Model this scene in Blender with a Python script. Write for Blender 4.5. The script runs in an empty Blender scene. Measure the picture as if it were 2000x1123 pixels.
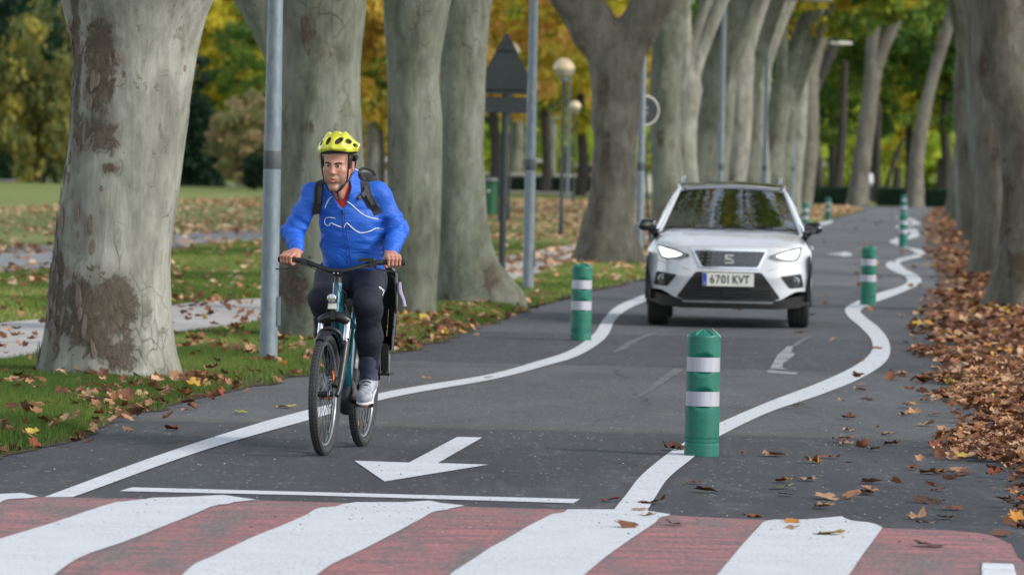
import bpy, bmesh, math, random
import numpy as np
from mathutils import Vector, Matrix
from mathutils.bvhtree import BVHTree
random.seed(7); rng = np.random.default_rng(7)
SC = bpy.context.scene
COL = SC.collection

# ------------------------------------------------------------------ camera, sky, sun, exposure
F = 10600.0; HC = 1.714; H0 = 316.0; ROLL = math.radians(1.2)
PITCH = math.atan((561.5 - H0) / F)
cam_d = bpy.data.cameras.new('camera'); cam = bpy.data.objects.new('camera', cam_d); COL.objects.link(cam)
cam_d.sensor_width = 36; cam_d.lens = F * 36 / 2000; cam_d.clip_start = 1; cam_d.clip_end = 4000
cam.matrix_world = (Matrix.Translation((0, 0, HC)) @ Matrix.Rotation(math.radians(90) - PITCH, 4, 'X')
                    @ Matrix.Rotation(ROLL, 4, 'Z'))
cam_d.dof.use_dof = True; cam_d.dof.focus_distance = 31.6; cam_d.dof.aperture_fstop = 5.6
SC.camera = cam
SC.render.resolution_x = 1024; SC.render.resolution_y = 574
SC.view_settings.view_transform = 'Standard'; SC.view_settings.look = 'None'
SC.view_settings.gamma = 1; SC.view_settings.use_curve_mapping = False
SC.view_settings.exposure = 0.84
SC.cycles.use_denoising = True
SC.cycles.max_bounces = 6; SC.cycles.diffuse_bounces = 3; SC.cycles.glossy_bounces = 3
SC.cycles.transmission_bounces = 3; SC.cycles.transparent_max_bounces = 4
SC.cycles.sample_clamp_indirect = 4

SUN_DIR = Vector((0.86, -0.45, 0.66)).normalized()
world = bpy.data.worlds.new('World'); SC.world = world; world.use_nodes = True
wn = world.node_tree.nodes; wl = world.node_tree.links
sky = wn.new('ShaderNodeTexSky'); sky.sky_type = 'NISHITA'; sky.sun_disc = False
sky.sun_elevation = math.asin(SUN_DIR.z); sky.sun_rotation = math.atan2(SUN_DIR.x, SUN_DIR.y)
sky.dust_density = 1.0; sky.air_density = 1.0
hsv = wn.new('ShaderNodeHueSaturation'); hsv.inputs['Saturation'].default_value = 0.45
wl.new(sky.outputs[0], hsv.inputs['Color'])
bg = wn['Background']; bg.inputs[1].default_value = 0.15
wl.new(hsv.outputs[0], bg.inputs[0])
sun_d = bpy.data.lights.new('sun', 'SUN'); sun_d.energy = 1.35; sun_d.angle = math.radians(11); sun_d.color = (1.0, 0.95, 0.87)
sun = bpy.data.objects.new('sun', sun_d); COL.objects.link(sun)
sun.rotation_euler = SUN_DIR.to_track_quat('Z', 'Y').to_euler(); sun.location = (0, 0, 60)

# ------------------------------------------------------------------ geometry of the view: photo pixel -> place in the world
CR, SR = math.cos(ROLL), math.sin(ROLL)
def ray(u, v):
    a = (u - 1000) / F; b = (561.5 - v) / F
    x = a * CR - b * SR; y = a * SR + b * CR
    return Vector((x, math.cos(PITCH) + y * math.sin(PITCH), -math.sin(PITCH) + y * math.cos(PITCH)))
def P(u, v, Y):
    r = ray(u, v); t = Y / r.y
    return Vector((r.x * t, Y, HC + r.z * t))
def px(p):           # world -> photo pixel
    d = Vector(p) - Vector((0, 0, HC))
    f = d.y * math.cos(PITCH) - d.z * math.sin(PITCH)
    up = d.y * math.sin(PITCH) + d.z * math.cos(PITCH)
    x = d.x / f; y = up / f
    a = x * CR + y * SR; b = -x * SR + y * CR
    return 1000 + a * F, 561.5 - b * F
def sstep(a, b, x):
    t = np.clip((x - a) / (b - a), 0, 1); return t * t * (3 - 2 * t)
Q0, Q1, Q2, Q3 = 20.3, 21.9, 25.2, 26.75      # raised crossing: ramps 20.3-21.9 and 25.2-26.75
def zhump(q):
    return 0.06 * (sstep(Q0, Q1, q) * (1 - sstep(Q2, Q3, q)))
def zroad(x, y):
    return float(zhump(y + 0.095 * x))
def gp(u, v, zf=None, lift=0.0):
    r = ray(u, v); z = 0.0
    for _ in range(6 if zf else 1):
        t = (z - HC) / r.z; x, y = r.x * t, r.y * t
        if zf: z = zf(x, y)
    return Vector((x, y, z + lift))

# ------------------------------------------------------------------ helpers
def srgb(r, g, b):
    return tuple(((c / 255) / 12.92 if c / 255 <= 0.04045 else ((c / 255 + 0.055) / 1.055) ** 2.4) for c in (r, g, b))
def tag(o, label=None, cat=None, group=None, kind=None):
    if label: o['label'] = label
    if cat: o['category'] = cat
    if group: o['group'] = group
    if kind: o['kind'] = kind
    return o
def empty(name, loc, label, cat, group=None, rot=(0, 0, 0)):
    o = bpy.data.objects.new(name, None); COL.objects.link(o); o.location = loc; o.rotation_euler = rot
    o.empty_display_size = 0.2
    return tag(o, label, cat, group)
def link(name, me, mat=None, parent=None, **kw):
    o = bpy.data.objects.new(name, me); COL.objects.link(o)
    if mat is not None and not me.materials: me.materials.append(mat)
    elif mat is not None and me.materials[0] != mat: o.material_slots[0].link = 'OBJECT'; o.material_slots[0].material = mat
    if parent is not None: o.parent = parent
    return tag(o, **kw) if kw else o
def mesh_np(name, V, Fs, smooth=True):
    """V (n,3), Fs (m,k) uniform polygons or list of lists"""
    me = bpy.data.meshes.new(name); V = np.asarray(V, dtype=np.float32)
    if isinstance(Fs, np.ndarray):
        m, k = Fs.shape
        me.vertices.add(len(V)); me.vertices.foreach_set('co', V.ravel())
        me.loops.add(m * k); me.loops.foreach_set('vertex_index', Fs.astype(np.int32).ravel())
        me.polygons.add(m); me.polygons.foreach_set('loop_start', np.arange(0, m * k, k, dtype=np.int32))
        me.polygons.foreach_set('loop_total', np.full(m, k, dtype=np.int32))
        me.update(calc_edges=True)
    else:
        me.from_pydata([tuple(map(float, p)) for p in V], [], Fs)
    me.validate()
    if smooth: me.polygons.foreach_set('use_smooth', np.ones(len(me.polygons), dtype=bool))
    return me
def set_attr(me, name, vals, typ='FLOAT', dom='POINT'):
    a = me.attributes.new(name, typ, dom)
    vals = np.asarray(vals, dtype=np.float32)
    a.data.foreach_set('value' if typ == 'FLOAT' else 'color', vals.ravel())
def me_from_bm(name, bm, smooth=False):
    me = bpy.data.meshes.new(name); bm.normal_update(); bm.to_mesh(me); bm.free()
    if smooth: me.polygons.foreach_set('use_smooth', np.ones(len(me.polygons), dtype=bool))
    return me
def shift(me, off):
    me.transform(Matrix.Translation(-Vector(off))); return me

def vhash(ix, iy, iz, seed):
    n = (ix * 374761393 + iy * 668265263 + iz * 2147483647 + seed * 1274126177) & 0xffffffff
    n = ((n ^ (n >> 13)) * 1274126177) & 0xffffffff
    n = (n ^ (n >> 16)) & 0xffffff
    return n / float(0xffffff)
def vnoise(p, seed=0):
    p = np.asarray(p, dtype=np.float64); i = np.floor(p).astype(np.int64); f = p - i; f = f * f * (3 - 2 * f)
    r = 0
    for dx in (0, 1):
        for dy in (0, 1):
            for dz in (0, 1):
                w = (f[..., 0] if dx else 1 - f[..., 0]) * (f[..., 1] if dy else 1 - f[..., 1]) * (f[..., 2] if dz else 1 - f[..., 2])
                r = r + w * vhash(i[..., 0] + dx, i[..., 1] + dy, i[..., 2] + dz, seed)
    return r * 2 - 1
def fbm(p, seed=0, oct=3):
    p = np.asarray(p, dtype=np.float64); r = 0; a = 1
    for k in range(oct):
        r = r + a * vnoise(p * 2 ** k, seed + k); a *= 0.5
    return r

def spline(pts, n):
    """Catmull-Rom through pts (list of vectors), n samples in all"""
    pts = [np.array(p, dtype=float) for p in pts]
    if len(pts) < 3: return [pts[0] + (pts[-1] - pts[0]) * t for t in np.linspace(0, 1, n)]
    ext = [2 * pts[0] - pts[1]] + pts + [2 * pts[-1] - pts[-2]]; out = []
    for t in np.linspace(0, len(pts) - 1, n):
        i = min(int(t), len(pts) - 2); f = t - i; a, b, c, d = ext[i:i + 4]
        out.append(0.5 * (2 * b + (c - a) * f + (2 * a - 5 * b + 4 * c - d) * f * f + (3 * b - 3 * c + d - a) * f ** 3))
    return out
def tube(pts, rad, n=8, sub=None, cap=True, flat=1.0, closed=False):
    """tube mesh data through pts. rad: number or list. flat squashes the section across. returns V, F"""
    if sub: 
        k = np.linspace(0, 1, sub); rr = [rad] * len(pts) if np.isscalar(rad) else list(rad)
        rad = list(np.interp(k * (len(pts) - 1), range(len(pts)), rr)); pts = spline(pts, sub)
    P_ = [np.array(p, dtype=float) for p in pts]; m = len(P_)
    if np.isscalar(rad): rad = [rad] * m
    V = []; up = None
    for i in range(m):
        if closed: t = P_[(i + 1) % m] - P_[i - 1]
        else: t = P_[min(i + 1, m - 1)] - P_[max(i - 1, 0)]
        t = t / (np.linalg.norm(t) + 1e-9)
        if up is None:
            up = np.array([0, 0, 1.0]) if abs(t[2]) < 0.9 else np.array([0, 1.0, 0])
        a = up - t * np.dot(up, t); a /= (np.linalg.norm(a) + 1e-9); b = np.cross(t, a); up = a
        for k in range(n):
            th = 2 * math.pi * k / n
            V.append(P_[i] + rad[i] * (a * math.cos(th) * flat + b * math.sin(th)))
    Fs = []
    rng_ = m if closed else m - 1
    for i in range(rng_):
        for k in range(n):
            Fs.append([i * n + k, i * n + (k + 1) % n, ((i + 1) % m) * n + (k + 1) % n, ((i + 1) % m) * n + k])
    if cap and not closed:
        Fs.append(list(range(n))[::-1]); Fs.append([(m - 1) * n + k for k in range(n)])
    return V, Fs
class MB:
    def __init__(s): s.V = []; s.F = []
    def add(s, VF):
        V, Fs = VF; o = len(s.V); s.V += [tuple(map(float, v)) for v in V]; s.F += [[i + o for i in f] for f in Fs]; return s
    def box(s, c, h, rot=None):
        c = np.array(c, float); V = []
        for x in (-1, 1):
            for y in (-1, 1):
                for z in (-1, 1):
                    p = np.array([x * h[0], y * h[1], z * h[2]])
                    if rot is not None: p = np.array(rot @ Vector(p))
                    V.append(c + p)
        s.add((V, [[0, 1, 3, 2], [4, 6, 7, 5], [0, 4, 5, 1], [2, 3, 7, 6], [0, 2, 6, 4], [1, 5, 7, 3]])); return s
    def lathe(s, prof, c=(0, 0, 0), n=24, axis='Z', cap=True):
        c = np.array(c, float); V = []
        for (r, z) in prof:
            for k in range(n):
                th = 2 * math.pi * k / n; a, b = r * math.cos(th), r * math.sin(th)
                V.append(c + (np.array([a, b, z]) if axis == 'Z' else np.array([a, z, b]) if axis == 'Y' else np.array([z, a, b])))
        Fs = []
        for i in range(len(prof) - 1):
            for k in range(n):
                f = [i * n + k, i * n + (k + 1) % n, (i + 1) * n + (k + 1) % n, (i + 1) * n + k]
                Fs.append(f if axis != 'Y' else f[::-1])
        if cap:
            Fs.append([k for k in range(n)][::-1]); Fs.append([(len(prof) - 1) * n + k for k in range(n)])
        s.add((V, Fs)); return s
    def mesh(s, name, smooth=True):
        me = bpy.data.meshes.new(name); me.from_pydata(s.V, [], s.F)
        bm = bmesh.new(); bm.from_mesh(me); bmesh.ops.recalc_face_normals(bm, faces=bm.faces); bm.to_mesh(me); bm.free()
        if smooth:
            me.polygons.foreach_set('use_smooth', np.ones(len(me.polygons), dtype=bool))
            try: me.set_sharp_from_angle(angle=math.radians(40))
            except Exception: pass
        return me
    def obj(s, name, mat, parent=None, smooth=True, **kw):
        return link(name, s.mesh(name, smooth), mat, parent, **kw)
def bevel(o, w=0.005, seg=2):
    bm = bmesh.new(); bm.from_mesh(o.data)
    bmesh.ops.remove_doubles(bm, verts=bm.verts, dist=1e-5)
    es = [e for e in bm.edges if len(e.link_faces) == 2 and e.calc_face_angle(0) > 0.5]
    bmesh.ops.bevel(bm, geom=es, offset=w, segments=seg, affect='EDGES', clamp_overlap=True)
    bm.to_mesh(o.data); bm.free()
    o.data.polygons.foreach_set('use_smooth', np.ones(len(o.data.polygons), dtype=bool))
    try: o.data.set_sharp_from_angle(angle=math.radians(35))
    except Exception: pass
    return o

# signed-distance modelling, meshed by surface nets
class SDF:
    def __init__(s, lo, hi, h):
        s.lo = np.array(lo, float); s.h = h
        s.n = np.ceil((np.array(hi, float) - s.lo) / h).astype(int) + 1
        s.S = np.full(s.n, 1.0, dtype=np.float32)
    def _region(s, lo, hi):
        a = np.clip(np.floor((np.array(lo) - s.lo) / s.h).astype(int), 0, s.n - 1)
        b = np.clip(np.ceil((np.array(hi) - s.lo) / s.h).astype(int) + 1, 1, s.n)
        if np.any(b <= a): return None, None
        g = [s.lo[i] + s.h * np.arange(a[i], b[i]) for i in range(3)]
        X, Y, Z = np.meshgrid(*g, indexing='ij')
        return (slice(a[0], b[0]), slice(a[1], b[1]), slice(a[2], b[2])), np.stack([X, Y, Z], -1)
    def _apply(s, sl, d, k, op):
        if sl is None: return
        A = s.S[sl]
        if op == 'add':
            h = np.maximum(k - np.abs(A - d), 0) / k; s.S[sl] = np.minimum(A, d) - h * h * k * 0.25
        elif op == 'sub':
            d = -d; h = np.maximum(k - np.abs(A - d), 0) / k; s.S[sl] = np.maximum(A, d) + h * h * k * 0.25
    def cone(s, a, b, ra, rb, k=0.02, op='add', flat=None):
        a = np.array(a, float); b = np.array(b, float); m = max(ra, rb) + k + 2 * s.h
        sl, p = s._region(np.minimum(a, b) - m, np.maximum(a, b) + m)
        if sl is None: return s
        ba = b - a; t = np.clip(((p - a) @ ba) / (ba @ ba + 1e-12), 0, 1)
        q = p - (a + t[..., None] * ba)
        if flat is not None:
            ax = np.array(flat[0], float); ax /= np.linalg.norm(ax); q = q + (q @ ax)[..., None] * ax * (1 / flat[1] - 1)
        d = np.linalg.norm(q, axis=-1) - (ra + (rb - ra) * t)
        s._apply(sl, d, k, op); return s
    def ell(s, c, r, k=0.02, op='add', rot=None):
        c = np.array(c, float); r = np.array(r, float); m = max(r) + k + 2 * s.h
        mm = (r + k + 2 * s.h) if rot is None else m
        sl, p = s._region(c - mm, c + mm)
        if sl is None: return s
        q = p - c
        if rot is not None: q = q @ np.array(rot)
        k0 = np.linalg.norm(q / r, axis=-1); k1 = np.linalg.norm(q / (r * r), axis=-1) + 1e-9
        s._apply(sl, k0 * (k0 - 1) / k1, k, op); return s
    def box(s, c, hf, rad=0.01, k=0.01, op='add', rot=None):
        c = np.array(c, float); hf = np.array(hf, float); m = np.linalg.norm(hf) + k + 2 * s.h
        sl, p = s._region(c - m, c + m)
        if sl is None: return s
        q = p - c
        if rot is not None: q = q @ np.array(rot)
        q = np.abs(q) - (hf - rad)
        d = np.linalg.norm(np.maximum(q, 0), axis=-1) + np.minimum(q.max(-1), 0) - rad
        s._apply(sl, d, k, op); return s
    def field(s, fn):
        g = [s.lo[i] + s.h * np.arange(s.n[i]) for i in range(3)]
        X, Y, Z = np.meshgrid(*g, indexing='ij'); m = np.abs(s.S) < 0.06
        p = np.stack([X[m], Y[m], Z[m]], -1); s.S[m] = s.S[m] + fn(p).astype(np.float32); return s
    def nets(s):
        S = s.S.copy(); S[0] = S[-1] = 1; S[:, 0] = S[:, -1] = 1; S[:, :, 0] = S[:, :, -1] = 1
        ins = S < 0; n = S.shape; off = [(i, j, k) for i in (0, 1) for j in (0, 1) for k in (0, 1)]
        cnt = sum(ins[i:n[0] - 1 + i, j:n[1] - 1 + j, k:n[2] - 1 + k].astype(np.int8) for i, j, k in off)
        act = (cnt > 0) & (cnt < 8); idx = np.full(act.shape, -1, dtype=np.int64); ac = np.argwhere(act); idx[act] = np.arange(len(ac))
        Vc = np.stack([S[ac[:, 0] + i, ac[:, 1] + j, ac[:, 2] + k] for i, j, k in off], 1); offs = np.array(off, float)
        acc = np.zeros((len(ac), 3)); num = np.zeros(len(ac))
        for a in range(8):
            for b in range(a + 1, 8):
                if np.abs(offs[a] - offs[b]).sum() != 1: continue
                m = (Vc[:, a] < 0) != (Vc[:, b] < 0); t = Vc[m, a] / (Vc[m, a] - Vc[m, b])
                acc[m] += offs[a] + t[:, None] * (offs[b] - offs[a]); num[m] += 1
        V = (ac + acc / num[:, None]) * s.h + s.lo; Q = []
        for ax in range(3):
            sl0 = [slice(None)] * 3; sl1 = [slice(None)] * 3; sl0[ax] = slice(0, -1); sl1[ax] = slice(1, None)
            A = ins[tuple(sl0)]; B = ins[tuple(sl1)]; e = np.argwhere(A != B); fl = A[tuple(e.T)]
            o1, o2 = [(1, 2), (2, 0), (0, 1)][ax]
            def cell(d1, d2):
                q = e.copy(); q[:, o1] -= d1; q[:, o2] -= d2; return idx[q[:, 0], q[:, 1], q[:, 2]]
            quad = np.stack([cell(1, 1), cell(0, 1), cell(0, 0), cell(1, 0)], 1)
            quad[~fl] = quad[~fl][:, ::-1]; Q.append(quad)
        Q = np.concatenate(Q); Q = Q[(Q >= 0).all(1)]
        return V, Q
    def mesh(s, name, smooth_it=1, origin=(0, 0, 0)):
        V, Q = s.nets()
        if smooth_it:
            for _ in range(smooth_it):
                acc = np.zeros_like(V); num = np.zeros(len(V))
                for a, b in ((0, 1), (1, 2), (2, 3), (3, 0)):
                    np.add.at(acc, Q[:, a], V[Q[:, b]]); np.add.at(num, Q[:, a], 1)
                    np.add.at(acc, Q[:, b], V[Q[:, a]]); np.add.at(num, Q[:, b], 1)
                V = V * 0.5 + 0.5 * acc / num[:, None]
        return mesh_np(name, V - np.array(origin, float), Q)

# ------------------------------------------------------------------ materials
class NT:
    def __init__(s, name):
        s.m = bpy.data.materials.new(name); s.m.use_nodes = True; s.t = s.m.node_tree
        s.b = s.t.nodes['Principled BSDF']; s._tc = None
    def new(s, typ, **kw):
        n = s.t.nodes.new(typ)
        for k, v in kw.items(): s.set(n, k, v)
        return n
    def set(s, n, k, v):
        if k in n.inputs.keys():
            if isinstance(v, bpy.types.NodeSocket): s.t.links.new(v, n.inputs[k])
            else: n.inputs[k].default_value = v
        else: setattr(n, k, v)
    @property
    def co(s):
        if not s._tc: s._tc = s.t.nodes.new('ShaderNodeTexCoord')
        return s._tc.outputs['Object']
    def map(s, scale=(1, 1, 1), loc=(0, 0, 0), rot=(0, 0, 0)):
        n = s.new('ShaderNodeMapping', Vector=s.co, Scale=scale, Location=loc, Rotation=rot); return n.outputs[0]
    def noise(s, scale, detail=4, rough=0.55, vec=None, dist=0.0, color=False):
        n = s.new('ShaderNodeTexNoise', Vector=vec or s.co, Scale=scale, Detail=detail, Roughness=rough, Distortion=dist)
        return n.outputs['Color' if color else 'Fac']
    def vor(s, scale, vec=None, feat='F1', out='Distance', rand=1.0):
        n = s.t.nodes.new('ShaderNodeTexVoronoi'); n.feature = feat; s.set(n, 'Vector', vec or s.co); s.set(n, 'Scale', scale); s.set(n, 'Randomness', rand)
        return n.outputs[out]
    def ramp(s, fac, stops, interp='LINEAR'):
        n = s.t.nodes.new('ShaderNodeValToRGB'); n.color_ramp.interpolation = interp; s.t.links.new(fac, n.inputs[0])
        e = n.color_ramp.elements
        while len(e) < len(stops): e.new(0.5)
        for i, (p, c) in enumerate(stops):
            e[i].position = p; c = (c, c, c) if np.isscalar(c) else c; e[i].color = (*c[:3], 1)
        return n.outputs[0]
    def mix(s, fac, a, b, mode='MIX'):
        n = s.t.nodes.new('ShaderNodeMix'); n.data_type = 'RGBA'; n.blend_type = mode
        for i, v in ((0, fac), (6, a), (7, b)):
            if isinstance(v, bpy.types.NodeSocket): s.t.links.new(v, n.inputs[i])
            elif i == 0: n.inputs[0].default_value = v
            else: n.inputs[i].default_value = (*v[:3], 1) if not np.isscalar(v) else (v, v, v, 1)
        return n.outputs[2]
    def math(s, op, a, b=0.0, clamp=False):
        n = s.t.nodes.new('ShaderNodeMath'); n.operation = op; n.use_clamp = clamp
        for i, v in ((0, a), (1, b)):
            if isinstance(v, bpy.types.NodeSocket): s.t.links.new(v, n.inputs[i])
            else: n.inputs[i].default_value = v
        return n.outputs[0]
    def attr(s, name, out='Fac'):
        n = s.t.nodes.new('ShaderNodeAttribute'); n.attribute_name = name; return n.outputs[out]
    def xyz(s):
        n = s.new('ShaderNodeSeparateXYZ', Vector=s.co); return n.outputs
    def bump(s, h, strength=0.4, dist=0.01):
        n = s.new('ShaderNodeBump', Height=h, Strength=strength, Distance=dist); s.t.links.new(n.outputs[0], s.b.inputs['Normal']); return s
    def base(s, v):
        if isinstance(v, bpy.types.NodeSocket): s.t.links.new(v, s.b.inputs['Base Color'])
        else: s.b.inputs['Base Color'].default_value = (*v[:3], 1)
        return s
    def rough(s, v):
        if isinstance(v, bpy.types.NodeSocket): s.t.links.new(v, s.b.inputs['Roughness'])
        else: s.b.inputs['Roughness'].default_value = v
        return s
def simple(name, col, rough=0.5, metal=0.0, var=0.12, scale=20, bump=0.0, bscale=60, coat=0.0, spec=None):
    t = NT(name); c = np.array(col)
    n = t.noise(scale, 4); t.base(t.ramp(n, [(0.3, tuple(c * (1 - var))), (0.7, tuple(np.minimum(c * (1 + var), 1)))]))
    t.rough(t.ramp(t.noise(scale * 1.7, 3), [(0.3, max(rough - 0.06, 0.02)), (0.7, min(rough + 0.06, 1))]))
    t.b.inputs['Metallic'].default_value = metal
    if bump: t.bump(t.noise(bscale, 4), bump, 0.005)
    if coat: t.b.inputs['Coat Weight'].default_value = coat; t.b.inputs['Coat Roughness'].default_value = 0.06
    if spec is not None: t.b.inputs['Specular IOR Level'].default_value = spec
    return t.m
def leaf_mat(name, stops, trans=0.35, rough=0.6):
    """leaf colour follows the per-leaf 'tint' attribute; thin leaves let light through"""
    t = NT(name); c = t.ramp(t.attr('tint'), stops); t.base(c).rough(rough)
    t.b.inputs['Specular IOR Level'].default_value = 0.25
    if trans:
        tr = t.t.nodes.new('ShaderNodeBsdfTranslucent'); t.t.links.new(c, tr.inputs[0])
        mx = t.t.nodes.new('ShaderNodeMixShader'); mx.inputs[0].default_value = trans
        t.t.links.new(t.b.outputs[0], mx.inputs[1]); t.t.links.new(tr.outputs[0], mx.inputs[2])
        t.t.links.new(mx.outputs[0], t.t.nodes['Material Output'].inputs[0])
    return t.m
MAT = {}
black_plastic = simple('black_plastic', (0.012, 0.012, 0.013), 0.38)
matte_black = simple('matte_black', (0.012, 0.012, 0.013), 0.75)
rubber = simple('rubber', (0.022, 0.022, 0.023), 0.8, bump=0.2, bscale=150)
chrome = simple('chrome', (0.75, 0.76, 0.78), 0.18, 1.0)
alu = simple('brushed_aluminium', (0.55, 0.56, 0.58), 0.35, 1.0)

def bark_mat(name, c_dark, c_mid, c_pale, brown=(0.085, 0.058, 0.040), strength=1.0, scale=1.0, seed=0.0):
    t = NT(name)
    v = t.map((1, 1, 0.42), (seed, seed * 0.7, 0)); vv = t.map((1, 1, 0.7), (seed * 2, 0, seed))
    big = t.noise(2.2 * scale, 5, 0.6, v, 0.6)
    base = t.ramp(big, [(0.34, c_dark), (0.46, c_mid), (0.62, c_pale)])
    fine = t.noise(9 * scale, 6, 0.65, v)
    base = t.mix(0.45, base, t.ramp(fine, [(0.35, tuple(np.array(c_mid) * 0.7)), (0.7, tuple(np.array(c_pale) * 1.15))]))
    patch = t.noise(4.2 * scale, 7, 0.72, vv, 1.2)
    pm = t.ramp(patch, [(0.60, 0), (0.63, 1)])                      # olive young bark in sharp-edged patches
    base = t.mix(t.math('MULTIPLY', pm, 0.5), base, (0.13, 0.125, 0.075))
    br = t.math('ADD', t.attr('brown'), t.math('MULTIPLY', t.math('SUBTRACT', t.noise(6.5 * scale, 8, 0.75, vv, 0.7), 0.5), 1.3))
    bm_ = t.ramp(br, [(0.48, 0), (0.56, 1)])
    bcol = t.ramp(t.noise(13 * scale, 8, 0.78, vv, .8), [(0.30, tuple(np.array(brown) * 0.4)), (0.46, brown), (0.56, (0.12, 0.085, 0.06)), (0.66, (0.27, 0.235, 0.19))])
    bcol = t.mix(t.ramp(t.vor(16 * scale, t.map((1, 1, .5)), 'DISTANCE_TO_EDGE'), [(0.0, .85), (.09, 0)]), bcol, tuple(np.array(brown) * .25))
    base = t.mix(t.math('MULTIPLY', bm_, 0.93), base, bcol)
    dirt_shade = t.ramp(t.math('ADD', t.attr('brown'), t.math('MULTIPLY', t.math('SUBTRACT', t.noise(2.6, 6, 0.7, v), 0.5), 1.0)), [(0.25, 0), (0.6, 0.55)])
    base = t.mix(dirt_shade, base, (0.10, 0.085, 0.062))
    sp = t.vor(5.5 * scale, t.map((1, 1, 0.55), (seed, 3, 1)))
    sm = t.ramp(t.math('ADD', sp, t.math('MULTIPLY', t.noise(30, 3), 0.14)), [(0.13, 1), (0.17, 0)])
    base = t.mix(t.math('MULTIPLY', sm, 0.75), base, (0.13, 0.075, 0.045))
    # thin plates: outlines of old scales, and fine upright streaks
    ed = t.vor(7.5 * scale, t.mix(0.10, t.map((1, 1, .45), (seed, 0, 2)), t.noise(3.5, 4, .6, color=True)), 'DISTANCE_TO_EDGE')
    em_ = t.math('MULTIPLY', t.ramp(ed, [(0.0, 1), (0.035, 0)]), t.ramp(t.noise(1.8 * scale, 4, .6, v), [(.50, 0), (.62, .6)]))
    base = t.mix(em_, base, (0.07, 0.055, 0.04))
    sv = t.noise(16 * scale, 5, .7, t.map((1, 1, .09), (seed, 0, 0)))
    base = t.mix(1.0, base, t.ramp(sv, [(.3, .84), (.5, 1.0), (.7, 1.12)]), 'MULTIPLY')
    t.base(base).rough(0.85); t.b.inputs['Specular IOR Level'].default_value = 0.2
    h = t.math('ADD', t.math('MULTIPLY', bm_, t.math('ADD', 0.25, t.noise(38 * scale, 6, 0.7, v))), t.math('ADD', t.math('MULTIPLY', pm, 0.25), t.math('MULTIPLY', fine, 0.45)))
    h = t.math('SUBTRACT', h, t.math('ADD', t.math('MULTIPLY', sm, 0.3), t.math('MULTIPLY', em_, 0.5)))
    h = t.math('ADD', h, t.math('MULTIPLY', sv, 0.5))
    t.bump(h, 0.65 * strength, 0.03)
    return t.m
barks = [bark_mat('plane_bark_%s' % n, d, m, p, seed=s) for n, d, m, p, s in (
    ('ash', (0.115, 0.115, 0.088), (0.19, 0.193, 0.158), (0.335, 0.335, 0.29), 0.0),
    ('olive', (0.062, 0.066, 0.044), (0.11, 0.118, 0.085), (0.21, 0.222, 0.18), 5.3),
    ('brown', (0.072, 0.063, 0.047), (0.12, 0.11, 0.085), (0.20, 0.19, 0.155), 9.1))]
backlit_bark = simple('backlit_bark', (0.035, 0.03, 0.024), 0.9, var=0.4, scale=4, bump=0.5, bscale=14)  # near black: the backlit darkness is put into the bark colour

# ------------------------------------------------------------------ the ground
LE = np.array([(-4.3, 10), (-3.45, 22), (-2.87, 30.4), (-2.65, 32.2), (-2.46, 35.3), (-2.2, 37.8), (-1.62, 42.6), (-0.92, 48), (-0.02, 59.8),
               (0.40, 65.5), (2.05, 81.3), (3.0, 92), (5.7, 125), (7.95, 152), (10.45, 180), (14.6, 225), (15.2, 243)])
RE = np.array([(1.6, 10), (2.42, 25.8), (2.85, 34), (3.6, 46), (4.95, 65), (6.35, 80), (9.5, 123.7), (14.1, 187), (18.0, 232), (18.8, 243)])
def Ledge(y): return np.interp(y, LE[:, 1], LE[:, 0])
def Redge(y): return np.interp(y, RE[:, 1], RE[:, 0])
def wob(y, seed):                                   # the asphalt breaks off unevenly
    y = np.asarray(y, float); return 0.10 * fbm(np.stack([y * 1.1, y * 0 + seed, y * 0], -1), seed, 3)
def zlawn(x, y):
    x = np.asarray(x, float); y = np.asarray(y, float); d = Ledge(y) + wob(y, 3) - x
    n = vnoise(np.stack([x * 0.9, y * 0.5, x * 0], -1), 11)
    return 0.005 + 0.05 * sstep(0, 0.4, d) + 0.018 * n * sstep(0.1, 1.0, d)
def Redge2(y): return Redge(y) + 1.35 * (1 - sstep(46, 63, np.asarray(y, float)))
def zverge(x, y):
    x = np.asarray(x, float); y = np.asarray(y, float); d = x - Redge2(y)
    return 0.004 + 0.05 * sstep(0.1, 1.2, d) + 0.012 * vnoise(np.stack([x, y * 0.6, x * 0], -1), 12) * sstep(0, 0.8, d)

# asphalt
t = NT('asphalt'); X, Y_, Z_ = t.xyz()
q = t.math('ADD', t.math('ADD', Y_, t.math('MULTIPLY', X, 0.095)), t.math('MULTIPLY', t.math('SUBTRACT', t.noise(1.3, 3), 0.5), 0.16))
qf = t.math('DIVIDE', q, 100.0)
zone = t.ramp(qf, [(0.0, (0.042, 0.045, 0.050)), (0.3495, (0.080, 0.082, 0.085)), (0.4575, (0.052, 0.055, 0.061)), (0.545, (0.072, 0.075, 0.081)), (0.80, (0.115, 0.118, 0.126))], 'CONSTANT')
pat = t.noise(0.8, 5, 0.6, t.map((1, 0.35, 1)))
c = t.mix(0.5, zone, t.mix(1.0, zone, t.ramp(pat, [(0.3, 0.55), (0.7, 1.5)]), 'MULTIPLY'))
agg = t.noise(75, 5, 0.85, t.map((1, .3, 1))); agg2 = t.vor(95, feat='F1')
c = t.mix(1.0, c, t.ramp(agg, [(0.30, 0.38), (0.5, 1.0), (0.68, 2.2)]), 'MULTIPLY')
c = t.mix(t.ramp(t.vor(60, t.map((1, .35, 1)), out='Color'), [(0.86, 0), (0.95, 0.6)]), c, (0.30, 0.29, 0.27))
strk = t.noise(3.0, 5, 0.65, t.map((2.2, 0.16, 1), rot=(0, 0, 0.095)))
c = t.mix(t.ramp(strk, [(0.55, 0), (0.8, 0.25)]), c, (0.22, 0.215, 0.2))
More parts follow.
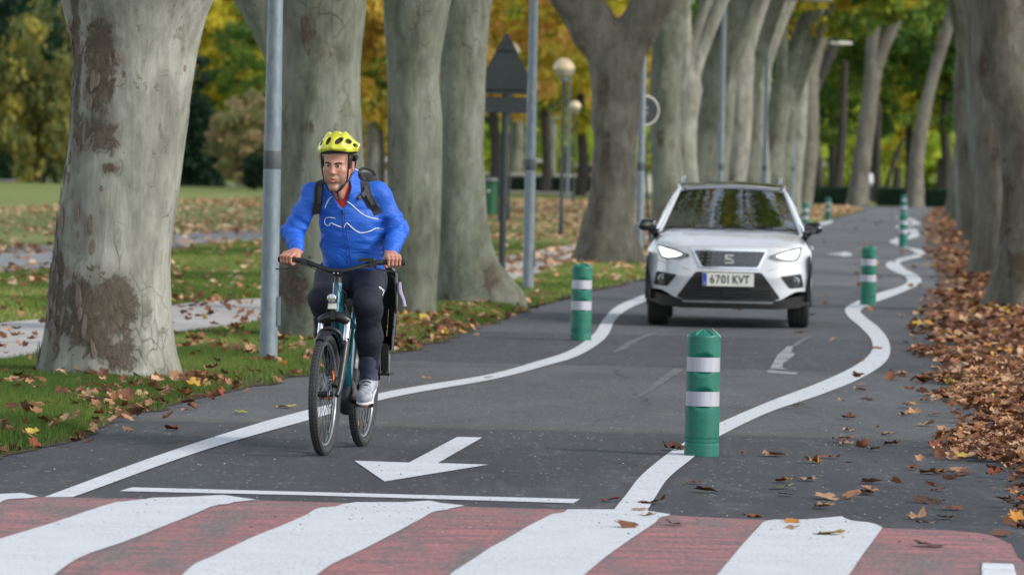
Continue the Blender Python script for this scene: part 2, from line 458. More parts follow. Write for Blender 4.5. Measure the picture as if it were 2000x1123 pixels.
c = t.mix(t.ramp(strk, [(0.2, 0.35), (0.42, 0)]), c, (0.03, 0.031, 0.034))
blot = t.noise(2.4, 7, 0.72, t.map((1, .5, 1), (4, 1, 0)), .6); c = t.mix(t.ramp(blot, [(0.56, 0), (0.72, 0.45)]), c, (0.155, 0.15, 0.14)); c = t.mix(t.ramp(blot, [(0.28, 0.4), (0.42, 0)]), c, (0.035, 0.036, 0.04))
ck = t.vor(.42, t.mix(.25, t.map((1, .55, 1)), t.noise(1.4, 5, .6, color=True)), 'DISTANCE_TO_EDGE'); c = t.mix(t.math('MULTIPLY', t.ramp(ck, [(0, .8), (.006, 0)]), t.ramp(t.noise(.35, 3), [(.48, 0), (.6, 1)])), c, (0.02, 0.02, 0.021))
seam = t.math('ABSOLUTE', t.math('SUBTRACT', qf, 0.3497))
c = t.mix(t.ramp(seam, [(0.0, 0.22), (0.0009, 0)]), c, (0.26, 0.24, 0.2))
t.base(c).rough(t.ramp(agg, [(0.3, 0.72), (0.7, 0.92)])); t.b.inputs['Specular IOR Level'].default_value = 0.35
t.bump(t.math('ADD', agg, t.math('MULTIPLY', agg2, 0.6)), 0.5, 0.006); asphalt = t.m

# grass and soil sheet material; 'soil' is where the turf is worn away
t = NT('turf'); X, Y_, Z_ = t.xyz()
g = t.ramp(t.noise(0.7, 5, 0.6), [(0.3, (0.13, 0.17, 0.045)), (0.55, (0.20, 0.23, 0.075)), (0.75, (0.31, 0.29, 0.12))])
g = t.mix(0.5, g, t.ramp(t.noise(14, 5, 0.7), [(0.3, (0.05, 0.09, 0.018)), (0.7, (0.27, 0.33, 0.10))]))
lit = t.ramp(t.math('ADD', t.vor(4.2, out='Distance'), t.math('MULTIPLY', t.noise(0.35, 4), 0.9)), [(0.62, 1), (0.70, 0)])
g = t.mix(t.math('MULTIPLY', lit, t.ramp(t.math('DIVIDE', Y_, 400), [(0.1, 0.25), (0.25, 0.9)])), g, t.ramp(t.vor(5.2, out='Color'), [(0.2, (0.34, 0.19, 0.10)), (0.8, (0.55, 0.40, 0.24))]))
so = t.ramp(t.math('ADD', t.attr('soil'), t.math('MULTIPLY', t.math('SUBTRACT', t.noise(5, 6, 0.7), 0.5), 1.1)), [(0.42, 0), (0.6, 1)])
g = t.mix(so, g, t.ramp(t.noise(22, 6, 0.7), [(0.3, (0.03, 0.022, 0.015)), (0.7, (0.13, 0.10, 0.075))]))
t.base(g).rough(0.95); t.b.inputs['Specular IOR Level'].default_value = 0.1
t.bump(t.noise(25, 6, 0.7), 0.6, 0.03); turf = t.m
t = NT('leafy_soil')
c = t.ramp(t.vor(9, out='Color'), [(0.1, (0.05, 0.028, 0.016)), (0.5, (0.15, 0.07, 0.035)), (0.9, (0.26, 0.14, 0.07))])
c = t.mix(t.ramp(t.noise(1.1, 5), [(0.36, 0), (0.56, 0.9)]), c, t.ramp(t.noise(30, 5), [(0.3, (0.035, 0.032, 0.028)), (0.7, (0.11, 0.10, 0.088))]))
t.base(c).rough(0.95); t.bump(t.noise(16, 6, 0.7), 0.7, 0.04); leafy_soil = t.m
t = NT('path_concrete')
c = t.ramp(t.noise(0.6, 5, 0.6), [(0.3, (0.30, 0.285, 0.27)), (0.7, (0.44, 0.42, 0.40))])
c = t.mix(0.6, c, t.mix(1, c, t.ramp(t.noise(60, 4, 0.7), [(0.3, 0.6), (0.7, 1.4)]), 'MULTIPLY'))
t.base(c).rough(0.9); t.bump(t.noise(70, 4), 0.3, 0.005); pathm = t.m
t = NT('far_path'); t.base(t.ramp(t.noise(0.4, 4), [(0.3, (0.15, 0.155, 0.165)), (0.7, (0.24, 0.24, 0.245))])).rough(0.9); pathm2 = t.m

def grid_sheet(name, xs_of_y, ys, zf, mat, attrs=None, kind='structure', **kw):
    n = len(xs_of_y(ys[0])); V = np.array([[(x, y, 0) for x in xs_of_y(y)] for y in ys]).reshape(-1, 3)
    V[:, 2] = zf(V[:, 0], V[:, 1]); m = len(ys)
    Fs = np.array([[j * n + i, j * n + i + 1, (j + 1) * n + i + 1, (j + 1) * n + i] for j in range(m - 1) for i in range(n - 1)])
    me = mesh_np(name, V, Fs)
    for k, fn in (attrs or {}).items(): set_attr(me, k, fn(V[:, 0], V[:, 1]))
    return link(name, me, mat, kind=kind, **kw)
g = grid_sheet('ground', lambda y: np.array([-1500, -300, -60, 0, 60, 300, 1500.]), np.array([-200, 0, 100, 300, 600, 1200, 3000.]), lambda x, y: x * 0 - 0.08, turf)
set_attr(g.data, 'soil', np.zeros(len(g.data.vertices)))
off = np.array([0, .03, .08, .15, .25, .4, .6, .9, 1.3, 1.8, 2.4, 3.2, 4.2, 5.5, 7, 9, 12, 16, 22, 32, 50, 80, 130.])
ys = np.concatenate([np.arange(10, 66, 0.12), np.arange(66, 130, 0.6), np.arange(130, 243.1, 2.0)])
def soil_left(x, y):
    d = Ledge(y) + wob(y, 3) - x
    s = 1.0 - sstep(0.0, 0.30, d)
    s = np.maximum(s, 0.95 * np.exp(-((y - 41.0) / 2.6) ** 2) * (1 - sstep(0.15, 0.75, d)))
    s = np.maximum(s, 0.9 * np.exp(-((y - 50.0) / 3.0) ** 2) * (1 - sstep(0.2, 0.9, d)))
    return s * 0.9
grid_sheet('lawn', lambda y: (Ledge(y) + wob(y, 3) - off)[::-1], ys, zlawn, turf, {'soil': soil_left})
offr = np.array([-0.05, .1, .3, .6, 1.0, 1.5, 2.2, 3.2, 5, 8, 14, 30, 70, 130.])
grid_sheet('verge', lambda y: Redge2(y) + offr, np.concatenate([np.arange(10, 80, 0.5), np.arange(80, 243.1, 2.5)]), zverge, leafy_soil)
g = grid_sheet('far_lawn', lambda y: np.linspace(-130, 150, 50), np.linspace(251, 520, 40), lambda x, y: x * 0 + 0.02, turf)
set_attr(g.data, 'soil', np.zeros(len(g.data.vertices)))

def poly_sheet(name, pts, mat, lift, kind='structure', rows=True):
    bm = bmesh.new(); vs = [bm.verts.new((p[0], p[1], 0)) for p in pts]; bm.faces.new(vs)
    if rows:
        nrm = Vector((0.095, 1, 0)).normalized(); L = math.hypot(0.095, 1)
        qs = [p[1] + 0.095 * p[0] for p in pts]
        for qq in list(np.arange(Q0, Q1 + .01, 0.1)) + list(np.arange(Q2, Q3 + .01, 0.1)):
            if min(qs) < qq < max(qs):
                bmesh.ops.bisect_plane(bm, geom=bm.verts[:] + bm.edges[:] + bm.faces[:], plane_co=nrm * (qq / L), plane_no=nrm, dist=1e-6)
    bmesh.ops.triangulate(bm, faces=[f for f in bm.faces if len(f.verts) > 4])
    for v in bm.verts: v.co.z = zroad(v.co.x, v.co.y) + lift
    for f in bm.faces:
        if f.normal.z < 0: f.normal_flip()
    bm.normal_update()
    for f in bm.faces:
        if f.normal.z < 0: f.normal_flip()
    return link(name, me_from_bm(name, bm, True), mat, kind=kind)
ye = list(np.arange(10, 60, 0.25)) + list(np.arange(60, 243, 3)) + [243, 251]
ptsL = [(float(Ledge(y) + wob(y, 3)) - 0.02, y) for y in ye]; ptsR = [(float(Redge(y)) + 0.35, y) for y in ye[::-1]]
# built row by row so that it stays a clean sheet
V = []; Fs = []; rows = sorted(set([round(float(y), 3) for y in ye] + [round(float(v), 3) for v in np.arange(19.8, 27.4, 0.1)]))
for y in rows:
    a = float(Ledge(y) + wob(y, 3)) - 0.02; b = float(Redge2(y)) + 0.35
    for s_ in np.linspace(0, 1, 25):
        x = a + (b - a) * s_; V.append((x, y, zroad(x, y)))
m = 25
for j in range(len(rows) - 1):
    for i in range(m - 1): Fs.append((j * m + i, j * m + i + 1, (j + 1) * m + i + 1, (j + 1) * m + i))
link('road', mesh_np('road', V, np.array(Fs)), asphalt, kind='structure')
link('cross_road', mesh_np('cross_road', [(-60, 243, 0.004), (120, 243, 0.004), (120, 252, 0.004), (-60, 252, 0.004)], np.array([[0, 1, 2, 3]])), asphalt, kind='structure')

def ribbon_path(name, A, B, mat, n=120, lift=0.012):
    A = spline([(*a, 0) for a in A], n); B = spline([(*b, 0) for b in B], n); V = []; k = 9
    for a, b in zip(A, B):
        for s_ in np.linspace(0, 1, k):
            p = a + (b - a) * s_; V.append((p[0], p[1], float(zlawn(p[0], p[1])) + lift))
    Fs = np.array([[j * k + i, j * k + i + 1, (j + 1) * k + i + 1, (j + 1) * k + i] for j in range(n - 1) for i in range(k - 1)])
    me = mesh_np(name, V, Fs)
    bm = bmesh.new(); bm.from_mesh(me); bm.normal_update()
    for f in bm.faces:
        if f.normal.z < 0: f.normal_flip()
    bm.to_mesh(me); bm.free()
    return link(name, me, mat, kind='structure')
ribbon_path('footpath', [(-11, 22), (-8.0, 38), (-4.89, 51.9), (-3.73, 59.2), (-2.75, 64.5), (-1.3, 80), (0.08, 96.2), (1.46, 114), (3.9, 145), (7.2, 185)],
            [(-8.6, 14), (-5.6, 32), (-4.0, 42.9), (-3.13, 49.8), (-2.4, 55), (-0.95, 66), (0.07, 76.1), (1.0, 90), (3.3, 118), (6.2, 150)], pathm)
ribbon_path('park_path', [(-30, 60), (-15, 66), (-6.9, 72.5), (-6.5, 77), (-6.15, 94), (-4.98, 106.7), (-3.4, 107), (-1.6, 98), (-0.9, 90)],
            [(-32, 80), (-17, 87), (-8.9, 93), (-8.2, 99), (-7.0, 111.6), (-5.68, 121.7), (-3.3, 121), (-1.0, 112), (0.0, 99)], pathm2, lift=0.016)
ribbon_path('distant_path', [(-40, 300), (0, 290), (14, 285)], [(-40, 312), (0, 300), (14, 294)], pathm, n=20, lift=0.02)

# painted markings
def paint_mat(name, col, wear, streak=0.0):
    t = NT(name); c = t.mix(0.35, col, t.mix(1, col, t.ramp(t.noise(5, 5, 0.65), [(0.3, 0.8), (0.7, 1.1)]), 'MULTIPLY'))
    w = t.ramp(t.noise(60, 6, 0.8, t.map((1, .35, 1))), [(0.62 - wear * 0.25, 0), (0.72 - wear * 0.2, 1)])
    w = t.math('MULTIPLY', w, t.ramp(t.noise(1.7, 5, 0.7), [(0.35, 0.15), (0.65, 1)]))
    c = t.mix(t.math('MULTIPLY', w, 0.35 + wear), c, (0.09, 0.09, 0.095))
    if streak:
        s1 = t.noise(2.0, 7, 0.75, t.map((1.0, 7, 1), rot=(0, 0, 0.095)))
        c = t.mix(t.ramp(s1, [(0.47, 0), (0.58, streak)]), c, (0.085, 0.083, 0.085))
        s2 = t.noise(1.6, 5, 0.7, t.map((1.9, 0.28, 1), rot=(0, 0, 0.13)))
        c = t.mix(t.ramp(s2, [(0.47, 0), (0.62, 0.85)]), c, t.ramp(t.noise(40, 5, 0.7), [(0.3, (0.06, 0.06, 0.062)), (0.7, (0.2, 0.17, 0.16))]))
        c = t.mix(t.ramp(t.noise(16, 6, 0.8, t.map((1, 5, 1))), [(0.58, 0), (0.66, 0.8)]), c, (0.05, 0.04, 0.04))
        c = t.mix(1.0, c, t.ramp(t.noise(60, 5, 0.85, t.map((.8, .35, 1))), [(.32, .5), (.5, 1), (.66, 1.7)]), 'MULTIPLY')
        c = t.mix(t.ramp(t.noise(9, 6, 0.8, t.map((1, 4, 1))), [(0.60, 0), (0.75, 0.6)]), c, (0.50, 0.33, 0.31))
    t.base(c).rough(0.7); t.bump(t.noise(110, 4, 0.7), 0.35, 0.004); return t.m
white_paint = paint_mat('white_road_paint', (0.57, 0.59, 0.61), 0.42)
old_paint = paint_mat('worn_road_paint', (0.20, 0.20, 0.195), 1.2); old_bright = paint_mat('worn_bright_paint', (0.40, 0.41, 0.41), 0.9)
red_paint = paint_mat('red_crossing_paint', (0.36, 0.135, 0.13), 0.5, 0.9)
G = lambda pts: [tuple(gp(u, v, zroad))[:2] for u, v in pts]
red = [(-60, 966), (90, 972), (500, 978), (1100, 996), (1300, 1006), (1560, 1020), (1723, 1032), (1850, 1036), (1935, 1045), (1975, 1064), (1988, 1090)]
rp = G(red)
poly_sheet('red_crossing', rp + [(2.22, 19.5), (-3.4, 20.0)], red_paint, 0.004)
stripes = [
 [(-30, 1001), (0, 984), (35, 977), (75, 972), (43, 965), (0, 967), (-60, 972)],
 [(-150, 1100), (-70, 1075), (0, 1055), (105, 1023), (175, 999), (217, 987), (255, 980), (297, 974.5), (378, 972), (436, 969), (500, 978), (455, 983), (425, 991), (385, 1004), (315, 1032), (245, 1060), (175, 1083), (140, 1100), (105, 1123), (85, 1145), (-260, 1145)],
 [(340, 1145), (357, 1123), (380, 1104), (406, 1093), (490, 1053), (560, 1025), (600, 1007), (640, 994), (668, 987), (697, 983), (790, 983), (839, 980), (860, 984.5), (908, 989.4), (880, 995), (856, 1002), (825, 1014), (779, 1039), (720, 1070), (650, 1103.5), (621, 1123), (600, 1145)],
 [(862, 1145), (881, 1123), (916, 1100), (954.5, 1074), (1000, 1049), (1035, 1028), (1070, 1011), (1108.5, 997), (1196, 997), (1266, 1000), (1310, 1006.5), (1280, 1023), (1227.5, 1058), (1185.5, 1088), (1143.5, 1123), (1120, 1145)],
 [(1385, 1145), (1403, 1123), (1450, 1066), (1490, 1023), (1514, 1019), (1605, 1014), (1644, 1010.6), (1723.5, 1033), (1704, 1060), (1686, 1084), (1660, 1123), (1645, 1145)]]
for s_ in stripes: poly_sheet('crossing_stripe', G(s_), white_paint, 0.008)
poly_sheet('stop_line', G([(233, 960), (258, 952.5), (1133, 975.5), (1120, 983.5), (600, 968)]), white_paint, 0.004, rows=False)
poly_sheet('lane_arrow', G([(692, 900.5), (799, 904), (893, 854), (942, 855), (855, 905), (954.5, 908), (751, 941)]), white_paint, 0.004, rows=False)
def line_strip(name, pairs, mat=white_paint, lift=0.005, n=160, closed=False):
    A = [gp(*a) for a, b in pairs]; B = [gp(*b) for a, b in pairs]
    sa = spline(A, n); sb = spline(B, n); V = []
    for a, b in zip(sa, sb):
        V += [(a[0], a[1], zroad(a[0], a[1]) + lift), (b[0], b[1], zroad(b[0], b[1]) + lift)]
    Fs = [[2 * i, 2 * i + 1, 2 * i + 3, 2 * i + 2] for i in range(n - 1)]
    me = mesh_np(name, V, np.array(Fs)); bm = bmesh.new(); bm.from_mesh(me); bm.normal_update()
    for f in bm.faces:
        if f.normal.z < 0: f.normal_flip()
    bm.to_mesh(me); bm.free(); return link(name, me, mat, kind='structure')
line_strip('left_edge_line', [((86, 972), (142, 972)), ((339, 880), (399, 880)), ((560, 812), (600, 822)), ((765, 764), (770, 776)), ((950, 733), (960, 742)), ((1050, 706), (1062, 716)),
    ((1115, 684), (1132, 694)), ((1160, 652), (1183, 660)), ((1180, 622), (1203, 624)), ((1208, 597), (1228, 604)), ((1262, 575), (1264, 588)), ((1340, 552), (1345, 560)), ((1400, 535), (1410, 541)), ((1440, 514), (1455, 519))])
line_strip('right_edge_line', [((1195, 1001), (1262, 1003)), ((1222, 968), (1278, 975)), ((1252, 930), (1306, 934)), ((1300, 890), (1352, 896)), ((1348, 858), (1375, 876)), ((1403, 828), (1405, 853)),
    ((1500, 786), (1502, 806)), ((1600, 748), (1604, 771)), ((1668, 716), (1684, 738)), ((1700, 690), (1732, 704)), ((1702, 665), (1737, 671)), ((1681, 640), (1718, 642)), ((1656, 618), (1688, 618)),
    ((1652, 602), (1682, 606)), ((1676, 588), (1706, 593)), ((1712, 574), (1735, 582)), ((1758, 560), (1766, 570)), ((1772, 550), (1797, 554)), ((1765, 539), (1795, 540)), ((1737, 526), (1768, 525)),
    ((1731, 515), (1758, 513)), ((1756, 505), (1775, 508)), ((1787, 497), (1806, 500)), ((1776, 487), (1799, 489)), ((1745, 477), (1768, 482)), ((1738, 471), (1758, 472)), ((1757, 464), (1775, 468)), ((1778, 459), (1795, 461)),
    ((1772, 450), (1790, 449)), ((1750, 445), (1766, 446)), ((1756, 440), (1772, 441)), ((1782, 436), (1798, 438)), ((1768, 429), (1784, 429)), ((1748, 425), (1764, 424))], n=420)
line_strip('far_left_line', [((1578, 436), (1588, 440)), ((1606, 434), (1610, 440)), ((1612, 430), (1627, 433)), ((1600, 426), (1618, 427)), ((1592, 422), (1606, 424)), ((1602, 418), (1616, 419))], n=60)
poly_sheet('far_lane_arrow', G([(1612, 497), (1640, 495), (1650, 492), (1664, 496), (1664, 500), (1645, 502), (1640, 499)]), white_paint, 0.006, rows=False)
poly_sheet('worn_marking', G([(1500, 723), (1557, 728), (1556, 733), (1503, 729), (1498, 727)]), old_bright, 0.004, rows=False)
poly_sheet('worn_marking', G([(1503, 722), (1512, 706), (1518, 694), (1528, 686), (1538, 677), (1550, 676), (1545, 688), (1553, 692), (1542, 703), (1530, 710), (1528, 719), (1540, 723)]), old_bright, 0.006, rows=False)
poly_sheet('worn_marking', G([(1545, 678), (1556, 668), (1586, 654), (1590, 652), (1566, 670), (1552, 678)]), old_paint, 0.005, rows=False)
poly_sheet('worn_marking', G([(1236, 780), (1258, 765), (1290, 738), (1318, 720), (1335, 722), (1305, 742), (1268, 768)]), old_paint, 0.004, rows=False)
poly_sheet('worn_marking', G([(1195, 690), (1225, 668), (1268, 652), (1285, 650), (1250, 664), (1218, 684)]), old_paint, 0.004, rows=False)
poly_sheet('worn_marking', G([(1868, 648), (1886, 648), (1893, 700), (1897, 756), (1872, 756), (1870, 700)]), old_paint, 0.004, rows=False)
# white edge blocks at the end of the crossing, set in a gritty strip
blk = simple('white_edge_block', (0.62, 0.64, 0.66), 0.7, var=0.15, bump=0.3)
for i, (v0, v1) in enumerate(((1105, 1116), (1119, 1134))):
    a, b, c, d = [gp(*p, zroad) for p in ((1918, v0), (1980 + 4 * i, v0 + 2), (1982 + 4 * i, v1 + 2), (1916, v1))]
    V = [(p.x, p.y, p.z - 0.05) for p in (d, c, b, a)] + [(p.x, p.y, p.z + 0.014) for p in (d, c, b, a)]
    o = link('edge_block', mesh_np('edge_block', V, np.array([[4, 5, 6, 7], [0, 1, 5, 4], [1, 2, 6, 5], [2, 3, 7, 6], [3, 0, 4, 7]]), False), blk,
             label=('thin white painted block at the right end of the red crossing, farther of two' if i == 0 else 'white painted block at the bottom right corner, nearer of two'), cat='block')
    bevel(o, 0.004)

# ------------------------------------------------------------------ fallen leaves
def leaf_template(seed, simple_=False, curl=None):
    r = random.Random(seed)
    if simple_: ang = [(-90, .2), (-40, .75), (10, .7), (45, 1.0), (90, 1.05), (135, 1.0), (170, .7), (220, .75)]
    else: ang = [(-90, .15), (-62, .62), (-28, .80), (-6, .64), (14, .74), (38, .95), (60, .68), (74, .80), (90, 1.02), (106, .80), (120, .68), (142, .95), (166, .74), (186, .64), (208, .80), (242, .62)]
    c1, c2, c3 = (r.uniform(-.9, 1.5), r.uniform(-.6, 1.2), r.uniform(-.8, .8)) if curl is None else curl
    V = [(0, 0, 0)]
    rings = [0.5, 1.0] if not simple_ else [1.0]
    for rr in rings:
        for a, l in ang:
            a = math.radians(a + r.uniform(-6, 6)); l = l * rr * r.uniform(.88, 1.1)
            if rr == 0.5: l = max(l, 0.2)
            x, y = l * math.cos(a), l * math.sin(a)
            z = 0.5 * (c1 * x * x + c2 * y * y + c3 * x * y) + (r.uniform(-.14, .2) if rr == 1 else r.uniform(-.03, .06)) + 0.10 * abs(math.sin(3 * a)) * rr
            V.append((x, y, z))
    n = len(ang); Fs = [(0, 1 + i, 1 + (i + 1) % n) for i in range(n)]
    if not simple_:
        for i in range(n):
            j = (i + 1) % n; Fs += [(1 + i, 1 + n + i, 1 + n + j), (1 + i, 1 + n + j, 1 + j)]
        k = len(V); V += [(-.03, -.1, 0), (.03, -.1, 0), (r.uniform(-.2, .2), -1.0, r.uniform(0, .35))]; Fs.append((k, k + 1, k + 2))
    V = np.array(V); V[:, 2] -= np.percentile(V[:, 2], 12)
    return V, np.array(Fs)
def rotm(ax, ay, az):
    cx, sx, cy, sy, cz, sz = np.cos(ax), np.sin(ax), np.cos(ay), np.sin(ay), np.cos(az), np.sin(az); n = len(ax); R = np.zeros((n, 3, 3))
    R[:, 0, 0] = cz * cy; R[:, 0, 1] = cz * sy * sx - sz * cx; R[:, 0, 2] = cz * sy * cx + sz * sx
    R[:, 1, 0] = sz * cy; R[:, 1, 1] = sz * sy * sx + cz * cx; R[:, 1, 2] = sz * sy * cx - cz * sx
    R[:, 2, 0] = -sy; R[:, 2, 1] = cy * sx; R[:, 2, 2] = cy * cx; return R
def scatter(name, pos, size, tilt, temps, mat, tint=None, flatz=0.7, shade_smooth=False, **kw):
    pos = np.asarray(pos); n = len(pos); size = np.broadcast_to(size, (n,)); tint = rng.random(n) if tint is None else tint
    R = rotm(rng.normal(0, tilt, n), rng.normal(0, tilt, n), rng.random(n) * 6.283)
    VV, FF, TT = [], [], []; o = 0; which = rng.integers(0, len(temps), n)
    for k, (tv, tf) in enumerate(temps):
        m = which == k; c = m.sum()
        if not c: continue
        v = (np.einsum('nij,kj->nki', R[m], tv * np.array([1, 1, flatz])) * size[m][:, None, None] + pos[m][:, None, :]).reshape(-1, 3)
        f = (tf[None] + (np.arange(c) * len(tv))[:, None, None]).reshape(-1, 3) + o
        VV.append(v); FF.append(f); TT.append(np.repeat(tint[m], len(tv))); o += len(v)
    me = mesh_np(name, np.concatenate(VV), np.concatenate(FF), shade_smooth); set_attr(me, 'tint', np.concatenate(TT))
    return link(name, me, mat, **kw)
litter = leaf_mat('dry_leaf', [(0.0, (0.06, 0.03, 0.018)), (0.25, (0.15, 0.06, 0.030)), (0.5, (0.26, 0.11, 0.052)), (0.72, (0.38, 0.20, 0.11)), (0.9, (0.52, 0.34, 0.21)), (0.97, (0.45, 0.18, 0.03)), (1.0, (0.5, 0.38, 0.08))], 0.12)
litter_pale = leaf_mat('dry_leaf_pale', [(0.0, (0.20, 0.09, 0.045)), (0.35, (0.42, 0.21, 0.10)), (0.7, (0.60, 0.40, 0.24)), (1.0, (0.68, 0.53, 0.34))], 0.12)
T_full = [leaf_template(s) for s in range(8)]; T_simple = [leaf_template(100 + s, True) for s in range(6)]
def in_view(x, y, mrg=0.4): return np.abs(x) < y * 0.10 + mrg * 2.5 + .3
def heap(n, y0, y1, lo, hi, fn, side='R'):
    y = rng.uniform(y0, y1, n); x = (Redge(y) if side == 'R' else Ledge(y)) + rng.uniform(lo, hi, n)
    keep = (rng.random(n) < fn(x, y)) & in_view(x, y); return x[keep], y[keep]
def dens_right(x, y):
    d = x - Redge(y) - np.where(y < 45, .06, .22) + 0.22 * vnoise(np.stack([x * 0, y * 0.8, y * 0], -1), 21); w = np.where(y < 45, 0.10, 0.35)
    return np.clip(sstep(-w - 0.12, 0.35, d) * (0.55 + 0.5 * fbm(np.stack([x * 1.3, y * 0.4, x * 0], -1), 5)), 0.004, 1)
x, y = heap(38000, 24.5, 52, -0.8, 2.2, dens_right)
scatter('fallen_leaves', np.stack([x, y, zverge(x, y) + 0.012 + rng.random(len(x)) * 0.025], -1), rng.uniform(.034, .068, len(x)), 0.30, T_full, litter, kind='stuff', label='thick drift of dry brown leaves along the near right road edge', cat='fallen leaves')
x, y = heap(24000, 52, 110, -1.5, 3.2, dens_right)
scatter('fallen_leaves', np.stack([x, y, zverge(x, y) + 0.012 + rng.random(len(x)) * 0.05], -1), rng.uniform(.045, .08, len(x)), 0.30, T_simple, litter, kind='stuff', label='leaf litter under the right row of plane trees', cat='fallen leaves')
x, y = heap(14000, 110, 243, -2.5, 4.5, dens_right)
scatter('fallen_leaves', np.stack([x, y, zverge(x, y) + 0.012 + rng.random(len(x)) * 0.05], -1), rng.uniform(.055, .10, len(x)), 0.3, T_simple, litter, kind='stuff', label='distant leaf litter on the right verge towards the hedge', cat='fallen leaves')
def dens_left(x, y):
    d = Ledge(y) - x; c = fbm(np.stack([x * 0.8, y * 0.33, x * 0], -1), 8)
    return np.clip(0.07 + 0.22 * np.exp(-((d - 0.25) / 0.28) ** 2) * (1 + c) + 0.30 * sstep(0.05, 0.8, c) + 0.7 * np.exp(-((y - 52) / 5) ** 2) * np.exp(-((d - 0.3) / 0.5) ** 2), 0.0, 1)
x, y = heap(9000, 28, 66, -6.0, 0.12, dens_left, 'L')
m = ((x - (-3.02)) ** 2 + (y - 40.8) ** 2) > 0.45; x, y = x[m], y[m]
scatter('fallen_leaves', np.stack([x, y, zlawn(x, y) + 0.03 + rng.random(len(x)) * 0.03], -1), rng.uniform(.035, .068, len(x)), 0.45, T_full, litter, kind='stuff', label='dry leaves caught in the grass of the left verge', cat='fallen leaves')
def dens_lawn(x, y):
    c = fbm(np.stack([x * 0.35, y * 0.11, x * 0], -1), 9); return np.clip(0.28 + 0.55 * c, 0.08, 1)
x, y = heap(60000, 66, 240, -24, -0.1, dens_lawn, 'L')
scatter('fallen_leaves', np.stack([x, y, zlawn(x, y) + 0.02 + rng.random(len(x)) * 0.03], -1), rng.uniform(.055, .095, len(x)), 0.35, T_simple, litter_pale, kind='stuff', label='pale dry leaves strewn over the open lawn', cat='fallen leaves')

# the leaves lying apart on the road, each its own object
def solid_leaf(name, col, dark):
    t = NT(name); n = t.noise(9, 5, 0.7); t.base(t.ramp(n, [(0.35, dark), (0.6, col)])).rough(0.65); t.b.inputs['Specular IOR Level'].default_value = 0.3
    t.bump(t.noise(14, 5, 0.7), 0.5, 0.02); return t.m
LM = {'brown': solid_leaf('leaf_brown', (0.24, 0.095, 0.045), (0.09, 0.035, 0.018)), 'tan': solid_leaf('leaf_tan', (0.46, 0.28, 0.16), (0.24, 0.12, 0.06)),
      'dark': solid_leaf('leaf_dark', (0.10, 0.045, 0.025), (0.035, 0.02, 0.013)), 'orange': solid_leaf('leaf_orange', (0.55, 0.24, 0.04), (0.30, 0.10, 0.02)),
      'yellow': solid_leaf('leaf_yellow', (0.60, 0.47, 0.10), (0.42, 0.24, 0.06)), 'green': solid_leaf('leaf_green', (0.30, 0.34, 0.06), (0.34, 0.26, 0.08)),
      'red': solid_leaf('leaf_red', (0.32, 0.075, 0.03), (0.13, 0.035, 0.018))}
leaf_me = []
grpA = 'leaves lying apart on the asphalt right of the wavy line'; grpB = 'leaves on top of the near right leaf drift'; grpC = 'leaves along the left asphalt edge'
for s in range(12):
    V, Fs = leaf_template(200 + s, curl=(random.uniform(-.2, 1.3), random.uniform(-.3, 1.0), random.uniform(-.6, .6)) if s % 3 else (0.2, 0.15, 0.1))
    me = mesh_np('fallen_leaf', V, Fs); me.materials.append(LM['brown']); leaf_me.append(me)
def put_leaf(x, y, z, size, col, label, group=None, tilt=0.12, flat=0.6, rz=None, shape=None):
    o = bpy.data.objects.new('fallen_leaf', leaf_me[random.randrange(12) if shape is None else shape]); COL.objects.link(o)
    size *= .82
    o.location = (x, y, z); o.scale = (size, size, size * flat); o.rotation_euler = (random.gauss(0, tilt), random.gauss(0, tilt), random.uniform(0, 6.28) if rz is None else rz)
    o.material_slots[0].link = 'OBJECT'; o.material_slots[0].material = LM[col]
    if label is None:
        w_ = {'brown': 'brown', 'tan': 'pale tan', 'dark': 'dark brown', 'red': 'reddish brown', 'orange': 'orange', 'yellow': 'yellow', 'green': 'greenish'}[col]
        label = {'b': '%s leaf lying loose on the asphalt between the wavy line and right drift', 'l': '%s curled leaf on the leaf drift at the near right road edge', 'e': '%s curled leaf where the left grass verge meets the asphalt'}[{grpA: 'b', grpB: 'l', grpC: 'e'}[group]] % w_
        group = w_ + ' ' + group
    tag(o, label, 'leaf', group); return o
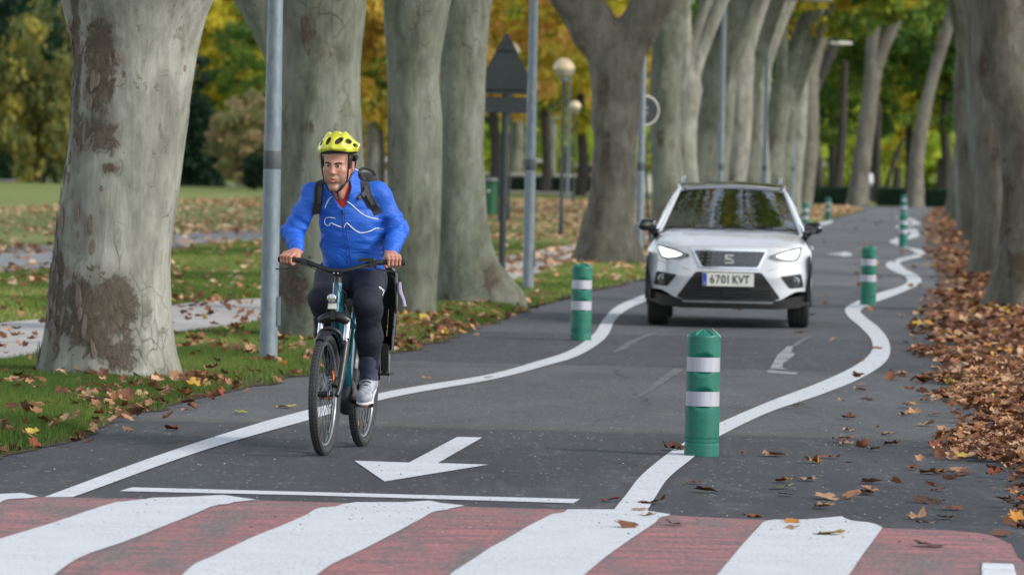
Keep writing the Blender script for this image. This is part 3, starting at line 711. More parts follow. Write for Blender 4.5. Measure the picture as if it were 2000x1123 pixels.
special = [ # u, v, size, colour, label
 (1586, 904, .085, 'orange', 'curled bright orange leaf standing up on the asphalt right of the nearest bollard', 1.6),
 (1528, 942, .085, 'yellow', 'flat yellow leaf on the dark asphalt just above the fourth white stripe', .3),
 (1525, 955, .10, 'green', 'yellow-green leaf on the asphalt below a yellow one, above the fourth white stripe', .4),
 (1623, 1046, .12, 'yellow', 'wide yellow and brown leaf lying on the fourth white stripe', .5),
 (1545, 1035, .07, 'tan', 'small tan leaf on the upper left part of the fourth white stripe', .3),
 (1550, 1024, .07, 'orange', 'narrow orange leaf at the top edge of the fourth white stripe', .3),
 (1560, 793, .085, 'yellow', 'pale yellow leaf just below the right curved white line', .4),
 (1847, 788, .05, 'yellow', 'small bright yellow leaf on the asphalt near the right leaf drift', .4),
 (1943, 809, .06, 'green', 'yellow-green leaf lying on top of the brown leaves at the right edge', .6),
 (1808, 832, .115, 'tan', 'big crumpled tan leaf on the asphalt near the right leaf drift', 1.1),
 (1622, 975, .12, 'tan', 'broad flat tan leaf on the asphalt above the fourth white stripe', .4),
 (1815, 982, .13, 'dark', 'long dark twisted leaf on the asphalt near the right leaf drift', .5),
 (1817, 926, .11, 'orange', 'folded orange-brown leaf left of the near right leaf drift', .9),
 (1690, 965, .065, 'dark', 'small dark brown leaf alone on the asphalt right of the centre', .8),
 (1819, 1069, .11, 'dark', 'dark flat leaf on the red paint right of the last white stripe', .3),
 (1278, 984, .11, 'brown', 'long brown leaf across the foot of the right white line', .5),
 (1247, 999, .08, 'tan', 'tan leaf on the white paint where the line meets the crossing', .4),
 (1191, 980, .075, 'red', 'reddish leaf left of the foot of the right white line', .7),
 (1264, 1013, .07, 'tan', 'small tan leaf near the top of the third white stripe', .6),
 (1232, 1033, .10, 'brown', 'brown leaf with a long stalk on the third white stripe', .5),
 (1317, 1027, .08, 'tan', 'crumpled tan leaf on red paint right of the third white stripe', .9),
 (1476, 1016, .08, 'brown', 'brown leaf on red paint left of the fourth white stripe', .9),
 (1318, 880, .11, 'dark', 'dark crumpled leaf against the left of the nearest bollard', 1.2),
 (1380, 962, .095, 'brown', 'brown curled leaf on the asphalt right of the white line foot', .7),
 (1352, 945, .07, 'brown', 'small brown leaf just right of the right white line', .6),
 (1503, 891, .085, 'tan', 'tan curled leaf right of the base of the nearest bollard', .8),
 (1455, 888, .05, 'brown', 'tiny brown leaf beside the base of the nearest bollard', .6),
 (955, 739, .06, 'brown', 'small brown leaf lying on the left white line', .5),
 (335, 841, .075, 'red', 'rolled red-brown leaf on the asphalt by the big near trunk verge', 1.6),
 (470, 808, .08, 'green', 'pale greenish leaf on the asphalt edge left of the bicycle', .6),
 (562, 797, .11, 'yellow', 'long ochre leaf on the asphalt just left of the front wheel', .4),
 (1442, 608, .11, 'red', 'red-brown leaf under the front of the white car', 1.0),
 (834, 740, .07, 'tan', 'tan leaf on the asphalt behind the bicycle', .6)]
for u, v, s, c, lab, fl in special:
    p = gp(u, v, zroad); put_leaf(p.x, p.y, p.z + 0.012, s, c, lab, flat=fl)
loose = [(45, 625), (60, 735), (75, 792), (165, 728), (410, 780), (220, 845), (440, 740), (265, 635), (440, 602), (510, 580), (295, 565), (330, 580), (335, 522), (335, 470), (380, 350), (390, 328), (590, 340), (585, 455), (665, 398), (730, 365),
 (690, 305), (775, 313), (755, 187), (715, 268), (770, 235), (580, 180), (575, 152), (705, 455), (790, 485), (510, 538), (805, 635), (610, 683), (785, 690), (720, 772), (770, 850), (630, 890), (670, 915), (745, 890), (990, 960), (845, 350), (920, 245), (700, 590),
 (820, 700), (850, 600), (640, 60), (560, 40), (740, 95), (800, 60), (690, 20), (620, 110), (760, 150)]
for a, b in loose:
    p = gp(1500 + a / 2.148, 600 + b / 2.148, zroad)
    put_leaf(p.x, p.y, p.z + 0.012, random.uniform(.06, .095), random.choice(['brown', 'brown', 'tan', 'tan', 'tan', 'red']), None, grpA, flat=random.choice([.3, .6, 1.0]))
k = 0
while k < 150:
    y = random.uniform(25, 41); x = float(Redge(y)) + random.uniform(.0, 0.9)
    if not in_view(x, y, 0.05): continue
    put_leaf(x, y, float(zverge(x, y)) + random.uniform(.03, .08), random.uniform(.05, .08), random.choice(['brown', 'brown', 'red', 'tan', 'dark', 'tan']), None, grpB, tilt=.28, flat=random.choice([.35, .6, 1.0])); k += 1
k = 0
while k < 85:
    y = random.choice([random.uniform(30.5, 40), random.uniform(42, 56)]); x = float(Ledge(y)) - random.gauss(.12, .22)
    if not in_view(x, y, 0.05) or not (-1.0 < x - float(Ledge(y)) < 0.35): continue
    put_leaf(x, y, float(zlawn(x, y)) + random.uniform(.01, .05), random.uniform(.05, .085), random.choice(['brown', 'brown', 'red', 'tan', 'tan', 'brown']), None, grpC, tilt=.4, flat=random.choice([.5, .9, 1.4])); k += 1
# grit and twigs on the asphalt
n = 1400; y = 24 + 30 * rng.random(n) ** 1.4; x = Ledge(y) + rng.random(n) * (Redge(y) - Ledge(y)); m = in_view(x, y, .1); x, y = x[m], y[m]
peb = (np.array([(1, 0, 0), (-.5, .8, 0), (-.5, -.8, 0), (0, 0, .8)]), np.array([(0, 1, 3), (1, 2, 3), (2, 0, 3)]))
gm = leaf_mat('grit', [(0.0, (0.02, 0.018, 0.016)), (0.6, (0.12, 0.11, 0.1)), (1.0, (0.45, 0.43, 0.4))], 0)
zz = np.array([zroad(a, b) for a, b in zip(x, y)])
scatter('grit', np.stack([x, y, zz + 0.008], -1), rng.uniform(.002, .008, len(x)), 0.1, [peb], gm, flatz=1, kind='stuff', label='small stones and crumbs scattered over the asphalt', cat='grit')

# ------------------------------------------------------------------ grass blades
def grass(name, x, y, h, w, label, mat):
    n = len(x); z = zlawn(x, y) - 0.004; a = rng.random(n) * 6.283; lean = rng.random(n) * 0.6; la = rng.random(n) * 6.283
    b = np.stack([np.cos(a), np.sin(a), 0 * a], -1) * (w / 2)[:, None]; p = np.stack([x, y, z], -1)
    tip = p + np.stack([np.cos(la) * lean * h, np.sin(la) * lean * h, h], -1)
    V = np.stack([p - b, p + b, tip], 1).reshape(-1, 3); me = mesh_np(name, V, np.arange(3 * n).reshape(-1, 3), False)
    tt = np.clip(rng.random(n) * 0.6 + 0.35 * (vnoise(np.stack([x * .7, y * .4, x * 0], -1), 31) + 0.5), 0, 1)
    set_attr(me, 'tint', np.repeat(tt, 3)); return link(name, me, mat, kind='stuff', label=label, cat='grass')
grass_m = leaf_mat('grass_blade', [(0.0, (0.05, 0.10, 0.018)), (0.45, (0.12, 0.19, 0.035)), (0.8, (0.24, 0.29, 0.07)), (1.0, (0.46, 0.43, 0.18))], 0.4)
def grass_pts(n, y0, y1, lo):
    y = rng.uniform(y0, y1, n); x = Ledge(y) + wob(y, 3) + rng.uniform(lo, -0.02, n); m = in_view(x, y, .2)
    m &= rng.random(n) > 0.95 * soil_left(x, y); return x[m], y[m]
x, y = grass_pts(560000, 27.0, 47, -3.8)
pth = np.interp(y, [14, 32, 42.9, 49.8, 55, 66], [-8.6, -5.6, -4.0, -3.13, -2.4, -.95]); m = x > pth + .02; x, y = x[m], y[m]
grass('grass', x, y, rng.uniform(.025, .075, len(x)), rng.uniform(.004, .008, len(x)), 'short green grass on the near left verge', grass_m)
x, y = grass_pts(230000, 47, 68, -3.0)
pth = np.interp(y, [42.9, 49.8, 55, 66, 76], [-4.0, -3.13, -2.4, -.95, .07]); m = x > pth + .02; x, y = x[m], y[m]
grass('grass', x, y, rng.uniform(.025, .07, len(x)), rng.uniform(.006, .012, len(x)), 'grass on the left verge beside the second and third trunks', grass_m)
y = rng.uniform(52, 110, 300000); x = Ledge(y) + rng.uniform(-9, -0.05, len(y)); m = in_view(x, y, .2)
inpath = (x < np.interp(y, [42.9, 49.8, 55, 66, 76, 90, 118], [-4.0, -3.13, -2.4, -.95, .07, 1.0, 3.3])) & (x > np.interp(y, [38, 51.9, 59.2, 64.5, 80, 96.2, 114], [-8, -4.89, -3.73, -2.75, -1.3, .08, 1.46]))
inpp = (x < -0.9) & (y > np.interp(x, [-15, -6.9, -6.5, -6.15, -5.0, -3.4, -1.6, -.9], [66, 72.5, 77, 94, 106.7, 107, 98, 90])) & (y < np.interp(x, [-17, -8.9, -8.2, -7, -5.68, -3.3, -1], [87, 93, 99, 111.6, 121.7, 121, 112]))
m &= ~inpath & ~inpp; m &= rng.random(len(x)) > soil_left(x, y); x, y = x[m], y[m]
grass('grass', x, y, rng.uniform(.03, .07, len(x)), rng.uniform(.012, .028, len(x)), 'grass of the lawn beyond the footpath', grass_m)

# ------------------------------------------------------------------ plane trees
def ring_surface(C, Rr, n=64, seed=0, lump=0.05, flare=None, rr2=None):
    """C list of centres, Rr radii; outline made uneven by slow lobes and lumps"""
    C = np.array(C, float); Rr = np.array(Rr, float); m = len(C); T = np.gradient(C, axis=0); T /= np.linalg.norm(T, axis=1)[:, None]
    A = np.cross(np.array([0, 1.0, 0]), T); bad = np.linalg.norm(A, axis=1) < 1e-3; A[bad] = (1, 0, 0); A /= np.linalg.norm(A, axis=1)[:, None]; B = np.cross(T, A)
    th = np.linspace(0, 2 * math.pi, n, endpoint=False)
    dirs = A[:, None] * np.cos(th)[None, :, None] + B[:, None] * np.sin(th)[None, :, None]
    base = C[:, None] + dirs * Rr[:, None, None]
    k = seed * 3.7
    lobes = lump * fbm(np.stack([dirs[..., 0] * 1.3 + k, dirs[..., 1] * 1.3, base[..., 2] * 0.55], -1), seed, 2)
    lobes += lump * 0.35 * fbm(base * np.array([4.5, 4.5, 2.2]) + k, seed + 50, 3)
    lobes += lump * 0.13 * fbm(base * np.array([14, 14, 8]) + k, seed + 80, 3)
    if flare is not None:
        ph = seed * 1.3; lobes += (flare[:, None]) * (0.45 * np.maximum(0, np.sin(th * 5 + ph))[None] ** 1.5 + 0.3 * np.maximum(0, np.sin(th * 3 - ph))[None])
    V = C[:, None] + dirs * (Rr[:, None] * (1 + lobes))[..., None]
    V = V.reshape(-1, 3); i = np.arange(m - 1)[:, None]; j = np.arange(n)[None]
    Q = np.stack([i * n + j, i * n + (j + 1) % n, (i + 1) * n + (j + 1) % n, (i + 1) * n + j], -1).reshape(-1, 4)
    V = np.vstack([V, C[-1] + T[-1] * Rr[-1] * .3])
    tri = [[(m - 1) * n + a, (m - 1) * n + (a + 1) % n, len(V) - 1, len(V) - 1] for a in range(n)]
    return V, Q, [t_[:3] for t_ in tri]
def surf_mesh(name, V, Q, tri):
    me = bpy.data.meshes.new(name); me.from_pydata([tuple(v) for v in V], [], Q.tolist() + tri)
    me.polygons.foreach_set('use_smooth', np.ones(len(me.polygons), dtype=bool)); return me
def limb(name, pts, rad, root, mat, seed, n=20, sub=26, brown=0.2, lump=0.07):
    C = spline(pts, sub); Rr = np.interp(np.linspace(0, len(pts) - 1, sub), range(len(pts)), rad)
    V, Q, tri = ring_surface(C, Rr, n, seed, lump); me = surf_mesh(name, V, Q, tri); set_attr(me, 'brown', np.full(len(V), brown))
    shift(me, root.location); return link(name, me, mat, root)

# crowns: clumps of small folded leaf faces
def crown_mesh(name, seed, rad=(4.6, 4.6, 3.6), cz=10.5, ncl=60, per=110, card=0.20, clr=(0.8, 1.5), shape='ell', low=None, hole=0.25):
    r = np.random.default_rng(seed); C = []
    while len(C) < ncl:
        p = r.uniform(-1, 1, 3)
        if shape == 'cone':
            hgt = (p[2] + 1) / 2
            if math.hypot(p[0], p[1]) > (1 - hgt) * 0.95 + 0.06: continue
            if math.hypot(p[0], p[1]) < (1 - hgt) * 0.55: continue
        else:
            d = np.linalg.norm(p)
            if d > 1 or d < 0.35: continue
        C.append(p * np.array(rad) + np.array([0, 0, cz]))
    C = np.array(C); 
    if low is not None: C[:, 2] = np.maximum(C[:, 2], low)
    N = ncl * per; ci = np.repeat(np.arange(ncl), per); cr = r.uniform(*clr, ncl)[ci]
    d = r.normal(size=(N, 3)); d /= np.linalg.norm(d, axis=1)[:, None]
    pos = C[ci] + d * (cr * r.random(N) ** 0.45)[:, None] * np.array([1, 1, 0.62])
    pos[:, 2] -= 0.12 * (np.abs(pos[:, 0] - C[ci, 0]) + np.abs(pos[:, 1] - C[ci, 1]))
    s = card * r.uniform(.6, 1.35, N); a = r.normal(size=(N, 3)); a /= np.linalg.norm(a, axis=1)[:, None]
    b = np.cross(a, r.normal(size=(N, 3))); b /= np.linalg.norm(b, axis=1)[:, None]
    c = np.cross(a, b)
    V = np.stack([pos - a * s[:, None], pos + b * (s * .62)[:, None] + c * (s * .18)[:, None], pos + a * s[:, None], pos - b * (s * .62)[:, None] + c * (s * .18)[:, None]], 1).reshape(-1, 3)
    me = mesh_np(name, V, np.arange(4 * N).reshape(-1, 4), False)
    tint = np.clip(r.random(ncl)[ci] * 0.62 + r.random(N) * 0.38, 0, 1); set_attr(me, 'tint', np.repeat(tint, 4)); return me
pal = lambda name, *c: leaf_mat(name, [(i / (len(c) - 1), x) for i, x in enumerate(c)], 0.5)
leaf_plane = pal('plane_leaves', (0.068, 0.135, 0.020), (0.121, 0.216, 0.027), (0.257, 0.311, 0.034), (0.486, 0.419, 0.041), (0.513, 0.270, 0.041))
leaf_green = pal('green_leaves', (0.041, 0.101, 0.027), (0.081, 0.169, 0.035), (0.149, 0.243, 0.041), (0.351, 0.365, 0.047))
leaf_yel = pal('yellow_leaves', (0.135, 0.203, 0.027), (0.324, 0.351, 0.041), (0.621, 0.513, 0.047), (0.750, 0.621, 0.061))
leaf_org = pal('orange_leaves', (0.22, 0.25, 0.04), (0.50, 0.42, 0.06), (0.70, 0.52, 0.08), (0.68, 0.38, 0.12), (0.72, 0.56, 0.18))
leaf_lime = pal('lime_leaves', (0.162, 0.270, 0.034), (0.365, 0.499, 0.047), (0.608, 0.675, 0.081), (0.750, 0.750, 0.135))
leaf_dark = pal('evergreen_leaves', (0.010, 0.032, 0.018), (0.02, 0.055, 0.028), (0.035, 0.08, 0.035))
leaf_olive = pal('weeping_leaves', (0.068, 0.108, 0.047), (0.149, 0.176, 0.061), (0.270, 0.257, 0.068), (0.540, 0.446, 0.068))
leaf_tan = pal('shrub_leaves', (0.135, 0.189, 0.068), (0.270, 0.270, 0.108), (0.432, 0.324, 0.176), (0.567, 0.446, 0.270))
leaf_hedge = pal('hedge_leaves', (0.012, 0.04, 0.022), (0.022, 0.065, 0.035), (0.035, 0.09, 0.045))
crowns_plane = [crown_mesh('crown', 300 + i, cz=10.8 + .3 * i, ncl=64, per=85, card=0.17, clr=(.45, .95)) for i in range(4)]
crowns_far = [crown_mesh('crown', 320 + i, rad=(4.8, 4.8, 4.2), cz=10.4, ncl=95, per=80, card=0.18, clr=(.5, 1.1)) for i in range(3)]
crowns_bg = [crown_mesh('crown', 340 + i, rad=(4.2, 3.6, 4.6), cz=7.6, ncl=120, per=85, card=0.17, clr=(.5, 1.05)) for i in range(4)]
crowns_low = [crown_mesh('crown', 360 + i, rad=(3.4, 3.0, 3.0), cz=3.0, ncl=85, per=75, card=0.17, clr=(.5, 1.0), low=.35) for i in range(3)]

def profile_tree(Y, prof, label, mat, seed, browns=(), limbs=(), crown=0, lump=0.035, n=96, dz=0.035, flare_h=0.5, flare=0.35, amb=0.12):
    vb, l, r = prof[-1]; base = P((l + r) / 2, vb, Y); root = empty('plane_tree', (base.x, Y, 0.04), label, 'tree')
    C0, R0 = [], []
    for v, l, r in prof:
        a, b = P(l, v, Y), P(r, v, Y); C0.append((a + b) / 2); R0.append(abs(b.x - a.x) / 2)
    zs = np.array([c.z for c in C0]); xs = np.array([c.x for c in C0]); o = np.argsort(zs); zs, xs, R0 = zs[o], xs[o], np.array(R0)[o]
    zz = np.arange(-0.06, zs[-1], dz)
    sm = lambda arr: np.array([p[0] for p in spline([(a, 0, 0) for a in np.interp(np.linspace(zs[0], zs[-1], 14), zs, arr)], 160)])
    zl = np.linspace(zs[0], zs[-1], 160); cx = np.interp(zz, zl, sm(xs)); rr = np.interp(zz, zl, sm(R0))
    xt, zt2 = np.linspace(0, 1, 30)[1:], zz[-1] + np.linspace(0, 1.5, 30)[1:]
    cx = np.concatenate([cx, np.full(29, cx[-1])]); rr = np.concatenate([rr, rr[-1] * np.sqrt(np.maximum(1 - (xt * .96) ** 1.6, .02))]); zz = np.concatenate([zz, zt2])
    fl = flare * np.clip(1 - zz / flare_h, 0, 1.3) ** 2
    C = np.stack([cx, np.full_like(zz, Y), zz], -1); V, Q, tri = ring_surface(C, rr * (1 - fl * .25), n, seed, lump, fl)
    me = surf_mesh('trunk', V, Q, tri); br = np.full(len(V), amb)
    if browns:
        uv = np.array([px(p) for p in V]); front = V[:, 1] < Y + 0.1
        for (u0, v0, su, sv, amp) in browns:
            f = amp * np.exp(-(np.abs((uv[:, 0] - u0) / su) ** 2.6 + np.abs((uv[:, 1] - v0) / sv) ** 2.6)); br = np.maximum(br, np.where(front, f, amb))
    set_attr(me, 'brown', br); shift(me, root.location); tr = link('trunk', me, mat, root)
    top = C[-1]; rt = rr[-1]
    for i, L in enumerate(limbs): limb('limb', [np.array(p) for p in L[0]], L[1], root, mat, seed + 10 + i, n=40, sub=50)
    if crown is not None:
        c = link('crown', crowns_plane[crown % 4], leaf_plane, root); c.location = (top[0] - base.x + .4, 0, 0); c.rotation_euler.z = seed
    return root, tr, (C, rr)
def up_limbs(x, y, z, r, seed, k=3, toward=0.6):
    rr = random.Random(seed); out = []; z = z + 1.15
    for i in range(k):
        a = 6.283 * i / k + rr.uniform(-.5, .5); dx, dy = math.cos(a) + toward * .5, math.sin(a)
        out.append(([(x, y, z - r * 1.6), (x + dx * r * .45, y + dy * r * .45, z + .5), (x + dx * 1.2, y + dy * 1.0, z + 2.4), (x + dx * 2.4, y + dy * 2.0, z + 5.0), (x + dx * 3.0, y + dy * 2.6, z + 7.5)], [r * .80, r * .76, r * .5, r * .28, r * .09]))
    return out
tA, trA, profA = profile_tree(40.1, [(-330, 60, 520), (-200, 78, 500), (-60, 98, 440), (0, 117, 413), (40, 134, 400), (100, 141, 386), (200, 140, 372), (300, 132, 361), (400, 118, 346), (470, 108, 336), (520, 101, 332), (600, 92, 335), (660, 84, 341), (700, 77, 347), (730, 70, 355), (752, 62, 362)],
    'massive mottled plane trunk at the left, nearest of all, with a brown scarred base', barks[0], 1,
    browns=((195, 130, 38, 130, .74), (190, 262, 62, 62, .60), (215, 330, 26, 20, .62), (175, 620, 92, 115, .70), (238, 600, 46, 90, .68), (245, 690, 50, 50, .64), (108, 560, 26, 220, .62), (200, 60, 70, 60, .40), (150, 420, 70, 120, .34), (148, 120, 14, 300, .6)),  # scars and stains; the left-hand ones also paint in the trunk's shaded side
    limbs=up_limbs(-2.68, 40.1, 3.3, .58, 5, 3), crown=0, n=150, dz=0.022, lump=0.03, flare=.18, flare_h=.45)
pB = [(-330, 520, 760), (-180, 528, 735), (-70, 530, 722), (0, 532, 714), (60, 538, 711), (100, 541, 706), (200, 545, 705), (300, 546, 710), (400, 545, 716), (500, 543, 722), (600, 540, 733), (640, 532, 745), (668, 520, 760)]
bp = lambda u, v, d=0: tuple(P(u, v, 49.9 + d))
tB, trB, profB = profile_tree(49.9, pB, 'thick plane tree trunk directly behind the cyclist with a branch leaving to the upper left', barks[1], 2,
    browns=((600, 60, 22, 60, .56), (600, 250, 20, 25, .5), (650, 290, 35, 60, .55), (570, 560, 45, 80, .62), (560, 250, 14, 90, .45)),
    limbs=[([bp(610, 175), bp(560, 80), bp(505, -10), bp(430, -130), bp(330, -330), bp(250, -600)], [.28, .26, .23, .2, .16, .08])] + up_limbs(-1.6, 49.9, 3.4, .45, 6, 2), crown=1, n=120, dz=.03)
tC, trC, profC = profile_tree(57.8, [(-400, 735, 950), (-200, 738, 930), (-80, 742, 900), (0, 750, 880), (50, 752, 872), (100, 754, 863), (150, 756, 858), (200, 757, 862), (250, 757, 864), (300, 757, 863), (400, 756, 862), (500, 760, 858), (580, 764, 852), (625, 762, 852)],
    'smooth olive plane tree trunk just right of the cyclist, bulging at the middle', barks[1], 3, browns=((765, 250, 14, 190, .42),), limbs=up_limbs(-.98, 57.8, 3.6, .36, 7, 3), crown=2, flare=.12)
tD, trD, profD = profile_tree(63.0, [(-400, 850, 1010), (-200, 855, 995), (-80, 858, 975), (0, 862, 960), (100, 860, 950), (200, 858, 948), (300, 856, 946), (400, 855, 950), (450, 854, 955), (500, 853, 966), (550, 852, 984), (575, 850, 1000), (600, 842, 1026)],
    'plane tree trunk with a wide root flare, right of the smooth olive one', barks[1], 4, browns=((955, 540, 28, 45, .6), (870, 590, 20, 30, .5)), limbs=up_limbs(-.5, 63.0, 3.8, .34, 8, 3), crown=3, flare=.15)
ep = lambda u, v, d=0: tuple(P(u, v, 90.4 + d))
def blend_tree(Y, lo, hi, cones, label, mat, base, seed, browns, crown):
    root = empty('plane_tree', (base[0], Y, .04), label, 'tree'); s = SDF(lo, hi, .034)
    for a, b_, ra, rb, k in cones: s.cone(a, b_, ra, rb, k)
    s.field(lambda p: .035 * fbm(p * np.array([1.6, 1.6, .7]), seed, 3) + .012 * fbm(p * 5, seed + 3, 2)); V, Qd = s.nets(); me = mesh_np('trunk', V, Qd)
    br = np.full(len(V), .12); uv = np.array([px(p) for p in V])
    for (u0, v0, su, sv, amp) in browns: br = np.maximum(br, amp * np.exp(-(np.abs((uv[:, 0] - u0) / su) ** 2.6 + np.abs((uv[:, 1] - v0) / sv) ** 2.6)))
    set_attr(me, 'brown', br); shift(me, root.location); link('trunk', me, mat, root); c = link('crown', crowns_plane[crown], leaf_plane, root); return root
e0, e1, e2, e3, e4 = ep(1187, 530), ep(1189, 460), ep(1199, 350), ep(1201, 230), ep(1203, 130)
L1, L2, L3 = ep(1158, 55), ep(1122, -15), ep(1056, -130); R1, R2, R3 = ep(1248, 55), ep(1276, 0), ep(1322, -130)
tE = blend_tree(90.4, (e0[0] - 1.6, 89.4, -.15), (e0[0] + 2.0, 91.5, 6.2), [(e0, e1, .52, .42, .1), (e1, e2, .42, .36, .1), (e2, e3, .36, .36, .1), (e3, e4, .36, .44, .2), (e4, L1, .37, .37, .12), (L1, L2, .37, .40, .1), (L2, L3, .40, .36, .1), (e4, R1, .33, .32, .12), (R1, R2, .32, .35, .1), (R2, R3, .35, .30, .1)] +
    [((e0[0] + .1 * math.cos(a), 90.4 + .1 * math.sin(a), .7), (e0[0] + .55 * math.cos(a), 90.4 + .5 * math.sin(a), -.1), .24, .14, .2) for a in (3.4, 4.4, 5.4, 6.2, 1.5)],
    'plane tree forking low into two thick limbs, beyond the grey post', barks[2], e0, 5, ((1180, 180, 14, 50, .66), (1185, 300, 14, 70, .6), (1165, 420, 20, 60, .5), (1200, 100, 40, 50, .42)), 0)
for nm, pts, rd in (('limb', [L3, ep(1000, -260), ep(955, -480)], [.34, .26, .12]), ('limb', [R3, ep(1372, -260), ep(1400, -480)], [.30, .22, .1])): limb(nm, [np.array(p) for p in pts], rd, tE, barks[2], 77, 24, 20)
tR, trR, profR = profile_tree(66.3, [(-330, 1880, 2080), (-200, 1895, 2070), (-60, 1902, 2060), (0, 1902, 2062), (60, 1898, 2062), (102, 1896, 2060), (164, 1907, 2062), (205, 1934, 2066), (266, 1948, 2068), (348, 1957, 2076), (420, 1954, 2088), (480, 1945, 2098), (560, 1930, 2112), (614, 1914, 2130)],
    'big twisted plane tree trunk cut by the right edge of the picture', barks[2], 9, browns=((1920, 130, 14, 40, .6), (1960, 400, 30, 110, .6), (1935, 300, 20, 60, .5), (1990, 520, 40, 60, .6)), limbs=up_limbs(6.2, 66.3, 4.0, .5, 9, 3, -0.6), crown=1, lump=.06, n=110)

def row_tree(X, Y, r, lean, fork, seed, label, mat, group=None, crown=None, cm=leaf_plane, side=1, name='plane_tree', nl=2, spread=.38, z0=0.04):
    rr = random.Random(seed); root = empty(name, (X, Y, z0), label, 'tree', group)
    zz = np.linspace(-.05, fork, 40); cx = X + lean * zz + .08 * np.sin(zz * 1.1 + seed); tx = cx[-1]; d = rr.uniform(.85, 1.2) * spread * side; dy = rr.uniform(-.3, .3)
    main = spline([(cx[-1], Y, fork), (tx + lean * .5 + d * .30, Y + dy * .2, fork + .8), (tx + d * 1.5, Y + dy, fork + 2.5), (tx + d * 3.0, Y + dy * 2, fork + 4.8), (tx + d * 4.2, Y + dy * 3, fork + 7.4)], 40)
    C = np.vstack([np.stack([cx, np.full_like(zz, Y), zz], -1), np.array(main)[1:]])
    R = np.concatenate([r * (1 - .05 * zz / fork), np.interp(np.linspace(0, 1, 39), [0, .12, .4, .7, 1], [r * .98, r * .80, r * .55, r * .38, r * .12])]); R *= 1 + .14 * np.exp(-((C[:, 2] - fork) / .45) ** 2)
    fl = .35 * np.clip(1 - C[:, 2] / .7, 0, 1.2) ** 2
    V, Q, tri = ring_surface(C, R, 36, seed, .08, fl); me = surf_mesh('trunk', V, Q, tri)
    br = np.full(len(V), .14); br[V[:, 2] < .8] = .3; k = rr.uniform(1, 2.6); br += .4 * np.exp(-((V[:, 2] - k) / .5) ** 2 - ((V[:, 0] - np.interp(V[:, 2], zz, cx) + r * .3) / (r * .5)) ** 2)
    set_attr(me, 'brown', br); shift(me, root.location); link('trunk', me, mat, root)
    for i in range(1, nl + 1):
        d2 = -side * rr.uniform(.0, .45) * spread if i == 1 else side * spread * rr.uniform(1.2, 1.6); dy = rr.uniform(-.3, .3); f0 = fork + rr.uniform(-.5, .3) if i == 1 else fork + rr.uniform(.2, .9)
        bx = float(np.interp(f0, C[:, 2], C[:, 0]))
        pts = [(bx, Y, f0 - .75), (bx + d2 * .15, Y + dy * .1, f0), (bx + d2 * .7, Y + dy * .4, f0 + 1.0), (bx + d2 * 2.0, Y + dy, f0 + 3.0), (bx + d2 * 3.4, Y + dy * 2, f0 + 5.5)]
        limb('limb', pts, [r * .45, r * .66, r * .55, r * .40, r * .14], root, mat, seed + i, 18, 26, .15)
    if crown is not None:
        c = link('crown', crown, cm, root); c.location = (tx - X + side * 1.0, 0, fork - 4.0 + rr.uniform(-.3, .5)); c.rotation_euler.z = rr.uniform(0, 6)
    return root
lab_row = 'grey plane tree of the left row receding behind the white car, between its neighbours in the row'
gr = 'plane trees of the left row behind the car'
uL = [(1290, 113), (1337, 121), (1366, 128), (1394, 135), (1421, 143), (1447, 151), (1473, 160), (1500, 169), (1524, 178), (1546, 187), (1566, 197)]
lbl = ['olive grey plane tree just right of the post with the round sign', 'plane tree rising behind the left windscreen pillar of the white car', 'plane tree behind the left half of the car roof, third beyond the forked tree',
       'plane tree behind the car roof left of its middle, its limb leaning right', 'plane tree directly behind the middle of the car roof', 'plane tree behind the car roof just right of its middle', 'plane tree behind the right half of the car roof with a long leaning limb',
       'plane tree behind the right end of the car roof', 'plane tree just right of the car roof rail, third last of the left row', 'slim pale plane tree beside the far left bollard, second last of the left row', 'last plane tree of the left row, beside the far left bollards']
for i, (u, Y) in enumerate(uL):
    X = (u - 1000) / 10600 * Y + .02; row_tree(X, Y, [.33, .30, .31, .33, .3, .32, .3, .34, .3, .33, .36][i], [.02, -.01, .05, .0, .06, .03, .02, .07, .04, .0, .02][i], [4.4, 3.3, 4.0, 3.6, 4.4, 3.7, 4.2, 3.9, 3.5, 4.4, 4.8][i],
        20 + i, lbl[i], barks[[1, 0, 1, 1, 0, 1, 0, 1, 1, 0, 2][i]], gr, crown=crowns_plane[i % 4] if i < 7 else crowns_far[i % 3], side=1, spread=.42)
uR = [(1958, 87, .5, -.04), (1942, 104, .48, -.03), (1915, 125, .48, -.05), (1900, 149, .5, -.01), (1884, 178, .5, .03), (1872, 208, .5, .05)]
lbr = ['rough plane tree right behind the big trunk at the right edge', 'plane tree second behind the big trunk at the right edge', 'plane tree with a dark foot, third behind the big right trunk', 'plane tree with a knot hole in the middle of the right row',
       'plane tree far along the right row, second to last', 'last and leftmost plane tree of the right row near the hedge']
for i, (u, Y, r, ln) in enumerate(uR):
    X = (u - 1000) / 10600 * Y; row_tree(X, Y, r, ln, 4.6 + .4 * (i % 3), 50 + i, lbr[i], barks[[2, 1, 2, 0, 1, 2][i]], 'plane trees of the right row', crown=crowns_far[i % 3], side=-1, spread=.35)
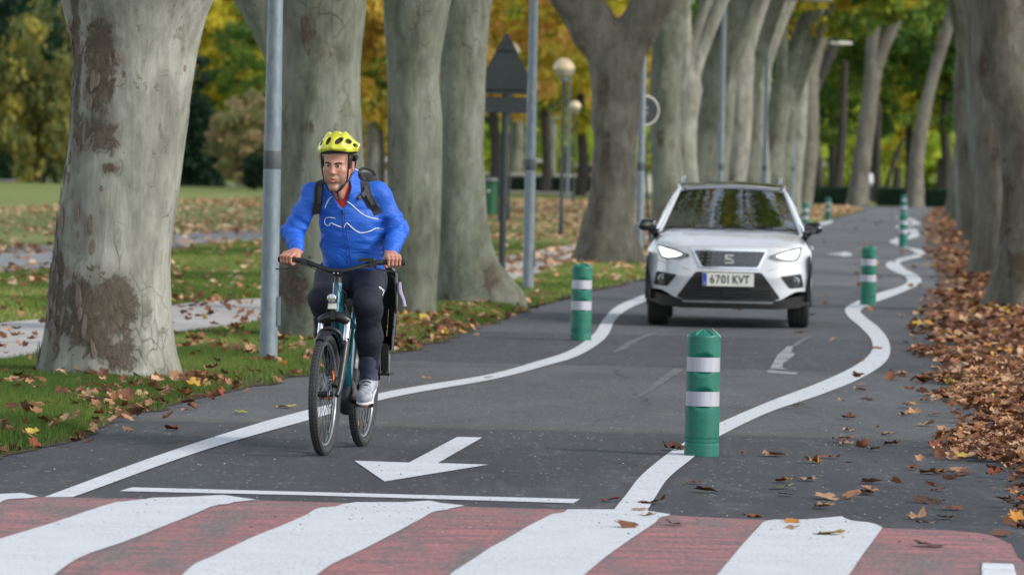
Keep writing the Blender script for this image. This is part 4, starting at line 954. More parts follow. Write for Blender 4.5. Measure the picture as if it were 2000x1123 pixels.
# two leaning trees by the hedge
def path_tree(Y, pts, label, mat, seed, name='plane_tree', limbs=(), crown=None, cm=None, group=None, cz=0, n=28):
    Pp = [P(u, v, Y) for u, v, w in pts]; Rr = [w * .86 / 2 / (10600 / Y) for u, v, w in pts]; b = Pp[0]; Pp[0] = Vector((b.x, Y, -.05))
    root = empty(name, (b.x, Y, 0.03), label, 'tree', group); C = spline(Pp, 40); R = np.interp(np.linspace(0, len(pts) - 1, 40), range(len(pts)), Rr)
    V, Q, tri = ring_surface(C, R, n, seed, .06, .3 * np.clip(1 - np.array(C)[:, 2] / .6, 0, 1.2) ** 2); me = surf_mesh('trunk', V, Q, tri); set_attr(me, 'brown', np.full(len(V), .2))
    shift(me, root.location); link('trunk', me, mat, root)
    for i, L in enumerate(limbs):
        limb('limb', [P(u, v, Y) for u, v, w in L], [w / 2 / (10600 / Y) for u, v, w in L], root, mat, seed + i + 1, 16, 24)
    if crown is not None:
        c = link('crown', crown, cm, root); c.location = (C[-1][0] - b.x, 0, cz); c.rotation_euler.z = seed
    return root
path_tree(251.5, [(1674, 405, 50), (1680, 340, 44), (1688, 280, 40), (1696, 220, 38), (1704, 160, 38), (1706, 120, 40)], 'plane tree forking into a Y at the far end of the road by the hedge', barks[2], 61,
    limbs=[[(1705, 140, 30), (1704, 100, 26), (1708, 40, 24), (1716, -20, 22), (1730, -120, 14)], [(1706, 150, 30), (1724, 95, 26), (1748, 45, 22), (1766, -10, 20), (1790, -120, 12)]], crown=crowns_far[0], cm=leaf_green, cz=5)
path_tree(248, [(1786, 412, 46), (1788, 370, 40), (1790, 320, 34), (1798, 260, 32), (1812, 190, 28), (1828, 130, 26), (1846, 70, 26), (1862, 10, 24), (1876, -40, 20), (1900, -140, 12)], 'slender plane tree leaning right with dark scars, by the hedge at the road end', barks[2], 66, crown=crowns_far[1], cm=leaf_green, cz=5)

# park trees beyond
def bg_tree(u, Y, top, cm, mesh, label, group=None, tw=.32, name='park_tree', sx=1.0, trunk=True, mat=backlit_bark, h0=7.6, seed=0, z0=0.0, zs=None):
    X = (u - 1000) / 10600 * Y; s = top / h0; root = empty(name, (X, Y, z0), label, 'tree' if 'shrub' not in name else 'shrub', group)
    if trunk:
        V, Q, tri = ring_surface(np.array([(X + .1 * math.sin(z), Y, z) for z in np.linspace(-.05, top * .6, 16)]), np.linspace(tw, tw * .6, 16), 14, seed, .1); me = surf_mesh('trunk', V, Q, tri); set_attr(me, 'brown', np.full(len(V), .2))
        shift(me, root.location); link('trunk', me, mat, root)
    c = link('crown', mesh, cm, root); c.scale = (s * sx, s * sx, (zs or s)); c.rotation_euler.z = seed * 1.7; return root
gb = 'trees closing the view beyond the park'
R_ = random.Random(5)
# far backdrop row
for i, u in enumerate(range(-678, 2700, 84)):
    Y = R_.uniform(395, 440); cmx = (leaf_yel, leaf_green, leaf_lime, leaf_org, leaf_green, leaf_yel)[i % 6]
    if u > 1500: cmx = (leaf_lime, leaf_yel, leaf_lime)[i % 3]
    bg_tree(u + R_.uniform(-20, 20), Y, 9.2 + R_.uniform(-.6, 1.2), cmx, crowns_bg[i % 4], {0: 'yellow', 1: 'green', 2: 'lime', 3: 'orange'}[[leaf_yel, leaf_green, leaf_lime, leaf_org].index(cmx)] + ' leafy tree in the far row that closes the view', {0: 'yellow ', 1: 'green ', 2: 'lime ', 3: 'orange '}[[leaf_yel, leaf_green, leaf_lime, leaf_org].index(cmx)] + gb, seed=i, sx=1.1, z0=.02)
for i, u in enumerate(list(range(-610, 2600, 110))):
    if 690 < u < 770: continue
    Y = R_.uniform(365, 392); bg_tree(u + R_.uniform(-20, 20), Y, R_.uniform(1.6, 2.6) * 1.6, leaf_lime if u > 1400 or 900 < u < 1200 else (leaf_green, leaf_yel, leaf_tan)[i % 3], crowns_low[i % 3], 'rounded leafy shrub at the foot of the far trees', 'far shrubs', name='park_shrub', trunk=False, h0=3.0, seed=i, z0=.02)
bgl = [ # u, Y, centre height, material, mesh list, label
 (10, 318, 6.6, leaf_dark, 10, 'dark evergreen tree at the far left edge of the park', 1.0), (72, 292, 5.2, leaf_olive, 11, 'weeping olive and yellow tree left of the nearest trunk', .95), (-25, 300, 5.6, leaf_dark, 12, 'drooping dark olive tree cut by the left picture edge', .9),
 (120, 330, 8.4, leaf_yel, 3, 'yellow tree behind the weeping tree, against the nearest trunk', 1.0), (445, 372, 8.6, leaf_yel, 0, 'yellow green tree high between the two nearest trunks', 1.1), (520, 350, 7.8, leaf_green, 1, 'green tree behind the tall grey post', 1.0), (400, 402, 6.5, leaf_green, 2, 'mid green tree low between the two nearest trunks', 1.1),
 (735, 300, 9.2, leaf_org, 2, 'orange tinged tree seen in the gap right of the cyclist', .9), (960, 262, 9.6, leaf_org, 3, 'orange crowned tree above the triangular sign', .95), (1060, 300, 9.8, leaf_org, 0, 'orange and yellow tree behind the globe lamps', 1.0), (1130, 280, 8.8, leaf_yel, 1, 'golden tree left of the forked trunk', .8), (1180, 330, 9, leaf_org, 2, 'orange tree behind the forked trunk', 1.0),
 (1010, 372, 5.2, leaf_green, 2, 'low green tree behind the triangular sign', .9), (1100, 350, 4.6, leaf_lime, 3, 'lime green small tree behind the far hedge', .8),
 (1620, 296, 8.4, leaf_green, 1, 'green tree above the lamp heads at the road end', .9), (1700, 285, 9.0, leaf_green, 2, 'dense green tree behind the Y shaped plane tree', .95), (1770, 300, 8.6, leaf_yel, 3, 'yellow green tree between the two leaning trees', .9), (1840, 282, 9.2, leaf_green, 0, 'dark green tree behind the leaning slender tree', .9), (1905, 300, 8.8, leaf_yel, 1, 'yellow tree behind the right row', 1.0),
 (1590, 330, 5.6, leaf_lime, 0, 'sunlit lime tree low behind the far left bollards', .7), (1665, 340, 5.0, leaf_lime, 1, 'sunlit lime tree low behind the Y shaped tree', .7), (1745, 335, 4.8, leaf_yel, 2, 'sunlit yellow tree low between the leaning trees', .7), (1830, 345, 5.0, leaf_lime, 3, 'sunlit lime tree low right of the slender tree', .7)]
for i, (u, Y, h, cm, k, lab, sx) in enumerate(bgl): bg_tree(u, Y, h, cm, crowns_bg[k] if k < 10 else crowns_low[k - 10], lab, seed=i + 3, sx=sx * (1 if k < 10 else .62), h0=7.6 if k < 10 else 3.0)
dark_mat = backlit_bark
for u, Y, w, pts, lab in ((1597, 262, 1, [(1601, 402, 18), (1600, 340, 17), (1594, 280, 15), (1592, 220, 14), (1590, 100, 12)], 'thin dark trunk left of the two dark trunks behind the hedge'),
                          (1640, 268, 1, [(1632, 398, 27), (1638, 340, 24), (1643, 290, 22), (1646, 240, 20), (1650, 120, 14)], 'thick dark trunk behind the hedge left of the Y shaped tree'),
                          (1714, 272, 1, [(1714, 398, 20), (1714, 340, 17), (1714, 290, 16), (1716, 200, 12)], 'dark straight trunk behind the hedge right of the Y shaped tree'),
                          (1730, 280, 1, [(1728, 398, 12), (1736, 350, 11), (1748, 310, 10), (1765, 270, 8)], 'thin dark stem leaning right behind the hedge'),
                          (1560, 240, 1, [(1566, 409, 34), (1570, 300, 24), (1578, 220, 24), (1598, 160, 24), (1622, 108, 22), (1650, 40, 16)], 'dark trunk leaning right out of the left row end'),
                          (1010, 345, 1, [(1006, 372, 31), (1008, 320, 29), (1011, 270, 27), (1013, 180, 22)], 'grey trunk between the triangular sign and the second grey post'),
                          (1074, 325, 1, [(1072, 376, 33), (1074, 330, 27), (1076, 270, 26), (1080, 200, 22)], 'grey trunk between the second grey post and the globe lamp'),
                          (730, 300, 1, [(731, 384, 34), (731, 320, 30), (730, 260, 28), (727, 200, 26)], 'grey trunk in the gap right of the cyclist, before the pale building')):
    path_tree(Y, pts, lab, barks[1] if 'grey' in lab else backlit_bark, int(u), name='park_tree', n=18, crown=crowns_far[int(u) % 3] if 'leaning' not in lab else None, cm=leaf_green if u > 1200 else leaf_org, cz=1.5)
cone = crown_mesh('crown', 400, rad=(1.7, 1.7, 4.3), cz=4.3, ncl=150, per=60, card=.16, clr=(.4, .7), shape='cone')
bg_tree(386, 292, 3.5, leaf_dark, cone, 'dark conical conifer between the two nearest trunks', h0=4.3, name='conifer', seed=1, tw=.2)
o = bg_tree(352, 300, 3.2, leaf_dark, cone, 'dark conifer half hidden by the nearest trunk', h0=4.3, name='conifer', seed=2, tw=.2)
shr = crown_mesh('crown', 410, rad=(2.2, 2.0, 2.5), cz=2.5, ncl=110, per=80, card=.11, clr=(.35, .7), low=.5)
bg_tree(482, 279, 2.5, leaf_tan, shr, 'large rounded tan and green shrub left of the tall grey post', h0=2.5, name='park_shrub', seed=3, trunk=False)
bg_tree(495, 268, 1.0, leaf_dark, shr, 'small dark shrub in front of the big tan shrub', h0=2.5, name='park_shrub', seed=4, trunk=False, sx=.95)

# hedges
def hedge(name, x0, y0, x1, y1, h, d, label, n=2600, u0=None):
    L = math.hypot(x1 - x0, y1 - y0); a = math.atan2(y1 - y0, x1 - x0); root = empty(name, ((x0 + x1) / 2, (y0 + y1) / 2, 0.01), label, 'hedge', rot=(0, 0, a))
    MB().box((0, 0, h * .47), (L / 2 - .06, d / 2 - .07, h * .47)).obj('hedge_core', simple('hedge_core', (0.008, 0.02, 0.011), .95) if 'hc' not in MAT else MAT['hc'], root, False); MAT['hc'] = bpy.data.materials['hedge_core']
    n = int(n * L / 4); face = rng.integers(0, 4, n); px_ = rng.uniform(-L / 2, L / 2, n); pz = rng.uniform(0.02, h, n); py = rng.uniform(-d / 2, d / 2, n)
    X_ = px_.copy(); Y2 = py.copy(); Z2 = pz.copy(); Y2[face < 2] = -d / 2; Z2[face == 2] = h; e = face == 3; Y2[e] = d / 2
    ends = rng.random(n) < .12; X_[ends] = np.sign(rng.random(ends.sum()) - .5) * L / 2; Y2[ends] = py[ends]; Z2[ends] = pz[ends]
    pos = np.stack([X_, Y2, Z2], -1) + rng.normal(0, .025, (n, 3)); tv = np.array([(-1, 0, 0), (0, .6, .15), (1, 0, 0), (0, -.6, .15)]); R = rotm(rng.normal(0, 1.2, n), rng.normal(0, 1.2, n), rng.random(n) * 6.28)
    V = (np.einsum('nij,kj->nki', R, tv) * .05 + pos[:, None]).reshape(-1, 3); me = mesh_np('hedge_leaves', V, np.arange(4 * n).reshape(-1, 4), False); set_attr(me, 'tint', np.repeat(rng.random(n), 4))
    link('hedge_leaves', me, leaf_hedge, root, kind='stuff'); return root
hedge('hedge', 12.6, 254.0, 16.0, 253.6, .82, .7, 'clipped dark green hedge left of the Y shaped tree at the road end')
hedge('hedge', 17.0, 253.6, 18.5, 253.2, .82, .7, 'clipped dark hedge between the two leaning trees at the road end')
hedge('hedge', 18.9, 252.9, 24.5, 251.0, .82, .7, 'clipped dark hedge right of the slender leaning tree')
hedge('hedge', -4.5, 318, 6.0, 316, .85, .8, 'low dark hedge across the far lawn behind the globe lamps')
wallm = simple('pale_wall', (0.55, 0.52, 0.46), .8, var=.1, scale=2)
bevel(MB().box((0, 0, .5), (11, .12, .5)).obj('low_wall', wallm, None, False, label='pale low wall behind the far hedge', cat='wall'), .01).location = (-1, 332, .02)

# pale building seen in the gap
b = empty('building', (-10.6, 455, .02), 'pale bluish building glimpsed in the gap right of the cyclist', 'building')
wm = simple('pale_render', (0.62, 0.66, 0.78), .7, var=.06, scale=1)
MB().box((0, 3, 3.0), (3.6, 3, 3.0)).obj('wall', wm, b, False)
MB().box((0, 3, 6.12), (3.8, 3.2, .12)).obj('roof', simple('building_roof', (0.2, 0.12, 0.08), .8), b, False)
gl = simple('dark_glass', (0.02, 0.025, 0.035), .1)
for x in (-2.6, -1.0, .6, 2.2):
    for z in (1.2, 3.6):
        w = MB().box((x, -.02, z), (.45, .05, .6)).obj('window', gl, b, False); MB().box((x, -.04, z - .66), (.52, .06, .05)).obj('sill', wm, w, False)

# bark plates peeling from the nearest trunk
fl_m = simple('bark_plate', (0.16, 0.125, 0.10), .9, var=.4, scale=14, bump=.6, bscale=40)
fl_me = []
for s in range(4):
    r = random.Random(s); V = []; Fs = []; nx, nz = 5, 7
    for j in range(nz):
        for i in range(nx):
            a = (i / (nx - 1) - .5); b2 = j / (nz - 1) - .5; e = max(0, .5 - abs(b2)) ** .4
            V.append((a * .9 * e * r.uniform(.8, 1.1), -.02 - .10 * abs(b2) ** 1.5 * (1 if b2 > 0 else 1.4) + r.uniform(-.015, .015), b2 * 1.0 + r.uniform(-.04, .04)))
    Fs = [[j * nx + i, j * nx + i + 1, (j + 1) * nx + i + 1, (j + 1) * nx + i] for j in range(nz - 1) for i in range(nx - 1)]
    me = mesh_np('bark_plate', V, np.array(Fs)); bm = bmesh.new(); bm.from_mesh(me)
    bmesh.ops.solidify(bm, geom=bm.faces[:], thickness=.035); bm.to_mesh(me); bm.free(); me.materials.append(fl_m); fl_me.append(me)
(CA, RA) = profA
r = random.Random(3)
for k in range(110):
    if k < 70: th = math.radians(r.gauss(186, 14)); z = r.uniform(.15, 2.95)
    else: th = math.radians(r.uniform(205, 262)); z = r.choice([r.gauss(2.2, .35), r.gauss(.8, .35)])
    z = min(max(z, .1), 3.0); i = int((z + .06) / .022); i = min(i, len(CA) - 1); rad = RA[i] * 1.0
    o = bpy.data.objects.new('bark_plate', fl_me[k % 4]); COL.objects.link(o); o.parent = tA
    # snap to the trunk surface
    vs = trA.data.vertices; row = i * 150; A_ = th % (2 * math.pi)
    cc = Vector((CA[i][0] - tA.location.x, 0, z - tA.location.z)); best = None; d = Vector((math.cos(th), math.sin(th), 0))
    hit = max(range(150), key=lambda q_: (vs[row + q_].co - cc).normalized().dot(d)); pco = vs[row + hit].co
    o.location = pco + d * .004; o.rotation_euler = (r.uniform(-.1, .06), r.uniform(-.25, .25), math.atan2(d.y, d.x) + math.pi / 2); s = r.uniform(.035, .10); o.scale = (s * r.uniform(.6, 1.3), s * .8, s * r.uniform(1.0, 2.4))

# ------------------------------------------------------------------ bollards
t = NT('green_plastic'); c = t.ramp(t.noise(9, 4), [(.3, (.004, .115, .078)), (.7, (.005, .15, .102))])
c = t.mix(t.ramp(t.noise(14, 7, .75), [(.55, 0), (.68, .35)]), c, (.06, .10, .08)); c = t.mix(t.ramp(t.noise(5, 7, .8, t.map((1, 1, .4))), [(.56, 0), (.66, .45)]), c, (.035, .05, .04)); c = t.mix(t.ramp(t.noise(60, 3, .8, t.map((.3, .3, 1))), [(.68, 0), (.72, .5)]), c, (.25, .36, .32))
t.base(c).rough(t.ramp(t.noise(12, 5), [(.3, .28), (.7, .5)])); t.bump(t.noise(30, 4), .15, .005); green_pl = t.m
tB_ = NT('reflective_band'); c = tB_.ramp(tB_.noise(4, 4, vec=tB_.map((9, 9, .6))), [(.3, (.36, .37, .43)), (.7, (.47, .48, .54))]); tB_.base(c).rough(.35); tB_.b.inputs['Metallic'].default_value = .25; band_m = tB_.m
def bollard_shell(name, z0, z1, R, facets, dome=False, n=64):
    zs = list(np.linspace(z0, z1, max(2, int((z1 - z0) / .006)))); V = []
    for z in zs:
        for k in range(n):
            a = 2 * math.pi * k / n; r_ = R(z)
            for fa in (-90, 90):
                ca = math.cos(a - math.radians(fa))
                if ca > .2:
                    for zb, sgn in facets:
                        d = (z - zb) * sgn
                        if -0.001 <= d < .03: r_ = min(r_, (R(z) - .017 * (1 - d / .03)) / ca)
            zz = z
            V.append((r_ * math.cos(a), r_ * math.sin(a), zz))
    m = len(zs); Fs = [[i * n + k, i * n + (k + 1) % n, (i + 1) * n + (k + 1) % n, (i + 1) * n + k] for i in range(m - 1) for k in range(n)]
    if dome:                                   # shallow roof with a ridge, as if pinched
        H = 12; base = (m - 1) * n
        for j in range(1, H + 1):
            t_ = j / H
            for k in range(n):
                x, y, z = V[base + k]; s_ = math.cos(t_ * math.pi / 2) ** .9; rdg = .010 * (1 - abs(math.sin(2 * math.pi * k / n * 1.5 + .6)))
                V.append((x * s_, y * s_, z1 + .046 * math.sin(t_ * math.pi / 2) ** .8 * (1 - .25 * abs(x * s_) / .1) - .012 * (1 - t_) * t_ * 4 * (math.sin(3 * math.pi * 2 * k / n) > 0) + 0 * rdg))
            for k in range(n): Fs.append([base + (j - 1) * n + k, base + (j - 1) * n + (k + 1) % n, base + j * n + (k + 1) % n, base + j * n + k])
    me = mesh_np(name, V, np.array(Fs)); me.set_sharp_from_angle(angle=math.radians(28)); return me
Rb = lambda z: .1035 if z < .072 else (.099 if z < .082 else (.1005 if z < .11 else (.1025 if z < .30 else .101)))
body1 = bollard_shell('post_body', 0, .297, Rb, [(.297, -1)]); body2 = bollard_shell('post_body', .383, .50, lambda z: .101, [(.383, 1), (.50, -1)])
body3 = bollard_shell('post_body', .585, .704, lambda z: .1005, [(.585, 1)], dome=True)
bd1 = bollard_shell('reflective_band', .297, .383, lambda z: .0995, []); bd2 = bollard_shell('reflective_band', .50, .585, lambda z: .0990, [])
for m_ in (body1, body2, body3): m_.materials.append(green_pl)
for m_ in (bd1, bd2): m_.materials.append(band_m)
Vt, Ft = tube([(.045, -.01, .755), (.07, -.045, .735), (.095, -.04, .705), (.1, -.02, .69)], .0022, 6, 12)
seam_me = mesh_np('cap_seam', Vt, [list(f) for f in Ft]); seam_me.materials.append(simple('bright_seam', (.35, .55, .5), .3))
bl = [((1370, 888), 0, 'nearest green bollard with two pale bands, in front of the white car'),
      ((1134, 663), .1, 'green bollard left of the white car, in the bend of the left white line'),
      ((1695, 594), -.1, 'green bollard right of the white car, where the right line curves in'),
      ((1764, 480), .2, 'green bollard beyond the right one, front of the three in line at the far right')]
for i, ((u, v), rz, lab) in enumerate(bl + [(None, 1, x) for x in ('middle green bollard of the three lined up at the far right', 'farthest green bollard at the right, tip of the three in line', 'green bollard seen above the right mirror of the white car', 'far small green bollard alone on the left bend of the road')] if False else bl):
    p = gp(u, v + 2, zroad); root = empty('bollard', (p.x, p.y, p.z), lab, 'bollard', 'green bollards along the lane', (0, 0, rz))
    for nm, me in (('post_body', body1), ('reflective_band', bd1), ('post_body', body2), ('reflective_band', bd2), ('post_body', body3), ('cap_seam', seam_me)): link(nm, me, None, root)
for u, Y, lab in ((1762, 168, 'middle green bollard of the three lined up at the far right'), (1762, 212, 'farthest green bollard at the right, only its tip showing behind two others'),
                  (1570, 150, 'green bollard seen just above the right mirror of the white car'), (1614, 180, 'small far green bollard alone on the left side of the road end')):
    root = empty('bollard', ((u - 1000) / 10600 * Y, Y, 0.0), lab, 'bollard', 'green bollards along the lane', (0, 0, u))
    for nm, me in (('post_body', body1), ('reflective_band', bd1), ('post_body', body2), ('reflective_band', bd2), ('post_body', body3)): link(nm, me, None, root)

# ------------------------------------------------------------------ lamp posts
tG = NT('galvanised_steel'); c = tG.ramp(tG.noise(6, 6, .7, tG.map((3, 3, 1))), [(.3, (.13, .165, .195)), (.55, (.19, .23, .26)), (.8, (.27, .31, .33))]); tG.base(c).rough(tG.ramp(tG.noise(20, 4), [(.3, .42), (.7, .62)])); tG.b.inputs['Metallic'].default_value = .35; tG.bump(tG.noise(60, 4), .12, .004); galv = tG.m
lampw = simple('lamp_housing', (.62, .60, .54), .45, var=.05)
darkmetal = simple('dark_green_metal', (.012, .022, .02), .45)
greyback = simple('sign_back', (.018, .024, .025), .7, var=.15, scale=5)
def street_lamp(x, y, label, h=6.25, r=.072, door=True):
    root = empty('street_lamp', (x, y, float(zlawn(x, y)) - .005), label, 'street lamp', 'grey street lamps along the left side')
    MB().lathe([(r, 0), (r * .98, 1.5), (r * .8, 3.2), (r * .62, h)], n=28).obj('post', galv, root)
    MB().box((r + .004, 0.0, .42), (.012, .045, .115)).obj('access_door', galv, root, False)
    MB().lathe([(r * .93, 1.55), (r * .99, 1.56), (r * .99, 1.70), (r * .93, 1.71)], n=24).obj('clamp_band', simple('band_dark', (.06, .07, .075), .6) if 'bd' not in MAT else MAT['bd'], root); MAT['bd'] = bpy.data.materials['band_dark']
    MB().add(tube([(0, 0, h - .1), (.25, 0, h + .06), (1.0, 0, h + .12)], .028, 10, 12)).obj('arm', galv, root)
    s = SDF((.85, -.25, h - .06), (1.95, .25, h + .34), .02); s.ell((1.38, 0, h + .13), (.44, .13, .085), .02); s.nets; link('lamp_head', s.mesh('lamp_head', 2), lampw, root)
    return root
for i, (u, v, lab) in enumerate(((524, 711, 'tall thick grey post standing between the nearest trunk and the cyclist'), (1031, 567, 'tall grey lamp post right of the triangular sign'), (1248, 505, 'grey lamp post right of the forked trunk, carrying the round sign'))):
    p = gp(u, v, lambda a, b: .045); street_lamp(p.x, p.y, lab)
for i, Y in enumerate((125, 152, 178, 205)):
    X = [4.75, 7.0, 9.12, 10.85][i]
    street_lamp(X, Y, ['grey street lamp hidden among the left row trunks, nearest of the far ones', 'street lamp whose pale head shows highest beside the left row', 'street lamp whose pale head hangs over the road end', 'street lamp with the lowest pale head over the far road'][i])
def globe_lamp(u, Y, h, label, group='park globe lamps'):
    X = (u - 1000) / 10600 * Y; root = empty('globe_lamp', (X, Y, .03), label, 'park lamp', group)
    MB().lathe([(.06, 0), (.055, .5), (.04, .55), (.035, h - .28)], n=16).obj('pole', darkmetal, root)
    MB().lathe([(.05, h - .30), (.09, h - .27), (.09, h - .22), (.06, h - .2)], n=18).obj('collar', galv, root)
    prof = lambda a0, a1, R: [(R * math.cos(math.radians(a)), h + R * math.sin(math.radians(a))) for a in np.linspace(a0, a1, 12)]
    MB().lathe(prof(-2, 90, .24), n=28, cap=False).obj('globe_cover', simple('globe_cream', (.62, .50, .30), .35, var=.1) if 'gc' not in MAT else MAT['gc'], root); MAT['gc'] = bpy.data.materials['globe_cream']
    MB().lathe(prof(-75, -2, .232), n=28, cap=False).obj('globe_bowl', simple('globe_grey', (.36, .33, .26), .25, var=.1) if 'gg' not in MAT else MAT['gg'], root); MAT['gg'] = bpy.data.materials['globe_grey']
    return root
globe_lamp(1093, 121.9, 3.79, 'cream globe lamp on a dark pole left of the forked trunk')
globe_lamp(990, 150, 4.72, 'globe lamp half hidden behind the triangular sign')
globe_lamp(1116, 224, 4.0, 'small distant globe lamp just right of the nearer globe lamp pole')
root = empty('lamp_post', ((1104 - 1000) / 10600 * 262, 262, .02), 'far thin grey post between the two globe lamp poles', 'post'); MB().lathe([(.09, 0), (.075, 3), (.06, 6)], n=14).obj('post', galv, root)
# triangular warning sign seen from behind
p = gp(980, 540); sg = empty('warning_sign', (p.x, p.y, .03), 'triangular road sign seen from behind with a small panel under it', 'road sign')
S_ = 10600 / p.y; zt = lambda v: P(980, v, p.y).z - .03
MB().lathe([(.052, 0), (.052, zt(76))], n=18).obj('post', greyback, sg)
def plate(name, pts, y0, th, mat, parent, rad=0.0):
    V = [(x, y0, z) for x, z in pts] + [(x, y0 + th, z) for x, z in pts]; n = len(pts)
    o = link(name, mesh_np(name, V, [list(range(n)), list(range(n, 2 * n))[::-1]] + [[i, i + n, (i + 1) % n + n, (i + 1) % n] for i in range(n)], False), mat, parent); return o
def rounded(pts, r, k=5):
    out = []; n = len(pts)
    for i in range(n):
        a, b, c = [np.array(pts[j % n], float) for j in (i - 1, i, i + 1)]; u = (a - b) / np.linalg.norm(a - b); w = (c - b) / np.linalg.norm(c - b)
        p0, p1 = b + u * r, b + w * r
        for t_ in np.linspace(0, 1, k): out.append(tuple((1 - t_) ** 2 * p0 + 2 * t_ * (1 - t_) * b + t_ * t_ * p1))
    return out
zb_, zt_ = zt(184), zt(60); hw = 63 / S_
plate('sign_plate', rounded([(-hw, zb_), (hw, zb_), (0.0, zt_)], .09), -.07, .012, greyback, sg)
for v in (96, 172): MB().box((0, -.088, zt(v)), (.14 if v < 100 else .3, .006, .022)).obj('bracket', greyback, sg, False)
z1, z0 = zt(190), zt(221); plate('supplementary_panel', rounded([(-.345, z0), (.345, z0), (.345, z1), (-.345, z1)], .04), -.07, .012, greyback, sg)
# round sign, seen from behind at a slant
p = gp(1248, 505); zc = P(1258, 216, p.y).z; rs = empty('round_sign', (p.x + .06, p.y + .09, zc), 'round road sign with a pale rim, mostly hidden behind the grey lamp post', 'road sign', rot=(0, 0, .35))
MB().lathe([(.245, 0), (.25, .006), (.25, .02), (.245, .024)], n=40, axis='Y').obj('sign_disc', greyback, rs); V, Fs = tube([(.262 * math.cos(a), .01, .262 * math.sin(a)) for a in np.linspace(0, 2 * math.pi, 48, endpoint=False)], .016, 8, closed=True)
link('rim', mesh_np('rim', V, Fs), lampw, rs); MB().box((-.02, -.03, .05), (.05, .03, .02)).box((-.02, -.03, -.05), (.05, .03, .02)).obj('clamp', galv, rs, False)
a, b = P(1272, 440, 101), P(1257, 262, 101); pr = empty('leaning_pole', (a.x, 101, 0.02), 'thin dark pole leaning against the grey post with the round sign', 'pole')
MB().add(tube([(0, 0, 0), (b.x - a.x + .0, 0, b.z)], .022, 10)).obj('pole', darkmetal, pr)
# litter bin
X = (955 - 1000) / 10600 * 150; bn = empty('litter_bin', (X, 150, .03), 'green cylindrical litter bin left of the triangular sign post', 'litter bin')
binm = simple('bin_green', (.012, .10, .045), .45, var=.1)
MB().lathe([(.17, .20), (.19, .22), (.20, 1.06), (.21, 1.07), (.21, 1.10)], n=26).obj('bin_body', binm, bn); MB().lathe([(.185, 1.09), (.185, 1.13)], n=26).obj('bin_opening', matte_black, bn)
MB().lathe([(.215, 1.14), (.20, 1.20), (.12, 1.23)], n=26).obj('bin_lid', simple('bin_lid_grey', (.16, .2, .19), .5), bn); MB().box((.24, 0, .65), (.035, .035, .65)).obj('bin_post', darkmetal, bn, False)
MB().box((-.06, -.195, .86), (.035, .008, .035)).obj('sticker', lampw, bn, False)

# ------------------------------------------------------------------ distant walkers
def walker(u, Y, h, top_c, leg_c, label, seed=0):
    X = (u - 1000) / 10600 * Y; root = empty('person', (X, Y, .02), label, 'person'); k = h / 1.75
    s = SDF((-.4, -.4, -.02), (.4, .4, 1.85), .018)
    for sx, fy in ((-1, .12), (1, -.14)):
        s.cone((sx * .09, 0, .92 * k), (sx * .10, fy * .5, .5 * k), .085, .06, .03).cone((sx * .10, fy * .5, .5 * k), (sx * .10, fy + .06, .08), .055, .04, .02).ell((sx * .10, fy - .03, .05), (.045, .13, .045), .02)
        s.cone((sx * .19, 0, 1.40 * k), (sx * .24, fy * -.3, 1.12 * k), .05, .042, .03).cone((sx * .24, -fy * .3, 1.12 * k), (sx * .22, -fy * .9, .88 * k), .042, .03, .02).ell((sx * .22, -fy, .82 * k), (.025, .035, .06), .02)
    s.ell((0, 0, .95 * k), (.16, .11, .14), .04).ell((0, 0, 1.25 * k), (.19, .115, .27), .06).cone((0, 0, 1.45 * k), (0, -.01, 1.58 * k), .055, .05, .03).ell((0, -.01, 1.66 * k), (.075, .095, .115), .02)
    skin = simple('far_skin', (.42, .25, .18), .6) if 'fs' not in MAT else MAT['fs']; MAT['fs'] = skin
    link('body', s.mesh('body', 1), skin, root)
    t = SDF((-.42, -.4, .6), (.42, .4, 1.6), .02)
    for sx, fy in ((-1, .12), (1, -.14)): t.cone((sx * .19, 0, 1.41 * k), (sx * .24, fy * -.3, 1.12 * k), .07, .058, .03).cone((sx * .24, -fy * .3, 1.12 * k), (sx * .225, -fy * .8, .9 * k), .055, .045, .02)
    t.ell((0, 0, 1.22 * k), (.21, .14, .33), .06); link('jacket', t.mesh('jacket', 1), simple('cloth_%d' % seed, top_c, .8), root)
    t = SDF((-.3, -.4, .0), (.3, .4, 1.1), .02)
    for sx, fy in ((-1, .12), (1, -.14)): t.cone((sx * .09, 0, .92 * k), (sx * .10, fy * .5, .5 * k), .1, .075, .03).cone((sx * .10, fy * .5, .5 * k), (sx * .10, fy + .06, .12), .07, .055, .02)
    link('trousers', t.mesh('trousers', 1), simple('cloth_b%d' % seed, leg_c, .8), root)
    t = SDF((-.12, -.12, 1.6 * k), (.12, .12, 1.85 * k), .015); t.ell((0, .012, 1.685 * k), (.082, .098, .1), .02); t.ell((0, -.1, 1.62 * k), (.07, .06, .09), .02, 'sub'); link('hair', t.mesh('hair', 1), simple('hair_%d' % seed, (.02, .013, .01), .7), root)
    return root
walker(1690, 274, 1.74, (.62, .64, .66), (.02, .025, .05), 'distant person in a white top walking behind the hedge at the road end', 1)
walker(1150, 330, 1.85, (.012, .014, .03), (.012, .014, .02), 'distant person in dark clothes behind the far hedge, left of the forked trunk', 2)

